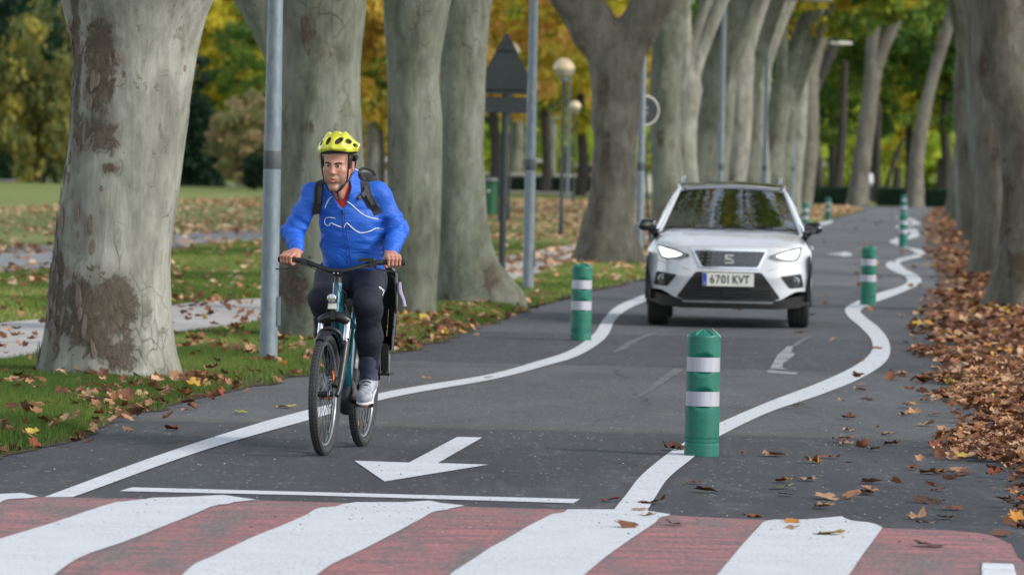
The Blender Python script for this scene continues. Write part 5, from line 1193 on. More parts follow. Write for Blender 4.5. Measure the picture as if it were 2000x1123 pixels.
# ------------------------------------------------------------------ the white car
CARY = 57.35
uc = lambda v: 1423 + (560 - v) * .021
base_l = gp(1286, 634); base_r = gp(1560, 640)
cx0 = (1422.5 - 1000) / 10600 * CARY
car = empty('car', (cx0, CARY, 0.0), 'white compact SUV with black roof driving towards the viewer, headlights on', 'car', rot=(0, 0, -math.radians(2.7)))
KS = 10600 / CARY
def cpx(u, v):       # photo pixel -> front elevation of the car (x across, z up), metres
    return ((u - uc(v)) / KS, HC - (v - (H0 + .021 * (uc(v) - 1000))) / KS)
def sfront(x, z):    # how far back the front skin lies
    x = abs(x)
    s = .035 + .10 * (x / .7) ** 2 + .42 * max(0, (x - .42) / .47) ** 2.6
    s += .16 * max(0, (z - .60)) ** 1.4 + .10 * max(0, .38 - z) ** 1.2 * 2
    s += -.02 * math.exp(-((z - .545) / .07) ** 2)
    return s
def ztop(x):
    x = abs(x); return .868 - .012 * (x / .6) ** 2 - .10 * max(0, (x - .70) / .185) ** 2
def hoodz(x, y):
    x = abs(x); t_ = min(max((y - .10) / .95, 0), 1)
    z = .868 + (1.035 - .868) * (1 - (1 - t_) ** 1.7) - .03 * (x / .75) ** 2 + .012 * math.exp(-((x - .52) / .10) ** 2)
    fall = max(0, (x - .66) / .225); return z - (.10 + .10 * t_) * fall ** 2.2
car_white = simple('car_white_paint', (.54, .56, .59), .22, var=.02, scale=3, coat=1.0)
glass_m = NT('dark_car_glass'); glass_m.base((.006, .007, .008)).rough(.035); glass_m.b.inputs['IOR'].default_value = 1.6; glass_m.b.inputs['Coat Weight'].default_value = 1; glass_m.bump(glass_m.noise(5, 3, .6), .05, .05); _t = glass_m.t; _g = _t.nodes.new('ShaderNodeBsdfGlossy'); _g.inputs['Roughness'].default_value = .03; _g.inputs['Color'].default_value = (.8, .85, .9, 1); _x = _t.nodes.new('ShaderNodeMixShader'); _x.inputs[0].default_value = .42; _t.links.new(glass_m.b.outputs[0], _x.inputs[1]); _t.links.new(_g.outputs[0], _x.inputs[2]); _t.links.new([n_ for n_ in _t.nodes if n_.type == 'BUMP'][0].outputs[0], _g.inputs['Normal']); _t.links.new(_x.outputs[0], _t.nodes['Material Output'].inputs[0]); glass_m = glass_m.m
black_gloss = simple('black_gloss', (.008, .008, .009), .12, coat=1.0)
def bake_grid(name, V, nx, ny, mat, parent, flip=False, sharp=30):
    Fs = np.array([[j * nx + i, j * nx + i + 1, (j + 1) * nx + i + 1, (j + 1) * nx + i] for j in range(ny - 1) for i in range(nx - 1)])
    if flip: Fs = Fs[:, ::-1]
    me = mesh_np(name, V, Fs); me.set_sharp_from_angle(angle=math.radians(sharp)); return link(name, me, mat, parent)
# bodywork: front skin + bonnet + flanks in one shell
XS = np.linspace(-.872, .872, 61); V = []
zl = np.linspace(0, 1, 30)
zlow = lambda x: .40 if abs(x) > .62 else .30
rows_ = []
for a in zl: rows_.append([(x, sfront(x, zz_), zz_) for x in XS for zz_ in [(.30 + .10 * sstep(.5, .75, abs(x))) * (1 - a) + ztop(x) * a]])
for t_ in np.linspace(0.03, 1, 30):
    r_ = []
    for x in XS:
        y0 = sfront(x, ztop(x)); y = y0 + (1.12 - y0) * t_; r_.append((x, y, hoodz(x, y) * (1 - (1 - min(t_ / .12, 1)) ** 2 * 1) + (ztop(x)) * (1 - min(t_ / .12, 1)) ** 2))
    rows_.append(r_)
V = [p for r_ in rows_ for p in r_]; bake_grid('front_body', V, 61, len(rows_), car_white, car, True)
# flanks with wheel arches
def flank(sx):
    V = []; ysf = np.linspace(.40, 4.05, 120); zn = 22
    for y in ysf:
        zt_ = hoodz(.885, y) if y < 1.12 else .80 + .10 * min((y - 1.12) / 1.2, 1)
        zb_ = .30
        for yc in (.86, 3.42):
            d = abs(y - yc)
            if d < .39: zb_ = max(zb_, .33 + math.sqrt(max(.39 ** 2 - d * d, 0)) * .98)
        for a in np.linspace(0, 1, zn):
            z = zb_ + (zt_ - zb_) * a; w = .872 - .05 * ((z - .62) / .35) ** 2 * (z > .62) - .03 * max(0, (y - 3.4)) ** 2 * 2
            w = w - .06 * max(0, (.5 - y) / .1) ** 2 * 0; V.append((sx * (w if a < .98 else min(w, .872)), y, z))
    bake_grid('side_panel', V, zn, 120, car_white, car, sx > 0)
flank(1); flank(-1)
# black cladding of the arches, sills and chin
for sx in (-1, 1):
    for yc in (.86, 3.42):
        pts = [(sx * .852, yc + .41 * math.cos(a), .33 + .41 * math.sin(a)) for a in np.linspace(-.1, math.pi + .1, 20)]
        MB().add(tube(pts, .04, 8, flat=.5)).obj('wheel_arch', black_plastic, car)
    MB().box((sx * .862, 2.1, .30), (.03, .9, .09)).obj('sill', black_plastic, car)
    MB().box((sx * .72, 2.5, .62), (.02, 1.5, .30)).obj('inner_side', matte_black, car, False)
MB().box((0, 2.2, .42), (.68, 1.75, .17)).obj('underbody', matte_black, car, False)
MB().box((0, 4.08, .68), (.80, .06, .30)).obj('rear_body', car_white, car, False)
def panel(name, pts, mat, parent=car, off=.008, depth=.02, step=.035, inset=None):
    """a plate lying on the front skin; negative off sinks it behind"""
    bm = bmesh.new(); vs = [bm.verts.new((x, 0, z)) for x, z in pts]; bm.faces.new(vs)
    x0, x1 = min(p[0] for p in pts), max(p[0] for p in pts); z0, z1 = min(p[1] for p in pts), max(p[1] for p in pts)
    for x in np.arange(x0 + step, x1, step): bmesh.ops.bisect_plane(bm, geom=bm.verts[:] + bm.edges[:] + bm.faces[:], plane_co=(x, 0, 0), plane_no=(1, 0, 0))
    for z in np.arange(z0 + step, z1, step): bmesh.ops.bisect_plane(bm, geom=bm.verts[:] + bm.edges[:] + bm.faces[:], plane_co=(0, 0, z), plane_no=(0, 0, 1))
    for v in bm.verts: v.co.y = sfront(v.co.x, v.co.z) - off
    bm.normal_update()
    for f in bm.faces:
        if f.normal.y > 0: f.normal_flip()
    ret = bmesh.ops.extrude_face_region(bm, geom=bm.faces[:])
    for v in [g_ for g_ in ret['geom'] if isinstance(g_, bmesh.types.BMVert)]: pass
    top_ = [g_ for g_ in ret['geom'] if isinstance(g_, bmesh.types.BMVert)]
    for v in top_: v.co.y -= 0
    ts = set(top_)
    for v in bm.verts:
        if v not in ts: v.co.y += depth
    bmesh.ops.recalc_face_normals(bm, faces=bm.faces)
    return link(name, me_from_bm(name, bm, False), mat, parent)
def PX(pts): return [cpx(*p) for p in pts]
def mir(pts): return [(-x, z) for x, z in pts][::-1]
# grille
rimm0 = simple('grille_grey', (.22, .23, .24), .35, .7)
gr_o = [(1355, 490), (1497, 490), (1481, 522), (1371, 522)]
panel('grille_frame', rounded(PX([(1351, 487.5), (1500, 487.5), (1483, 524.5), (1368, 524.5)]), .02), chrome, off=.010)
grl = panel('grille', rounded(PX([(1356, 490.5), (1496, 490.5), (1480, 521.5), (1372, 521.5)]), .02), black_gloss, off=.014)
for j, v in enumerate((495, 502, 509.5, 516.5)):
    w = 62 - j * 4.6
    for k, u in enumerate(np.arange(-w, w + .1, 10.5)):
        if abs(u) < 13: continue
        uu = u + (5 if j % 2 else 0)
        if abs(uu) > w + 2 or abs(uu) < 13: continue
        x, z = cpx(1425 + uu, v); MB().box((x, sfront(x, z) - .018, z), (.012, .004, .004)).obj('grille_stud', rimm0, grl, False)
# emblem: a chrome S cut by slanting bars
em = panel('emblem', rounded(PX([(1414.5, 497), (1435.5, 497), (1435.5, 515.5), (1414.5, 515.5)]), .008), black_gloss, grl, off=.022, depth=.01)
ex, ez = cpx(1425, 506)
for q_ in ([(-.046, .046), (.046, .046), (.046, .030), (-.022, .030), (-.022, .014), (-.046, -.004)], [(-.046, -.010), (-.012, .012), (.012, .012), (.046, -.012), (.046, -.020), (.020, -.008), (-.020, -.008), (-.046, .0)], [(-.046, -.046), (.046, -.046), (.046, -.016), (.022, -.032), (-.046, -.032)]):
    n = len(q_); V = [(ex + a, sfront(ex, ez) - .024, ez + b_) for a, b_ in q_] + [(ex + a, sfront(ex, ez) - .034, ez + b_) for a, b_ in q_]
    link('emblem_letter', mesh_np('emblem_letter', V, [list(range(n)), list(range(n, 2 * n))[::-1]] + [[i, (i + 1) % n, (i + 1) % n + n, i + n] for i in range(n)], False), chrome, em)
# lower intake, chin, fog lamps
li = panel('lower_intake', rounded(PX([(1359, 531.5), (1488, 531.5), (1525, 582), (1505, 588), (1342, 588), (1321, 582)]), .03), matte_black, off=.006)
for v in (566, 572, 578): 
    x0, z = cpx(1340, v); x1, _ = cpx(1506, v); MB().add(tube([(x, sfront(x, z) - .012, z) for x in np.linspace(x0, x1, 14)], .006, 6)).obj('intake_bar', black_plastic, li)
panel('radar_cover', rounded(PX([(1411, 563), (1437, 563), (1437, 582), (1411, 582)]), .01), black_gloss, li, off=.016)
panel('bumper_chin', rounded(PX([(1266.5, 568), (1272, 574), (1320, 583), (1345, 590), (1503, 590), (1528, 583), (1576, 575), (1581, 569), (1580, 592), (1560, 600), (1520, 603), (1330, 603), (1290, 599), (1266, 590)]), .01), black_plastic, off=.012, depth=.10)
panel('skid_strip', PX([(1332, 588.5), (1512, 588.5), (1508, 592), (1336, 592)]), alu, off=.018)
for sgn in (-1, 1):
    f = PX([(1281.5, 533), (1322.5, 538.5), (1303, 562), (1275, 560)]); f = f if sgn < 0 else mir(f)
    fr = panel('fog_recess', rounded(f, .02), matte_black, off=.006)
    x, z = cpx(1294, 548); x *= -sgn; y = sfront(x, z) - .012
    MB().lathe([(.042, y), (.052, y - .004), (.05, y - .012), (.043, y - .014)], (x, 0, z), 26, 'Y', cap=False).obj('fog_light_ring', alu, fr)
    MB().lathe([(.043, y - .002), (.040, y - .008), (.02, y - .012), (.002, y - .013)], (x, 0, z), 24, 'Y').obj('fog_light', simple('lamp_glass', (.14, .15, .16), .08, .5) if 'lg' not in MAT else MAT['lg'], fr); MAT['lg'] = bpy.data.materials['lamp_glass']
    # headlamp: dark housing, chrome bowl, lit lens
    h = PX([(1281.5, 480.5), (1296, 483), (1320, 489), (1346, 498.5), (1347, 503), (1331, 508.5), (1305, 509.5), (1290, 507), (1285, 496)]); h = h if sgn < 0 else mir(h)
    hd = panel('headlight', rounded(h, .01), MAT['lg'], off=.008)
    e_ = PX([(1286, 485), (1297, 488), (1316, 492.5), (1333, 499), (1322, 503), (1304, 505.5), (1293, 502.5), (1289.5, 495)]); e_ = e_ if sgn < 0 else mir(e_)
    le = NT('headlamp_light'); le.base((1, 1, 1)); le.b.inputs['Emission Color'].default_value = (.93, 1, .96, 1)
    em_s = le.ramp(le.noise(14, 3), [(.35, .75), (.6, 1.0)]); le.t.links.new(le.math('MULTIPLY', em_s, 1.7), le.b.inputs['Emission Strength'])
    panel('lit_lens', rounded(e_, .01), le.m, hd, off=.013, depth=.008)
    x, z = cpx(1305, 497); x *= -sgn; MB().lathe([(.034, 0), (.03, -.01), (.015, -.02), (.002, -.022)], (x, sfront(x, z) - .012, z), 20, 'Y').obj('projector', NT('projector_light').m, hd)
    pm = bpy.data.materials['projector_light'] if sgn < 0 else bpy.data.materials['projector_light.001']; pb = pm.node_tree.nodes['Principled BSDF']; pb.inputs['Emission Color'].default_value = (.95, 1, .98, 1); pb.inputs['Emission Strength'].default_value = 3
    # crease from the lamp to the bumper corner
    cl = PX([(1283, 512), (1305, 516), (1335, 524), (1350, 528)]); cl = cl if sgn < 0 else [(-a, b_) for a, b_ in cl]
    MB().add(tube([(a, sfront(a, b_) + .001, b_) for a, b_ in cl], .006, 6, 16)).obj('bumper_crease', car_white, car)
# number plate
x0, z1 = cpx(1372.5, 533.5); x1, z0 = cpx(1472.5, 559.5); xm = (x0 + x1) / 2; yp = .010
plm = simple('plate_white', (.62, .62, .56), .4, var=.03); pl = MB().box((xm, yp, (z0 + z1) / 2), ((x1 - x0) / 2, .008, (z1 - z0) / 2)).obj('number_plate', plm, car, False); bevel(pl, .003)
MB().box((x0 + .026, yp - .0095, (z0 + z1) / 2), (.022, .002, (z1 - z0) / 2 - .004)).obj('plate_blue_strip', simple('plate_blue', (.01, .05, .35), .4), pl, False)
txt_m = simple('plate_letters', (.01, .01, .012), .5)
def text_obj(name, s, size, loc, mat, parent, ext=.002, sx=1.0, weight=0.0):
    cu = bpy.data.curves.new(name, 'FONT'); cu.body = s; cu.size = size; cu.extrude = ext; cu.align_x = 'CENTER'; cu.align_y = 'CENTER'; cu.offset = weight
    o = bpy.data.objects.new('tmp', cu); COL.objects.link(o); dg = bpy.context.evaluated_depsgraph_get(); me = bpy.data.meshes.new_from_object(o.evaluated_get(dg)); bpy.data.objects.remove(o)
    me.transform(Matrix.Translation(loc) @ Matrix.Rotation(math.radians(90), 4, 'X') @ Matrix.Diagonal((sx, 1, 1, 1))); me.materials.clear(); me.name = name; return link(name, me, mat, parent)
for ch_, dx_ in zip('6701KVT', (-.190, -.131, -.072, -.022, .052, .115, .174)): text_obj('plate_letter', ch_, .125, (xm + .024 + dx_, yp - .011, (z0 + z1) / 2), txt_m, pl, sx=.80, weight=.0012)
text_obj('plate_country_letter', 'E', .035, (x0 + .026, yp - .0125, z0 + .03), plm, pl)
# glasshouse
WB = .775; def_ = 0
def zc_(y):      # roof centre line
    return float(np.interp(y, [1.02, 1.84, 2.2, 2.8, 3.4, 3.8, 4.12], [1.02, 1.485, 1.525, 1.545, 1.53, 1.46, 1.0]))
def wr(y): return float(np.interp(y, [1.02, 1.84, 2.2, 3.4, 3.8, 4.12], [.755, .565, .575, .575, .57, .68]))
def strip(name, y0, y1, n, mat, w=1.0, lift=0.0, crown=.035, nx=17):
    V = []
    for y in np.linspace(y0, y1, n):
        for a in np.linspace(-1, 1, nx):
            x = a * wr(y) * w; V.append((x, y + .07 * a * a * (1 if y < 2 else 0), zc_(y) + lift - crown * a * a))
    return bake_grid(name, V, nx, n, mat, car, False)
strip('windscreen', 1.00, 1.80, 12, glass_m, .985, .004); ro = strip('roof', 1.80, 3.75, 24, black_gloss, 1.0, .004); strip('rear_window', 3.75, 4.12, 8, glass_m, .95)
V = []; 
for sx in (-1, 1):
    V = []; ysd = np.linspace(1.02, 4.12, 30)
    for y in ysd:
        for a in np.linspace(0, 1, 8):
            zt_ = zc_(y) - .035; zb_ = min(.93, zt_ - .01); ww = .86 - .05 * max(0, y - 3.4); x = ww + (wr(y) - ww) * a ** 1.3; V.append((sx * x, y + .07 * (y < 2), zb_ + (zt_ - zb_) * a))
    bake_grid('side_window', V, 8, 30, glass_m, car, sx > 0)
    yy = np.linspace(.98, 1.86, 12); MB().add(tube([(sx * (wr(y) + .006), y + .07, zc_(y) - .028) for y in yy] + [(sx * (wr(y) + .004), y + .05, zc_(y) - .03) for y in np.linspace(1.95, 3.8, 12)], .019, 8)).obj('roof_pillar', car_white, car)
    rail = [(sx * .53, 2.05, 1.515), (sx * .53, 2.15, 1.56), (sx * .535, 2.5, 1.585), (sx * .535, 3.3, 1.58), (sx * .53, 3.6, 1.53)]
    MB().add(tube(rail, .016, 8, 24)).obj('roof_rail', alu, car)
    # door mirror
    s = SDF((-.13, -.12, -.11), (.13, .12, .11), .009); s.box((0, 0, 0), (.092, .055, .062), .045, .01); s.ell((sx * .05, -.03, -.005), (.06, .05, .05), .03); me = s.mesh('door_mirror', 2)
    o = link('door_mirror', me, black_gloss, car); mx, mz = cpx(1270 if sx < 0 else 1583, 442 if sx < 0 else 447); mx = sx * .855; o.location = (sx * .885, 1.22, 1.065)
    MB().add(tube([(0, .02, -.03), (-sx * .05, .02, -.08), (-sx * .10, .02, -.14)], [.03, .026, .03], 8, 8)).obj('mirror_foot', black_plastic, o)
    MB().box((sx * .79, 1.30, .995), (.05, .10, .03)).obj('mirror_base', black_plastic, car)
MB().box((0, 1.0, 1.0), (.73, .05, .012)).obj('wiper_cowl', matte_black, car, False)
for x_, l_ in ((-.35, .30), (.28, .32)): MB().add(tube([(x_ - l_, 1.03, 1.052), (x_ + l_, 1.0, 1.036)], .008, 6)).obj('wiper', matte_black, car)
# dashboard and mirror are lost behind reflections; an added bright tube stands in for the reflection along the front roof edge
MB().add(tube([(a * .52, 1.85 + .07 * a * a, 1.505 - .03 * a * a) for a in np.linspace(-1, 1, 15)], .010, 6)).obj('roof_edge_glint', alu, car)
# wheels
def car_wheel(x, y, parent):
    w = MB().lathe([(.20, -.10), (.30, -.112), (.325, -.095), (.333, -.06), (.335, 0), (.333, .06), (.325, .095), (.30, .112), (.20, .10)], (0, 0, 0), 44, 'X', cap=False).obj('wheel', rubber, parent)
    w.location = (x, y, .335)
    for g_ in (-.055, 0, .055): MB().add(tube([(g_, .337 * math.cos(a), .337 * math.sin(a)) for a in np.linspace(0, 6.283, 40, endpoint=False)], .004, 4, closed=True)).obj('tread_groove', matte_black, w)
    s = -1 if x < 0 else 1
    MB().lathe([(.20, -.09), (.205, .09 * 1), (.19, .10), (.17, .03)], (0, 0, 0), 30, 'X', cap=True).obj('rim', alu, w)
    for k in range(5):
        a = k * 1.2566; MB().box((s * .075, .10 * math.cos(a), .10 * math.sin(a)), (.012, .09, .022), Matrix.Rotation(a, 3, 'X')).obj('rim_spoke', alu, w, False)
for x in (-.752, .752):
    for y in (.86, 3.42): car_wheel(x, y, car)
for sx in (-1, 1):
    for y in (1.75, 2.75): MB().box((sx * .895, y, .84), (.012, .09, .012)).obj('door_handle', car_white, car)

# ------------------------------------------------------------------ the bicycle (x forward, y to the rider's left, z up; origin on the ground under the cranks)
fc = gp(632, 889); rc = gp(707, 871); fw = (fc - rc); WBASE = fw.length; fw.normalize(); ORG = rc + fw * .455
bike = empty('bicycle', ORG, 'teal electric city bicycle with a black child seat, ridden by the man in blue', 'bicycle', rot=(0, 0, math.atan2(fw.y, fw.x)))
BM = Matrix.Translation(ORG) @ Matrix.Rotation(math.atan2(fw.y, fw.x), 4, 'Z'); BI = BM.inverted()
def bl_(p): return BM @ Vector(p)
XF, XR, RW = WBASE - .455, -.455, .352
teal = simple('teal_paint', (.004, .085, .115), .25, .3, coat=1.0)
tyre_m = simple('tyre', (.03, .03, .031), .7, bump=.3, bscale=200); rimm = simple('rim_grey', (.25, .26, .27), .3, .8); orange = simple('orange_reflector', (.85, .19, .03), .3); spoke_m = simple('spoke_black', (.03, .03, .032), .35, .6)
def torus(R, r, n=96, m=14, rx=None, thk=1.0):
    V = []; Fs = []
    for i in range(n):
        a = 6.283185 * i / n
        for j in range(m):
            b_ = 6.283185 * j / m; q_ = R + r * math.cos(b_); V.append((q_ * math.cos(a), thk * r * math.sin(b_), q_ * math.sin(a)))
    for i in range(n):
        for j in range(m): Fs.append([i * m + j, ((i + 1) % n) * m + j, ((i + 1) % n) * m + (j + 1) % m, i * m + (j + 1) % m])
    return V, Fs
tyre_me = MB().add(torus(RW - .025, .0265)).mesh('tyre'); rim_me = MB().add(torus(RW - .058, .012, thk=1.0)).mesh('rim')
kn = MB()
for i in range(90):
    a = i / 90 * 6.283185
    for yy in (-.018, -.006, .006, .018):
        aa = a + (.02 if abs(yy) > .01 else .05); rr_ = RW - .025 + math.sqrt(.0265 ** 2 - yy ** 2) + .0005
        kn.box((rr_ * math.cos(aa), yy, rr_ * math.sin(aa)), (.0022, .0048, .0085), Matrix.Rotation(-aa, 3, 'Y'))
kn_me = kn.mesh('tread', False); kn_me.materials.append(tyre_m)
sp_me = mesh_np('spoke', *[tube([(0, .024, .02), (0, .004, RW - .07)], .0013, 4)[0], tube([(0, .024, .02), (0, .004, RW - .07)], .0013, 4)[1]]); sp_me.materials.append(spoke_m)
ref_me = MB().add(([(.5, 0, 0)], [])).mesh('x') if False else None
def bike_wheel(x, rot0, label=None):
    w = MB().lathe([(.0, -.05), (.014, -.05), (.016, -.03), (.030, -.028), (.030, -.022), (.018, -.018), (.018, .018), (.030, .022), (.030, .028), (.016, .03), (.014, .05), (0, .05)], (0, 0, 0), 20, 'Y').obj('wheel', black_plastic, bike)
    w.location = (x, 0, RW); w.rotation_euler = (0, rot0, 0)
    for nm, me, m_ in (('tyre', tyre_me, tyre_m), ('rim', rim_me, rimm)): link(nm, me, m_, w)
    o = link('tread', kn_me, None, w, kind='stuff')
    for i in range(28):
        o = link('spoke', sp_me, None, w); a = i / 28 * 6.283185; o.rotation_euler = (0, a, 0)
        if i % 2: o.scale = (1, -1, 1)
    MB().lathe([(.075, .032), (.08, .032), (.08, .035), (.075, .035)], (0, 0, 0), 36, 'Y', cap=False).lathe([(.03, .031), (.034, .031), (.034, .036), (.03, .036)], (0, 0, 0), 24, 'Y', cap=False).obj('brake_disc', chrome, w)
    for a in (0, 3.14159):
        s_ = MB().add(tube([((RW - .10) * math.cos(a + t_), 0, (RW - .10) * math.sin(a + t_)) for t_ in np.linspace(-.16, .16, 8)], .012, 8, flat=.45)).obj('reflector', orange, w)
    return w
bike_wheel(XF, .35); bike_wheel(XR, .9)
def T(name, pts, r, mat, parent=bike, n=12, sub=None, flat=1.0): return MB().add(tube(pts, r, n, sub, flat=flat)).obj(name, mat, parent)
HT, HB = (XF - .305, 0, .985), (XF - .245, 0, .80)     # head tube
T('fork_crown', [(XF - .235, -.085, .765), (XF - .225, -.05, .785), (XF - .23, 0, .795), (XF - .225, .05, .785), (XF - .235, .085, .765)], [.026, .030, .034, .030, .026], black_plastic, sub=16, n=14)
for s_ in (-1, 1):
    T('fork_stanchion', [(XF - .235, s_ * .078, .77), (XF - .175, s_ * .078, .62)], .0165, chrome, n=16)
    T('fork_leg', [(XF - .180, s_ * .078, .655), (XF - .172, s_ * .079, .63), (XF - .05, s_ * .074, .40), (XF - .008, s_ * .068, .345)], [.023, .025, .021, .015], black_plastic, sub=14, n=14)
T('brake_caliper', [(XF - .07, .058, .44), (XF - .02, .052, .40)], .017, matte_black)
T('fork_arch', [(XF - .13, -.07, .64), (XF - .10, -.055, .705), (XF - .095, 0, .73), (XF - .10, .055, .705), (XF - .13, .07, .64)], .013, black_plastic, sub=16)
# short mudguard over the front tyre
def guard(name, xc, a0, a1, R, w, mat=black_plastic):
    V = []; A_ = np.linspace(math.radians(a0), math.radians(a1), 26); B_ = np.linspace(-1, 1, 9)
    for a in A_:
        for b_ in B_:
            q_ = R - .016 * abs(b_) ** 2.2; V.append((xc + q_ * math.cos(a), b_ * w, RW + q_ * math.sin(a)))
    for a in A_:
        for b_ in B_:
            q_ = R - .003 - .016 * abs(b_) ** 2.2; V.append((xc + q_ * math.cos(a), b_ * w, RW + q_ * math.sin(a)))
    Fs = []; o = 26 * 9
    for i in range(25):
        for j in range(8): Fs += [[i * 9 + j, i * 9 + j + 1, (i + 1) * 9 + j + 1, (i + 1) * 9 + j], [o + i * 9 + j, o + (i + 1) * 9 + j, o + (i + 1) * 9 + j + 1, o + i * 9 + j + 1]]
    me = mesh_np(name, V, np.array(Fs)); return link(name, me, mat, bike)
guard('front_mudguard', XF, 62, 168, RW + .016, .034); guard('rear_mudguard', XR, 20, 175, RW + .018, .032)
# frame: head tube, battery down tube, top tube, seat tube, stays
fr = T('frame', [HT, HB], .027, teal, n=18)
fl_ = simple('frame_highlight', (.006, .12, .155), .2, .3, coat=1.0)
T('down_tube', [(XF - .29, 0, .875), (XF - .34, 0, .75), (.14, 0, .46), (.03, 0, .34)], [.034, .042, .046, .05], teal, sub=24, n=18)
T('top_tube', [(XF - .30, 0, .95), (.12, 0, .80), (-.13, 0, .72)], [.026, .027, .02], teal, sub=14, n=14)
T('seat_tube', [(0.0, 0, .30), (-.16, 0, .80)], .019, teal, n=14)
for s_ in (-1, 1):
    T('chain_stay', [(-.03, s_ * .035, .30), (XR, s_ * .062, RW)], .011, teal); T('seat_stay', [(-.145, s_ * .02, .76), (XR, s_ * .062, RW)], .008, teal)
s = SDF((-.16, -.12, .16), (.2, .12, .46), .008); s.ell((.03, 0, .30), (.105, .062, .095), .02); s.box((.06, 0, .36), (.06, .045, .06), .02, .03); link('motor', s.mesh('motor', 2), black_plastic, bike)
MB().lathe([(.035, .06), (.05, .062), (.05, .067), (.02, .072)], (0, 0, .285), 24, 'Y').obj('motor_cover', chrome, bike)
MB().lathe([(.085, -.062), (.092, -.062), (.092, -.057), (.085, -.057)], (0, 0, .285), 40, 'Y', cap=False).obj('chainring', matte_black, bike)
CA_ = math.radians(-4)      # left crank points forward, just below level
for s_ in (-1, 1):
    dx, dz = math.cos(CA_) * .17 * (1 if s_ > 0 else -1), math.sin(CA_) * .17 * (1 if s_ > 0 else -1)
    T('crank', [(0, s_ * .075, .285), (dx, s_ * .092, .285 + dz)], [.018, .013], black_plastic, n=10)
    o = MB().box((dx, s_ * .148, .285 + dz), (.045, .048, .010)).obj('pedal', black_plastic, bike, False); bevel(o, .004)
    MB().box((dx + .046, s_ * .148, .285 + dz), (.002, .02, .007)).obj('pedal_reflector', orange, o, False)
T('seat_post', [(-.155, 0, .78), (-.20, 0, .92)], .015, black_plastic)
s = SDF((-.42, -.12, .86), (.08, .12, 1.02), .01); s.ell((-.27, 0, .945), (.12, .085, .032), .02); s.cone((-.2, 0, .945), (-.02, 0, .94), .045, .022, .03, flat=((0, 0, 1), .6)); link('saddle', s.mesh('saddle', 2), matte_black, bike)
T('stem', [(XF - .305, 0, .985), (XF - .315, 0, 1.03), (XF - .285, 0, 1.055)], [.022, .022, .024], black_plastic, n=14)
for y in (-.012, .012): MB().lathe([(.0045, 0), (.0045, .006), (0.001, .007)], (XF - .25, y, 1.045), 10, 'X').obj('stem_bolt', chrome, bike)
T('handlebar', [(XF - .40, -.36, 1.115), (XF - .345, -.22, 1.11), (XF - .29, -.07, 1.065), (XF - .283, 0, 1.058), (XF - .29, .07, 1.065), (XF - .345, .22, 1.11), (XF - .40, .36, 1.115)], .0145, black_plastic, sub=40, n=12)
GR = {}
for s_ in (-1, 1):
    a, b = Vector((XF - .405, s_ * .372, 1.1155)), Vector((XF - .35, s_ * .235, 1.112)); GR[s_] = (a, b)
    g_ = T('grip', [a, a + (b - a) * .08, a + (b - a) * .1, b], [.019, .019, .0165, .0165], rubber, n=14); V, Fs = tube([a - (b - a).normalized() * .004, a + (b - a).normalized() * .006], .0195, 14)
    T('brake_lever', [(XF - .335, s_ * .21, 1.095), (XF - .285, s_ * .235, 1.075), (XF - .30, s_ * .33, 1.062), (XF - .315, s_ * .372, 1.060)], [.010, .008, .006, .006], black_plastic, sub=18, flat=.6)
    MB().box((XF - .33, s_ * .205, 1.10), (.022, .020, .014)).obj('brake_clamp', black_plastic, bike)
    T('brake_cable', [(XF - .30, s_ * .20, 1.085), (XF - .20, s_ * .09, 1.07), (XF - .18, s_ * .02, 1.02), (XF - .21, s_ * .045, .90), (XF - .235, s_ * .05, .80)], .0026, matte_black, n=6, sub=30)
T('shift_cable', [(XF - .30, -.17, 1.08), (XF - .17, -.04, 1.03), (XF - .19, .07, .93), (XF - .29, .03, .85)], .0026, matte_black, n=6, sub=30)
o = MB().box((XF - .335, .165, 1.125), (.03, .045, .010)).obj('display', black_gloss, bike); bevel(o, .004)
T('bell', [(XF - .33, -.17, 1.125), (XF - .33, -.17, 1.14)], [.02, .012], black_plastic)
# front light and white reflector
s = SDF((XF - .27, -.05, .84), (XF - .14, .05, .95), .004); s.cone((XF - .235, 0, .902), (XF - .165, 0, .902), .018, .025, .01); hl = link('headlight', s.mesh('headlight', 1), black_plastic, bike)
MB().lathe([(.0245, 0), (.023, .006), (.001, .008)], (XF - .142, 0, .902), 24, 'X').obj('headlight_lens', simple('bike_lens', (.45, .47, .5), .06, .7), hl)
MB().lathe([(.0265, -.004), (.0265, .006), (.0235, .008)], (XF - .142, 0, .902), 24, 'X', cap=False).obj('headlight_ring', chrome, hl)
MB().box((XF - .158, 0, .857), (.006, .024, .016)).obj('front_reflector', simple('white_reflector', (.62, .60, .52), .3), bike)
MB().box((XF - .185, 0, .83), (.012, .012, .05)).obj('light_bracket', black_plastic, bike, False)
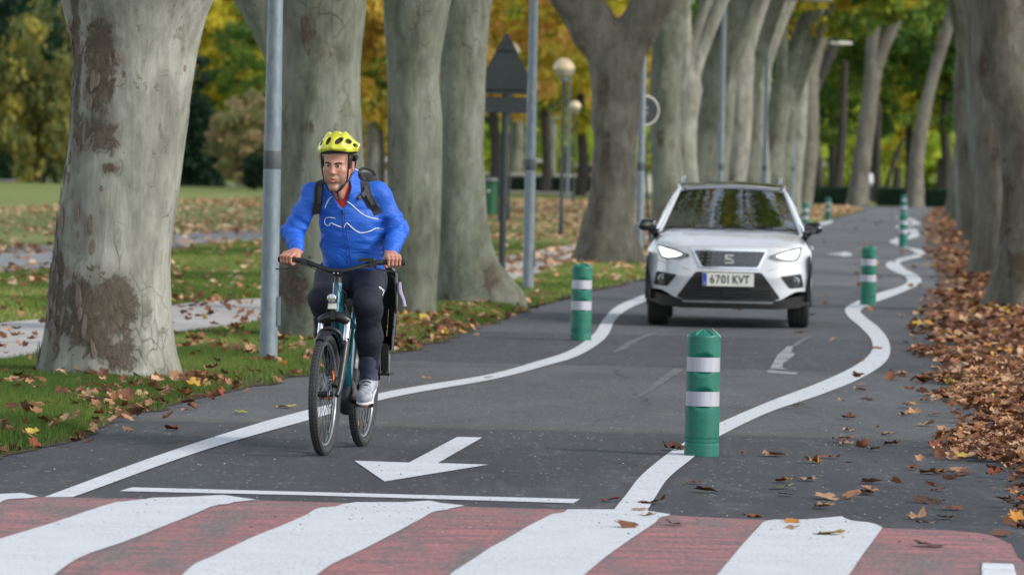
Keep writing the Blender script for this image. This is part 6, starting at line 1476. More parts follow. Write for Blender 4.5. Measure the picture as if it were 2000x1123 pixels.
# rack, stand and child seat
for s_ in (-1, 1): T('rack', [(XR - .02, s_ * .06, RW), (XR - .02, s_ * .065, .745), (XR + .22, s_ * .055, .745)], .006, matte_black, sub=14)
V = []; nx, nz = 49, 20                      # moulded shell: a curved back with side wings
def seat_pt(i, j, off):
    a = (i / (nx - 1) * 2 - 1); z = .58 + .50 * j / (nz - 1); w = .190 + .012 * math.sin(j / (nz - 1) * 3.14); x = XR - .10 + .20 * abs(a) ** 2.6 - .06 * (j / (nz - 1)); 
    return (x + off, a * w, z + (-.035 * abs(a) ** 3 if j > nz - 3 else 0))
for off in (0, -.012):
    for j in range(nz):
        for i in range(nx): V.append(seat_pt(i, j, off))
Fs = []; o_ = nx * nz
for j in range(nz - 1):
    for i in range(nx - 1):
        if i in (8, 39) and 3 <= j <= 8: continue       # slots
        Fs += [[j * nx + i, j * nx + i + 1, (j + 1) * nx + i + 1, (j + 1) * nx + i], [o_ + j * nx + i, o_ + (j + 1) * nx + i, o_ + (j + 1) * nx + i + 1, o_ + j * nx + i + 1]]
def ring_faces(idx): return [[a, b, b + o_, a + o_] for a, b in zip(idx[:-1], idx[1:])]
Fs += ring_faces([j * nx for j in range(nz)]) + ring_faces([j * nx + nx - 1 for j in range(nz)]) + ring_faces([(nz - 1) * nx + i for i in range(nx)]) + ring_faces(list(range(nx)))
cs = link('child_seat', mesh_np('child_seat', V, Fs), black_plastic, bike)
cs.data.set_sharp_from_angle(angle=math.radians(35))
T('seat_rim', [seat_pt(nx - 1, j, .0) for j in range(0, nz)][::1] + [seat_pt(i, nz - 1, 0) for i in range(nx - 2, -1, -1)] + [seat_pt(0, j, 0) for j in range(nz - 2, -1, -1)], .010, black_gloss, cs, n=8)
MB().box((XR + .03, 0, .60), (.14, .15, .018)).obj('seat_base', black_plastic, cs)
for s_ in (-1, 1):
    o = MB().box((XR + .10, s_ * .155, .53), (.06, .022, .085)).obj('leg_guard', black_plastic, cs); bevel(o, .01)
    MB().box((XR + .12, s_ * .155, .44), (.07, .04, .008)).obj('foot_rest', black_plastic, cs)
lil = simple('lilac_buckle', (.32, .27, .38), .5)
T('harness_clip', [(XR + .08, .222, .985), (XR + .08, .226, .93), (XR + .085, .248, .88), (XR + .09, .258, .84)], [.012, .016, .012, .014], lil, cs, n=8, sub=12)
T('harness_strap', [(XR + .06, .17, 1.02), (XR + .08, .196, .985), (XR + .10, .212, .80)], .005, matte_black, cs, n=6, sub=10)
T('foot_strap', [(XR + .16, .185, .56), (XR + .17, .19, .50), (XR + .165, .185, .40)], .005, simple('grey_strap', (.2, .2, .21), .6), cs, n=6, sub=10)

# ------------------------------------------------------------------ the rider
YB = ORG.y
def Q(u, v, dy): return np.array(P(u, v, YB + dy))      # dy: metres behind (+) or before (-) the crank axle
person = empty('person', (ORG.x, ORG.y, 0.0), 'man riding the teal bicycle in blue jacket, dark trousers and yellow helmet', 'person')
PO = np.array(person.location)
HUE = {}
skin = NT('skin'); a_ = skin.attr('tone'); b_ = skin.attr('stubble_shade')
c = skin.ramp(a_, [(0.0, (.40, .205, .145)), (.5, (.46, .235, .165)), (1.0, (.42, .12, .10))]); c = skin.mix(.35, c, skin.mix(1, c, skin.ramp(skin.noise(55, 4), [(.3, .75), (.7, 1.2)]), 'MULTIPLY'))
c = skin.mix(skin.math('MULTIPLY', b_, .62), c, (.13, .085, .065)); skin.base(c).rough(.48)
skin.b.inputs['Subsurface Weight'].default_value = .12; skin.b.inputs['Subsurface Radius'].default_value = (.012, .005, .003); skin.b.inputs['Subsurface Scale'].default_value = .5
skin.bump(skin.noise(160, 4), .12, .002); skin_m = skin.m
def cloth(name, col, rough=.75, fold=.5, sheen=.15, weave=260, fs=9):
    t = NT(name); c = np.array(col); n = t.noise(5, 4); t.base(t.ramp(n, [(.3, tuple(c * .85)), (.7, tuple(np.minimum(c * 1.15, 1)))])).rough(rough)
    t.b.inputs['Sheen Weight'].default_value = sheen
    f = t.noise(fs, 3, .5, t.map((.8, .8, 1.6), rot=(.3, .5, 0)), 1.1); h = t.math('ADD', t.math('MULTIPLY', f, 1.0), t.math('MULTIPLY', t.noise(weave, 2), .02)); t.bump(h, fold, .03); return t.m
blue_m = cloth('blue_jacket', (.011, .105, .52), .6, .5, .0); navy_m = cloth('navy_trousers', (.006, .007, .018), .8, .35, 0.0); red_m = cloth('red_shirt', (.42, .02, .012), .8, .3)

# head, built about its own centre, then turned a little to the viewer's left
HC_ = Q(659, 318, -.15); KH = 1.0
yaw = math.radians(-13); pit = math.radians(7); rol = math.radians(1.5)
HM = Matrix.Translation(HC_) @ Matrix.Rotation(yaw, 4, 'Z') @ Matrix.Rotation(pit, 4, 'X') @ Matrix.Rotation(rol, 4, 'Y')
s = SDF((-.14, -.17, -.26), (.14, .17, .19), .0028)
s.ell((0, .018, .052), (.083, .102, .098), .02)                       # skull
s.ell((0, -.030, -.035), (.069, .066, .098), .03)                     # face
s.ell((0, -.045, .050), (.062, .052, .050), .03)                      # forehead
for x in (-1, 1):
    s.cone((x * .060, .012, -.045), (x * .050, -.002, -.090), .023, .019, .03)       # ramus
    s.cone((x * .048, -.006, -.094), (x * .010, -.078, -.138), .019, .016, .03)      # jaw line
    s.ell((x * .043, -.066, -.036), (.024, .022, .020), .025)                        # cheek bone
    s.ell((x * .040, -.058, -.080), (.019, .026, .030), .03)
    s.cone((x * .012, -.093, .010), (x * .047, -.075, .010), .0095, .008, .018)      # brow
    s.ell((x * .0305, -.098, -.012), (.0165, .014, .0115), .012, 'sub')              # eye socket
    s.cone((x * .017, -.0915, -.005), (x * .031, -.0925, .0010), .003, .0036, .005).cone((x * .031, -.0925, .0010), (x * .045, -.083, -.005), .0036, .003, .005)   # upper lid
    s.cone((x * .018, -.088, -.0190), (x * .043, -.083, -.0190), .0025, .0025, .006)   # lower lid
    s.ell((x * .0105, -.103, -.050), (.0095, .011, .0085), .008)                     # nostril wing
    s.ell((x * .006, -.108, -.0575), (.004, .006, .004), .003, 'sub')
    s.ell((x * .087, .020, -.022), (.012, .022, .033), .010, rot=Matrix.Rotation(x * .25, 3, 'Z')); s.ell((x * .098, .012, -.020), (.006, .012, .020), .006, 'sub'); s.ell((x * .080, .012, -.050), (.008, .010, .010), .01)
    s.cone((x * .022, -.098, -.064), (x * .036, -.082, -.094), .003, .003, .012, 'sub')   # nasolabial fold
s.cone((0, -.095, .006), (0, -.112, -.038), .0085, .0105, .014); s.ell((0, -.116, -.046), (.0115, .0115, .0105), .01)       # nose
s.ell((0, -.088, -.140), (.022, .018, .017), .02)                     # chin
s.ell((0, -.085, -.088), (.030, .022, .022), .02)                     # muzzle
s.ell((0, -.1065, -.0655), (.0045, .006, .008), .006, 'sub')          # philtrum
s.cone((-.024, -.094, -.0835), (0, -.1055, -.0795), .0035, .0055, .005).cone((0, -.1055, -.0795), (.024, -.094, -.0835), .0055, .0035, .005)
s.cone((-.021, -.094, -.0965), (0, -.1035, -.0985), .004, .007, .005).cone((0, -.1035, -.0985), (.021, -.094, -.0965), .007, .004, .005)
s.cone((-.020, -.103, -.089), (.020, -.103, -.089), .0026, .0026, .003, 'sub'); s.ell((0, -.106, -.0885), (.013, .008, .0035), .002, 'sub')
s.ell((0, -.100, -.112), (.022, .008, .006), .01, 'sub')
s.cone((0, .030, -.06), (0, .115, -.20), .052, .058, .03)             # neck
s.cone((0, -.035, -.128), (0, .055, -.20), .022, .03, .03)
for x in (-1, 1): s.cone((x * .048, .03, -.08), (x * .018, .045, -.205), .012, .011, .02)
V, Qd = s.nets()
for _ in range(1):
    acc = np.zeros_like(V); num = np.zeros(len(V))
    for a, b in ((0, 1), (1, 2), (2, 3), (3, 0)):
        np.add.at(acc, Qd[:, a], V[Qd[:, b]]); np.add.at(num, Qd[:, a], 1); np.add.at(acc, Qd[:, b], V[Qd[:, a]]); np.add.at(num, Qd[:, b], 1)
    V = V * .5 + .5 * acc / num[:, None]
L = V.copy()
def gss(c, r): return np.exp(-(((L - np.array(c)) / np.array(r)) ** 2).sum(1))
tone = .5 * np.ones(len(L)) + .55 * np.maximum(gss((0, -.10, -.081), (.024, .02, .005)), gss((0, -.10, -.098), (.021, .02, .007))) + .16 * (gss((-.045, -.07, -.045), (.025, .03, .025)) + gss((.045, -.07, -.045), (.025, .03, .025)) + gss((0, -.115, -.045), (.014, .02, .014))) + .25 * (np.abs(L[:, 0]) > .078) * (np.abs(L[:, 2] + .02) < .04)
stub_shade = np.clip(sstep(-.050, -.085, L[:, 2]) * (1 - sstep(-.150, -.185, L[:, 2])) * (L[:, 1] < .01) * (1 - 1.2 * np.maximum(gss((0, -.10, -.081), (.026, .03, .007)), gss((0, -.10, -.098), (.023, .03, .008)))), 0, 1)
stub_shade *= 1 - .6 * (gss((.042, -.06, -.055), (.022, .03, .02)) + gss((-.042, -.06, -.055), (.022, .03, .02)))
stub_shade = np.clip(stub_shade, 0, 1) * .85 + .5 * (gss((-.031, -.09, -.012), (.016, .02, .008)) + gss((.031, -.09, -.012), (.016, .02, .008)))  # beard stubble, plus shade painted into the eye sockets
HMn = np.array(HM); headV = V @ HMn[:3, :3].T + HMn[:3, 3]; headQ = Qd

# grips in world space; hands close round them
def hand(side):
    a, b = GR[side]; A = np.array(bl_(a)); B = np.array(bl_(b)); ax = (B - A) / np.linalg.norm(B - A)       # from bar end inwards
    up = np.array([0, 0, 1.0]); fwd = np.array([fw.x, fw.y, 0.0]); fwd -= ax * (fwd @ ax); fwd /= np.linalg.norm(fwd); up = np.cross(ax, fwd); up *= np.sign(up[2])
    c0 = A + ax * .066; pt = lambda s_, f, z: c0 + ax * s_ + fwd * f + up * z
    s = SDF(c0 - .15, c0 + .15, .0026)
    off = [-.033, -.0115, .0105, .032]; ln = [.88, .98, 1.0, .95]; rad = [.0088, .0098, .0102, .0098]
    for o_, l_, r_ in zip(off, ln, rad):
        k1 = pt(o_ * 1.0, -.006, .034 * l_ + .004); k2 = pt(o_ * 1.02, .034 * l_, .020); k3 = pt(o_, .030 * l_, -.012); k4 = pt(o_ * .96, .007, -.0265)
        s.cone(k1, k2, r_ * 1.16, r_ * 1.04, .006).cone(k2, k3, r_ * 1.03, r_ * .93, .003).cone(k3, k4, r_ * .93, r_ * .82, .003); s.ell(k2, (r_ * 1.13,) * 3, .004); s.ell(k1, (r_ * 1.25,) * 3, .008)
    w = pt(.0, -.085, .052)
    for o_ in (-.028, -.009, .011, .028): s.cone(pt(o_, -.010, .030), w + ax * o_ * .55, .0155, .020, .018)
    s.ell(pt(0, -.035, .034), (.03, .03, .02), .02)
    t0, t1, t2, t3 = pt(.030, -.050, .030), pt(.050, -.022, .004), pt(.050, .004, -.020), pt(.044, .024, -.024)      # thumb passes under the grip
    s.cone(t0, t1, .017, .0135, .012).cone(t1, t2, .013, .011, .005).cone(t2, t3, .011, .009, .004)
    return s, w, pt
handsdf = {}; WR = {}
for sd in (-1, 1):
    hs, w, ptf = hand(sd); WR[sd] = w; handsdf[sd] = (hs, ptf)
# joints: viewer-left arm is the rider's right (-1)
SH = {-1: Q(613, 380, .02), 1: Q(737, 380, .02)}; EL = {-1: Q(571, 452, .02), 1: Q(777, 450, .02)}
HIP = {-1: Q(654, 548, .17), 1: Q(716, 548, .17)}; KN = {-1: Q(631, 586, -.20), 1: Q(719, 592, -.30)}
pedL = np.array(bl_((math.cos(CA_) * .17, .148, .285 + math.sin(CA_) * .17))); pedR = np.array(bl_((-math.cos(CA_) * .17, -.148, .285 - math.sin(CA_) * .17)))
fwn = np.array([fw.x, fw.y, 0]); lfn = np.array([-fw.y, fw.x, 0]); upn = np.array([0, 0, 1.0])
AN = {1: pedL - fwn * .115 + upn * .155 - lfn * .012, -1: pedR - fwn * .10 + upn * .135 + lfn * .01}
TOE = {1: pedL + fwn * .065 + upn * .028, -1: pedR + fwn * .06 + upn * .035}; HEEL = {1: AN[1] - fwn * .035 - upn * .06, -1: AN[-1] - fwn * .04 - upn * .055}
PEL, CHE, NCK = Q(690, 530, .17), Q(680, 425, .06), Q(668, 378, -.02)
def blend(name, parts, mats): pass
lo = np.min([PEL - .5, TOE[1] - .3, HEEL[-1] - .3], 0); 
s = SDF((ORG.x - .62, YB - .55, .12), (ORG.x + .62, YB + .55, 1.66), .0105)
s.ell(PEL + (0, .02, .0), (.155, .13, .12), .05); s.cone(PEL, CHE, .125, .13, .08); s.ell(CHE + (0, .03, -.02), (.14, .09, .13), .04); s.cone(NCK, Q(664, 356, -.04), .055, .052, .04)
for sd in (-1, 1):
    s.cone(NCK + (0, .05, -.05), SH[sd], .045, .045, .04).cone(SH[sd], EL[sd], .052, .041, .03).cone(EL[sd], WR[sd], .042, .026, .02)
    s.cone(HIP[sd], KN[sd], .092, .060, .05).cone(KN[sd], KN[sd] * .55 + AN[sd] * .45 + fwn * -.02, .056, .052, .03).cone(KN[sd] * .55 + AN[sd] * .45 + fwn * -.02, AN[sd], .052, .036, .03)
    s.cone(AN[sd], HEEL[sd] + upn * .02, .036, .03, .02).cone(HEEL[sd] + upn * .02, TOE[sd], .03, .026, .02)
bV, bQ = s.nets()
allV, allQ, tn, sb = [bV], [bQ], [np.full(len(bV), .5)], [np.zeros(len(bV))]; n0 = len(bV)
allV.append(headV); allQ.append(headQ + n0); tn.append(tone); sb.append(stub_shade); n0 += len(headV)
for sd in (-1, 1):
    hs, ptf = handsdf[sd]; hs.cone(WR[sd], WR[sd] * .7 + EL[sd] * .3, .026, .033, .02); hv, hq = hs.nets(); allV.append(hv); allQ.append(hq + n0); n0 += len(hv)
    kn_ = np.min([np.linalg.norm(hv - ptf(o_, .03, .02), axis=1) for o_ in (-.033, -.0115, .0105, .032)] + [np.linalg.norm(hv - ptf(o_, -.006, .036), axis=1) for o_ in (-.033, -.0115, .0105, .032)], axis=0)
    tn.append(.58 + .32 * np.exp(-(kn_ / .011) ** 2)); sb.append(np.zeros(len(hv)))
me = mesh_np('body', np.concatenate(allV) - PO, np.concatenate(allQ)); set_attr(me, 'tone', np.concatenate(tn)); set_attr(me, 'stubble_shade', np.concatenate(sb)); link('body', me, skin_m, person)
nail_m = simple('nail', (.55, .33, .27), .3)

# eyes, brows, hair
def H(p): return HM @ Vector(p)
eye_w = simple('eye_white', (.52, .47, .44), .2); iris_m = simple('iris', (.03, .018, .01), .15)
for x in (-1, 1):
    e = MB().lathe([(.0118 * math.cos(a), .0118 * math.sin(a)) for a in np.linspace(-1.57, 1.57, 12)], n=18).obj('eye', eye_w, person); e.location = Vector(H((x * .0305, -.0815, -.0090))) - person.location
    i_ = MB().lathe([(.0001, -.0127), (.003, -.0125), (.0062, -.0112), (.0064, -.0098)], n=16, axis='Y').obj('iris', iris_m, e); i_.rotation_euler = (.12, 0, yaw * 1.3)
    pts = [H((x * .012, -.1030, .0045)), H((x * .022, -.1035, .0085)), H((x * .034, -.0975, .0105)), H((x * .045, -.087, .0085)), H((x * .053, -.075, .002))]
    T_ = MB().add(tube([np.array(p) - PO for p in pts], [.0045, .0066, .0062, .0052, .0025], 8, 14, flat=.75)).obj('eyebrow', simple('brow_hair', (.018, .011, .007), .8) if 'br' not in MAT else MAT['br'], person); MAT['br'] = bpy.data.materials['brow_hair']
t = NT('short_hair'); t.base(t.ramp(t.noise(60, 4, .6, t.map((3, 3, .5))), [(.3, (.010, .007, .005)), (.7, (.045, .028, .018))])).rough(.6); t.bump(t.noise(90, 3, .6, t.map((4, 4, .6))), .8, .006); hair_m = t.m
s = SDF((-.14, -.17, -.12), (.14, .17, .18), .0034); s.ell((0, .020, .056), (.0885, .108, .102), .01)
s.ell((0, -.125, -.022), (.072, .082, .092), .012, 'sub'); s.ell((0, -.02, -.11), (.12, .16, .085), .02, 'sub')
for x in (-1, 1): s.cone((x * .079, -.020, .03), (x * .078, -.014, -.032), .011, .006, .012)
s.field(lambda p: .003 * fbm(p * 60, 3, 2)); me = s.mesh('hair', 1); me.transform(HM); link('hair', shift(me, PO), hair_m, person)

# helmet: ribbed yellow shell with openings, black lining, straps
yel_m = simple('yellow_helmet', (.52, .52, .02), .28, var=.06, scale=12, coat=.8)
HH = Matrix.Translation(HM @ Vector((0.004, .010, .076))) @ Matrix.Rotation(yaw, 4, 'Z') @ Matrix.Rotation(math.radians(0), 4, 'X') @ Matrix.Rotation(math.radians(-2), 4, 'Y')
s = SDF((-.16, -.20, -.10), (.16, .20, .16), .0034); s.ell((0, 0, -.004), (.116, .150, .106), .01)
for x in (-.055, 0, .055): s.cone((x * .9, -.112, .034), (x * .8, -.03, .082), .011, .013, .03); s.cone((x * .8, -.03, .082), (x, .115, .025), .013, .010, .03)
for x in (-1, 1): s.cone((x * .106, -.05, .012), (x * .100, .05, .025), .010, .012, .03)
s.cone((-.070, -.126, .004), (0, -.150, .010), .008, .008, .02).cone((0, -.150, .010), (.070, -.126, .004), .008, .008, .02)
s.ell((0, .004, -.014), (.102, .136, .103), .004, 'sub'); s.box((0, 0, -.105), (.3, .3, .088), .002, .006, 'sub')
s.ell((0, -.16, -.030), (.085, .10, .022), .01, 'sub')
vents = [((-.032, -.115, .050), (.0155, .045, .026), .30), ((.032, -.115, .050), (.0165, .045, .028), -.30+1.1), ((-.078, -.085, .040), (.011, .05, .018), .35), ((.079, -.085, .046), (.013, .05, .018), -.95), ((-.030, -.03, .112), (.013, .045, .03), 0), ((.030, -.03, .112), (.013, .045, .03), 0),
         ((.102, -.035, .020), (.04, .030, .013), .3), ((-.102, -.035, .020), (.04, .030, .013), -.3), ((.08, .01, .085), (.03, .035, .013), .5), ((-.08, .01, .085), (.03, .035, .013), -.5), ((-.035, .09, .08), (.013, .05, .03), 0), ((.035, .09, .08), (.013, .05, .03), 0)]
for c_, r_, an in vents: s.ell(c_, r_, .005, 'sub', rot=np.array(Matrix.Rotation(an, 3, 'Y')))
me = s.mesh('helmet', 1); me.transform(HH); hel = link('helmet', shift(me, PO), yel_m, person)
s = SDF((-.15, -.18, -.10), (.15, .18, .14), .004); s.ell((0, .004, -.010), (.105, .139, .104), .004); s.box((0, 0, -.115), (.3, .3, .090), .002, .004, 'sub'); s.cone((-.08, .10, -.045), (.08, .10, -.045), .014, .014, .01); s.cone((.098, .02, -.055), (.06, .115, -.06), .012, .012, .01).cone((-.098, .02, -.055), (-.06, .115, -.06), .012, .012, .01)
me = s.mesh('helmet_lining', 1); me.transform(HH); link('helmet_lining', shift(me, PO), matte_black, hel)
def hp(pts): return [np.array(H(p)) - PO for p in pts]
for x in (-1, 1):
    MB().add(tube(hp([(x * .082, -.058, .055), (x * .0805, -.056, .01), (x * .077, -.046, -.045), (x * .068, -.040, -.095), (x * .042, -.062, -.146), (x * .010, -.070, -.166)]), .0052, 8, 26, flat=.45)).obj('chin_strap', matte_black, hel)
    MB().add(tube(hp([(x * .100, .045, .03), (x * .095, .040, -.03), (x * .078, -.010, -.085), (x * .068, -.034, -.108)]), .0045, 8, 18, flat=.45)).obj('chin_strap', matte_black, hel)
MB().add(tube(hp([(.052, -.058, -.125), (.040, -.070, -.146), (.022, -.074, -.160)]), .0095, 8, 8, flat=.7)).obj('strap_buckle', black_plastic, hel)
MB().add(tube(hp([(.020, -.068, -.163), (.026, -.062, -.19), (.034, -.070, -.215)]), .005, 6, 10, flat=.5)).obj('strap_tail', matte_black, hel)

# jacket
s = SDF((ORG.x - .60, YB - .50, .98), (ORG.x + .62, YB + .50, 1.66), .0075)
s.ell(Q(690, 432, .07), (.205, .155, .185), .05); s.ell(Q(692, 482, .11), (.205, .155, .17), .05); s.ell(Q(692, 512, .14), (.192, .150, .10), .03); s.ell(Q(672, 392, .03), (.165, .12, .10), .05)
for sd in (-1, 1):
    s.cone(Q(664, 366, .0), SH[sd], .052, .070, .05); a_, b_ = SH[sd], EL[sd]
    s.cone(a_, b_, .069, .060, .04).cone(b_, b_ * .45 + WR[sd] * .55, .060, .052, .02).cone(b_ * .45 + WR[sd] * .55, b_ * .16 + WR[sd] * .84, .052, .046, .012)
    m_ = b_ * .10 + WR[sd] * .90; dd = (WR[sd] - b_) / np.linalg.norm(WR[sd] - b_); s.cone(m_ - dd * .020, m_ + dd * .018, .047, .043, .006)
s.box(Q(692, 545, .1) + (0, 0, -.028), (.4, .4, .05), .01, .015, 'sub')
s.cone(Q(671, 338, -.01), Q(669, 372, -.02), .086, .105, .03)                    # standing collar
s.cone(Q(670, 300, -.02), Q(667, 350, -.04), .078, .066, .008, 'sub')
# open V of the zip
def vcut(p):
    out = np.zeros(len(p)); r_ = p - np.array([0, 0, HC]); return out
for t_ in np.linspace(0, 1, 9):
    cc = Q(665 + 4 * t_, 366 + 46 * t_, -.14); s.cone(cc + (0, -.12, 0), cc + (0, .10, 0), .060 * (1 - t_) + .002, .056 * (1 - t_) + .002, .006, 'sub')
def folds(p):
    r = .0055 * fbm(p * np.array([7, 7, 17]) + 3, 4, 2)
    for sd in (-1, 1):
        a_, b_, w_ = SH[sd], EL[sd], WR[sd]
        for (A_, B_, fr_, amp, c_) in ((a_, b_, 46, .0050, .8), (b_, w_, 58, .0070, .2), (b_, w_, 64, .0060, .88)):
            ba = B_ - A_; t = ((p - A_) @ ba) / (ba @ ba); q = p - (A_ + np.clip(t, 0, 1)[:, None] * ba); dist = np.linalg.norm(q, axis=1)
            wgt = np.exp(-((t - c_) / .28) ** 2) * (dist < .11) * (t > -.1) * (t < 1.05); L_ = np.linalg.norm(ba)
            r += amp * wgt * np.sin(t * L_ * fr_ * 2.0 + 14 * (q @ np.array([1, .6, 0.3])) + 2.5 * vnoise(p * 9, 6))
    zc = (p[:, 2] - 1.12); r += .006 * np.exp(-(zc / .06) ** 2) * np.sin(p[:, 0] * 38 + 3 * vnoise(p * 8, 9)) * (np.abs(p[:, 0] - PEL[0]) < .3)
    for (dxn, k_) in ((1, 13.), (-1, 19.)):
        r += .0030 * np.sin((p[:, 0] * dxn + p[:, 2] * .9) * k_ * 2.2 + 3 * vnoise(p * 6, 12)) * sstep(.04, .16, np.abs(p[:, 0] - CHE[0])) * 1.0
    return r
s.field(folds); jk = s.mesh('jacket', 1, PO); jacket = link('jacket', jk, blue_m, person)
bj = BVHTree.FromPolygons([Vector(v.co) + Vector(PO) for v in jk.vertices], [tuple(p.vertices) for p in jk.polygons])
def onto(bvh, pts, lift=.003, n=24, smooth=True):
    out = []; O = Vector((0, 0, HC)); pp = spline([(u, v, 0) for u, v in pts], n) if smooth and len(pts) > 1 else [(u, v, 0) for u, v in pts]
    for q_ in pp:
        d = ray(q_[0], q_[1]).normalized(); hit = bvh.ray_cast(O, d)
        if hit[0] is not None: out.append(np.array(hit[0] - d * lift) - PO)
    return out
pipe_m = simple('white_piping', (.72, .73, .76), .5)
for pts in ([(675, 391), (690, 403), (706, 417), (722, 425), (738, 428)], [(635, 406), (638, 398), (643, 389), (649, 384)], [(655, 427), (646, 425), (637, 426), (634, 433), (637, 440), (643, 441)], [(643, 441), (646, 436), (656, 440), (667, 444)], [(672, 445), (677, 436), (690, 447), (704, 455), (722, 452), (735, 446), (749, 448)],
            [(711, 345), (714, 353), (715.5, 366)], [(690, 329), (700, 334), (711, 345)]):
    q_ = onto(bj, pts, .001)
    if len(q_) > 2: MB().add(tube(q_, .0030, 6)).obj('piping', pipe_m, jacket)
seam_m = cloth('jacket_seam', (.008, .055, .33), .6)
for pts in ([(668, 416), (672, 450), (677, 490), (681, 521)], [(673, 416), (677, 450), (683, 490), (687, 522)], [(743, 461), (748, 478), (749, 496), (743, 512)], [(631, 463), (626, 480), (624, 494)]):
    q_ = onto(bj, pts, .0005, 30)
    if len(q_) > 2: MB().add(tube(q_, .0028, 6)).obj('zip' if pts[0][0] < 690 and pts[0][0] > 660 else 'pocket_seam', seam_m, jacket)
q_ = onto(bj, [(668, 410), (669, 418), (670, 428)], .003, 8)
if len(q_) > 2: MB().add(tube(q_, .004, 6)).obj('zip_pull', black_plastic, jacket)
# red shirt in the opening
s = SDF((CHE[0] - .25, YB - .35, 1.3), (CHE[0] + .25, YB + .35, 1.72), .008); s.ell(Q(690, 430, .07), (.185, .14, .17), .05); s.ell(Q(672, 392, .02), (.13, .105, .09), .05); s.cone(Q(666, 358, -.052), Q(669, 395, .01), .066, .085, .03)
for sd in (-1, 1): s.cone(Q(668, 372, .0), SH[sd], .05, .055, .04)
s.cone(Q(666, 305, -.09), Q(666, 352, -.075), .066, .054, .008, 'sub'); link('shirt', s.mesh('shirt', 1, PO), red_m, person)
# trousers
s = SDF((ORG.x - .5, YB - .50, .34), (ORG.x + .5, YB + .50, 1.22), .0075); s.ell(PEL + (0, .02, -.01), (.178, .150, .125), .05)
for sd in (-1, 1):
    md = KN[sd] * .55 + AN[sd] * .45 - fwn * .015; s.cone(HIP[sd], KN[sd], .122, .073, .06); s.cone(KN[sd], md, .073, .075, .06).cone(md, AN[sd] + upn * .06, .075, .058, .05); s.cone(AN[sd] + upn * .07, AN[sd] + upn * .020, .058, .054, .008)
def tf(p):
    r = .0035 * fbm(p * np.array([7, 7, 11]), 14, 2)
    for sd in (-1, 1):
        for (A_, B_, c_, amp, k_) in ((HIP[sd], KN[sd], .1, .005, 30), (KN[sd], AN[sd], .08, .0045, 36), (KN[sd], AN[sd], .9, .0045, 44)):
            ba = B_ - A_; t = ((p - A_) @ ba) / (ba @ ba); q = p - (A_ + np.clip(t, 0, 1)[:, None] * ba); dist = np.linalg.norm(q, axis=1); wgt = np.exp(-((t - c_) / .22) ** 2) * (dist < .14)
            r += amp * wgt * np.sin(t * np.linalg.norm(ba) * k_ * 1.6 + 16 * (q @ np.array([.9, .5, .3])) + 2.5 * vnoise(p * 9, 16))
    return r
s.field(tf); tk = s.mesh('trousers', 1, PO); trous = link('trousers', tk, navy_m, person)
bt = BVHTree.FromPolygons([Vector(v.co) + Vector(PO) for v in tk.vertices], [tuple(p.vertices) for p in tk.polygons])
# small leaping-cat emblem on the thigh
lg = [([(740, 560), (744, 563), (749, 570), (752, 576)], [.0028, .0052, .0042, .0018]), ([(745, 564), (750, 567), (752.5, 571)], [.003, .0035, .0015]), ([(749, 571), (747, 577)], [.003, .0012]), ([(741, 561), (743, 566)], [.003, .001])]
for k, (pts, rr_) in enumerate(lg):
    q_ = onto(bt, pts, .0005, 8, False) if len(pts) < 3 else onto(bt, pts, .0005, 8)
    if len(q_) > 1: MB().add(tube(q_, list(np.interp(np.linspace(0, 1, len(q_)), np.linspace(0, 1, len(rr_)), rr_)), 6)).obj('cat_emblem', pipe_m, trous)
# shoes and socks
shoe_m = NT('grey_shoe'); c = shoe_m.ramp(shoe_m.noise(22, 4), [(.35, (.16, .17, .20)), (.6, (.36, .38, .42))]); shoe_m.base(c).rough(.6); shoe_m = shoe_m.m; sole_m = simple('shoe_sole', (.55, .56, .58), .6); sock_m = simple('dark_sock', (.035, .045, .08), .9)
for sd in (-1, 1):
    a_, h_, t_ = AN[sd], HEEL[sd], TOE[sd]; al = (t_ - h_) / np.linalg.norm(t_ - h_)
    un = np.cross(lfn, al); un *= np.sign(un[2] + 1e-6); un = un / np.linalg.norm(un); mid = (h_ + t_) / 2
    s = SDF(mid - .24, mid + .24, .005); s.cone(a_ + upn * .004, h_ + un * .03, .047, .043, .03); s.cone(h_ + un * .026, t_ + un * .020, .040, .037, .04, flat=(un, .85)); s.cone(a_ + al * .02 + upn * -.02, t_ - al * .05 + un * .03, .042, .034, .03); s.ell(t_ - al * .015 + un * .018, (.045, .045, .034), .03)
    s.cone(a_ + upn * .08, a_ + upn * .01, .040, .036, .006, 'sub'); sh = link('shoe', s.mesh('shoe', 1, PO), shoe_m, person)
    R_s = np.stack([al, lfn - al * (lfn @ al), un], 1); s = SDF(mid - .24, mid + .24, .005)
    s.cone(h_ - un * .006 + al * .0, t_ - un * .008, .043, .047, .01, flat=(un, .32)); link('sole', s.mesh('sole', 1, PO), sole_m, sh)
    for k in range(4):
        c_ = a_ * (.75 - .18 * k) + (t_ - al * .03 + un * .0) * (.25 + .18 * k) + un * (.047 - .002 * k) + al * .018
        MB().add(tube([c_ - lfn * .026 - un * .010 - PO, c_ + al * .008 + un * .004 - PO, c_ + lfn * .026 - un * .010 - PO], .0035, 6, 8)).obj('lace', matte_black, sh)
    ld = (KN[sd] - a_) / np.linalg.norm(KN[sd] - a_); s = SDF(a_ - .2, a_ + .2, .006); s.cone(a_ + ld * .15, a_, .050, .045, .02).cone(a_, mid + un * .03, .045, .036, .03).cone(a_, h_ + upn * .02, .045, .036, .02); link('sock', s.mesh('sock', 1, PO), sock_m, person)

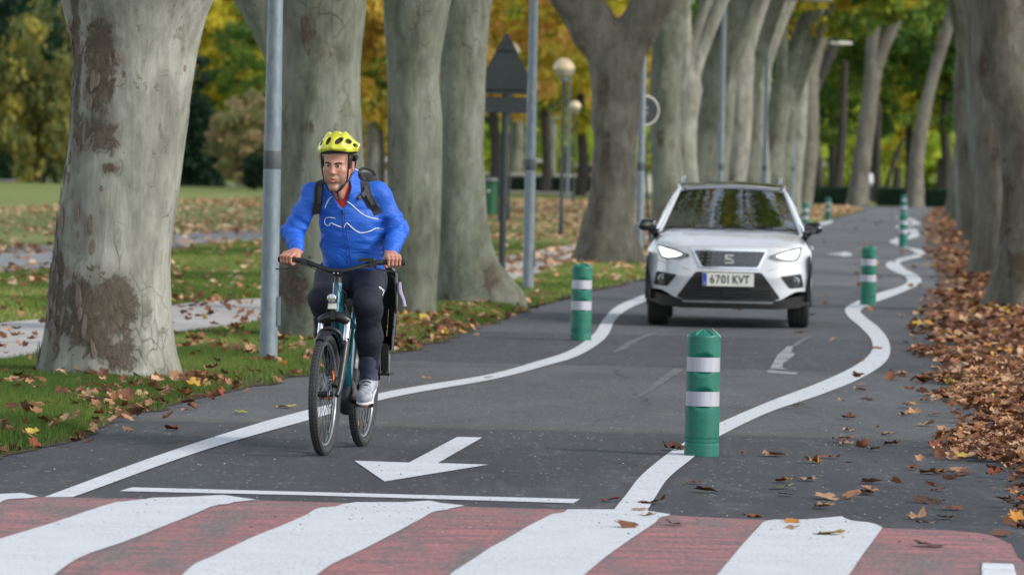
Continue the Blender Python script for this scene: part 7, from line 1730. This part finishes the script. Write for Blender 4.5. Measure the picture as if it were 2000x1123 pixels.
# ------------------------------------------------------------------ backpack
bp_root = empty('backpack', Q(692, 400, .30), 'black backpack worn by the cyclist, its straps crossing the blue jacket', 'backpack'); BO = np.array(bp_root.location)
pk = cloth('backpack_fabric', (.016, .016, .018), .8, .3)
s = SDF(BO - .33, BO + .33, .011); s.box(BO + (0, -.01, -.02), (.145, .085, .215), .06, .03, rot=np.array(Matrix.Rotation(math.radians(-14), 3, 'X'))); s.ell(BO + (0, .07, -.08), (.11, .05, .12), .03); link('bag', s.mesh('bag', 2, BO), pk, bp_root)
def band(name, pts, w, th, bvh, n=34, mat=pk, lift=.002):
    q_ = [p + PO for p in onto(bvh, pts, lift, n)]
    if len(q_) < 3: return
    V = []
    for i, c_ in enumerate(q_):
        t_ = q_[min(i + 1, len(q_) - 1)] - q_[max(i - 1, 0)]; t_ /= np.linalg.norm(t_); loc = bvh.find_nearest(Vector(c_)); nn = np.array(loc[1]); 
        if nn[1] > 0: nn = -nn
        sd_ = np.cross(t_, nn); sd_ /= np.linalg.norm(sd_); nn = np.cross(sd_, t_); nn *= -1 if nn[1] > 0 else 1
        for a_, b_ in ((-1, .2), (-.85, 1), (.85, 1), (1, .2), (.85, -.8), (-.85, -.8)): V.append(c_ + sd_ * a_ * w / 2 + nn * b_ * th - BO)
    m = len(q_); Fs = [[i * 6 + k, i * 6 + (k + 1) % 6, (i + 1) * 6 + (k + 1) % 6, (i + 1) * 6 + k] for i in range(m - 1) for k in range(6)] + [list(range(6))[::-1], [(m - 1) * 6 + k for k in range(6)]]
    me = mesh_np(name, V, Fs); bm = bmesh.new(); bm.from_mesh(me); bmesh.ops.recalc_face_normals(bm, faces=bm.faces); bm.to_mesh(me); bm.free(); me.set_sharp_from_angle(angle=math.radians(30)); return link(name, me, mat, bp_root)
lp, rp_ = [(632, 352), (624, 362), (622, 378), (621, 396), (617, 416)], [(712, 352), (714, 368), (717, 382), (724, 396), (733, 408), (739, 418)]
band('shoulder_strap', lp, .052, .010, bj); band('shoulder_strap', rp_, .058, .010, bj)
wb = simple('webbing', (.045, .043, .042), .6)
band('strap_webbing', [(627, 366), (624.5, 380), (622, 396)], .026, .016, bj, mat=wb, lift=.006); band('strap_webbing', [(714, 366), (719, 384), (728, 400)], .026, .016, bj, mat=wb, lift=.006)
band('chest_strap_end', [(720, 374), (709, 381), (699, 388)], .022, .012, bj, mat=wb, lift=.008); band('strap_buckle', [(714, 376), (710, 380), (706, 383)], .030, .018, bj, mat=black_plastic, lift=.010, n=8)
MB().add(tube([Q(700, 334, .14) - BO, Q(711, 329, .16) - BO, Q(724, 332, .18) - BO, Q(733, 342, .2) - BO], .009, 8, 20)).obj('grab_handle', pk, bp_root)
MB().add(tube([Q(694, 332, .05) - BO, Q(704, 342, .10) - BO, Q(712, 356, .05) - BO], .014, 8, 16)).obj('strap_top', pk, bp_root)
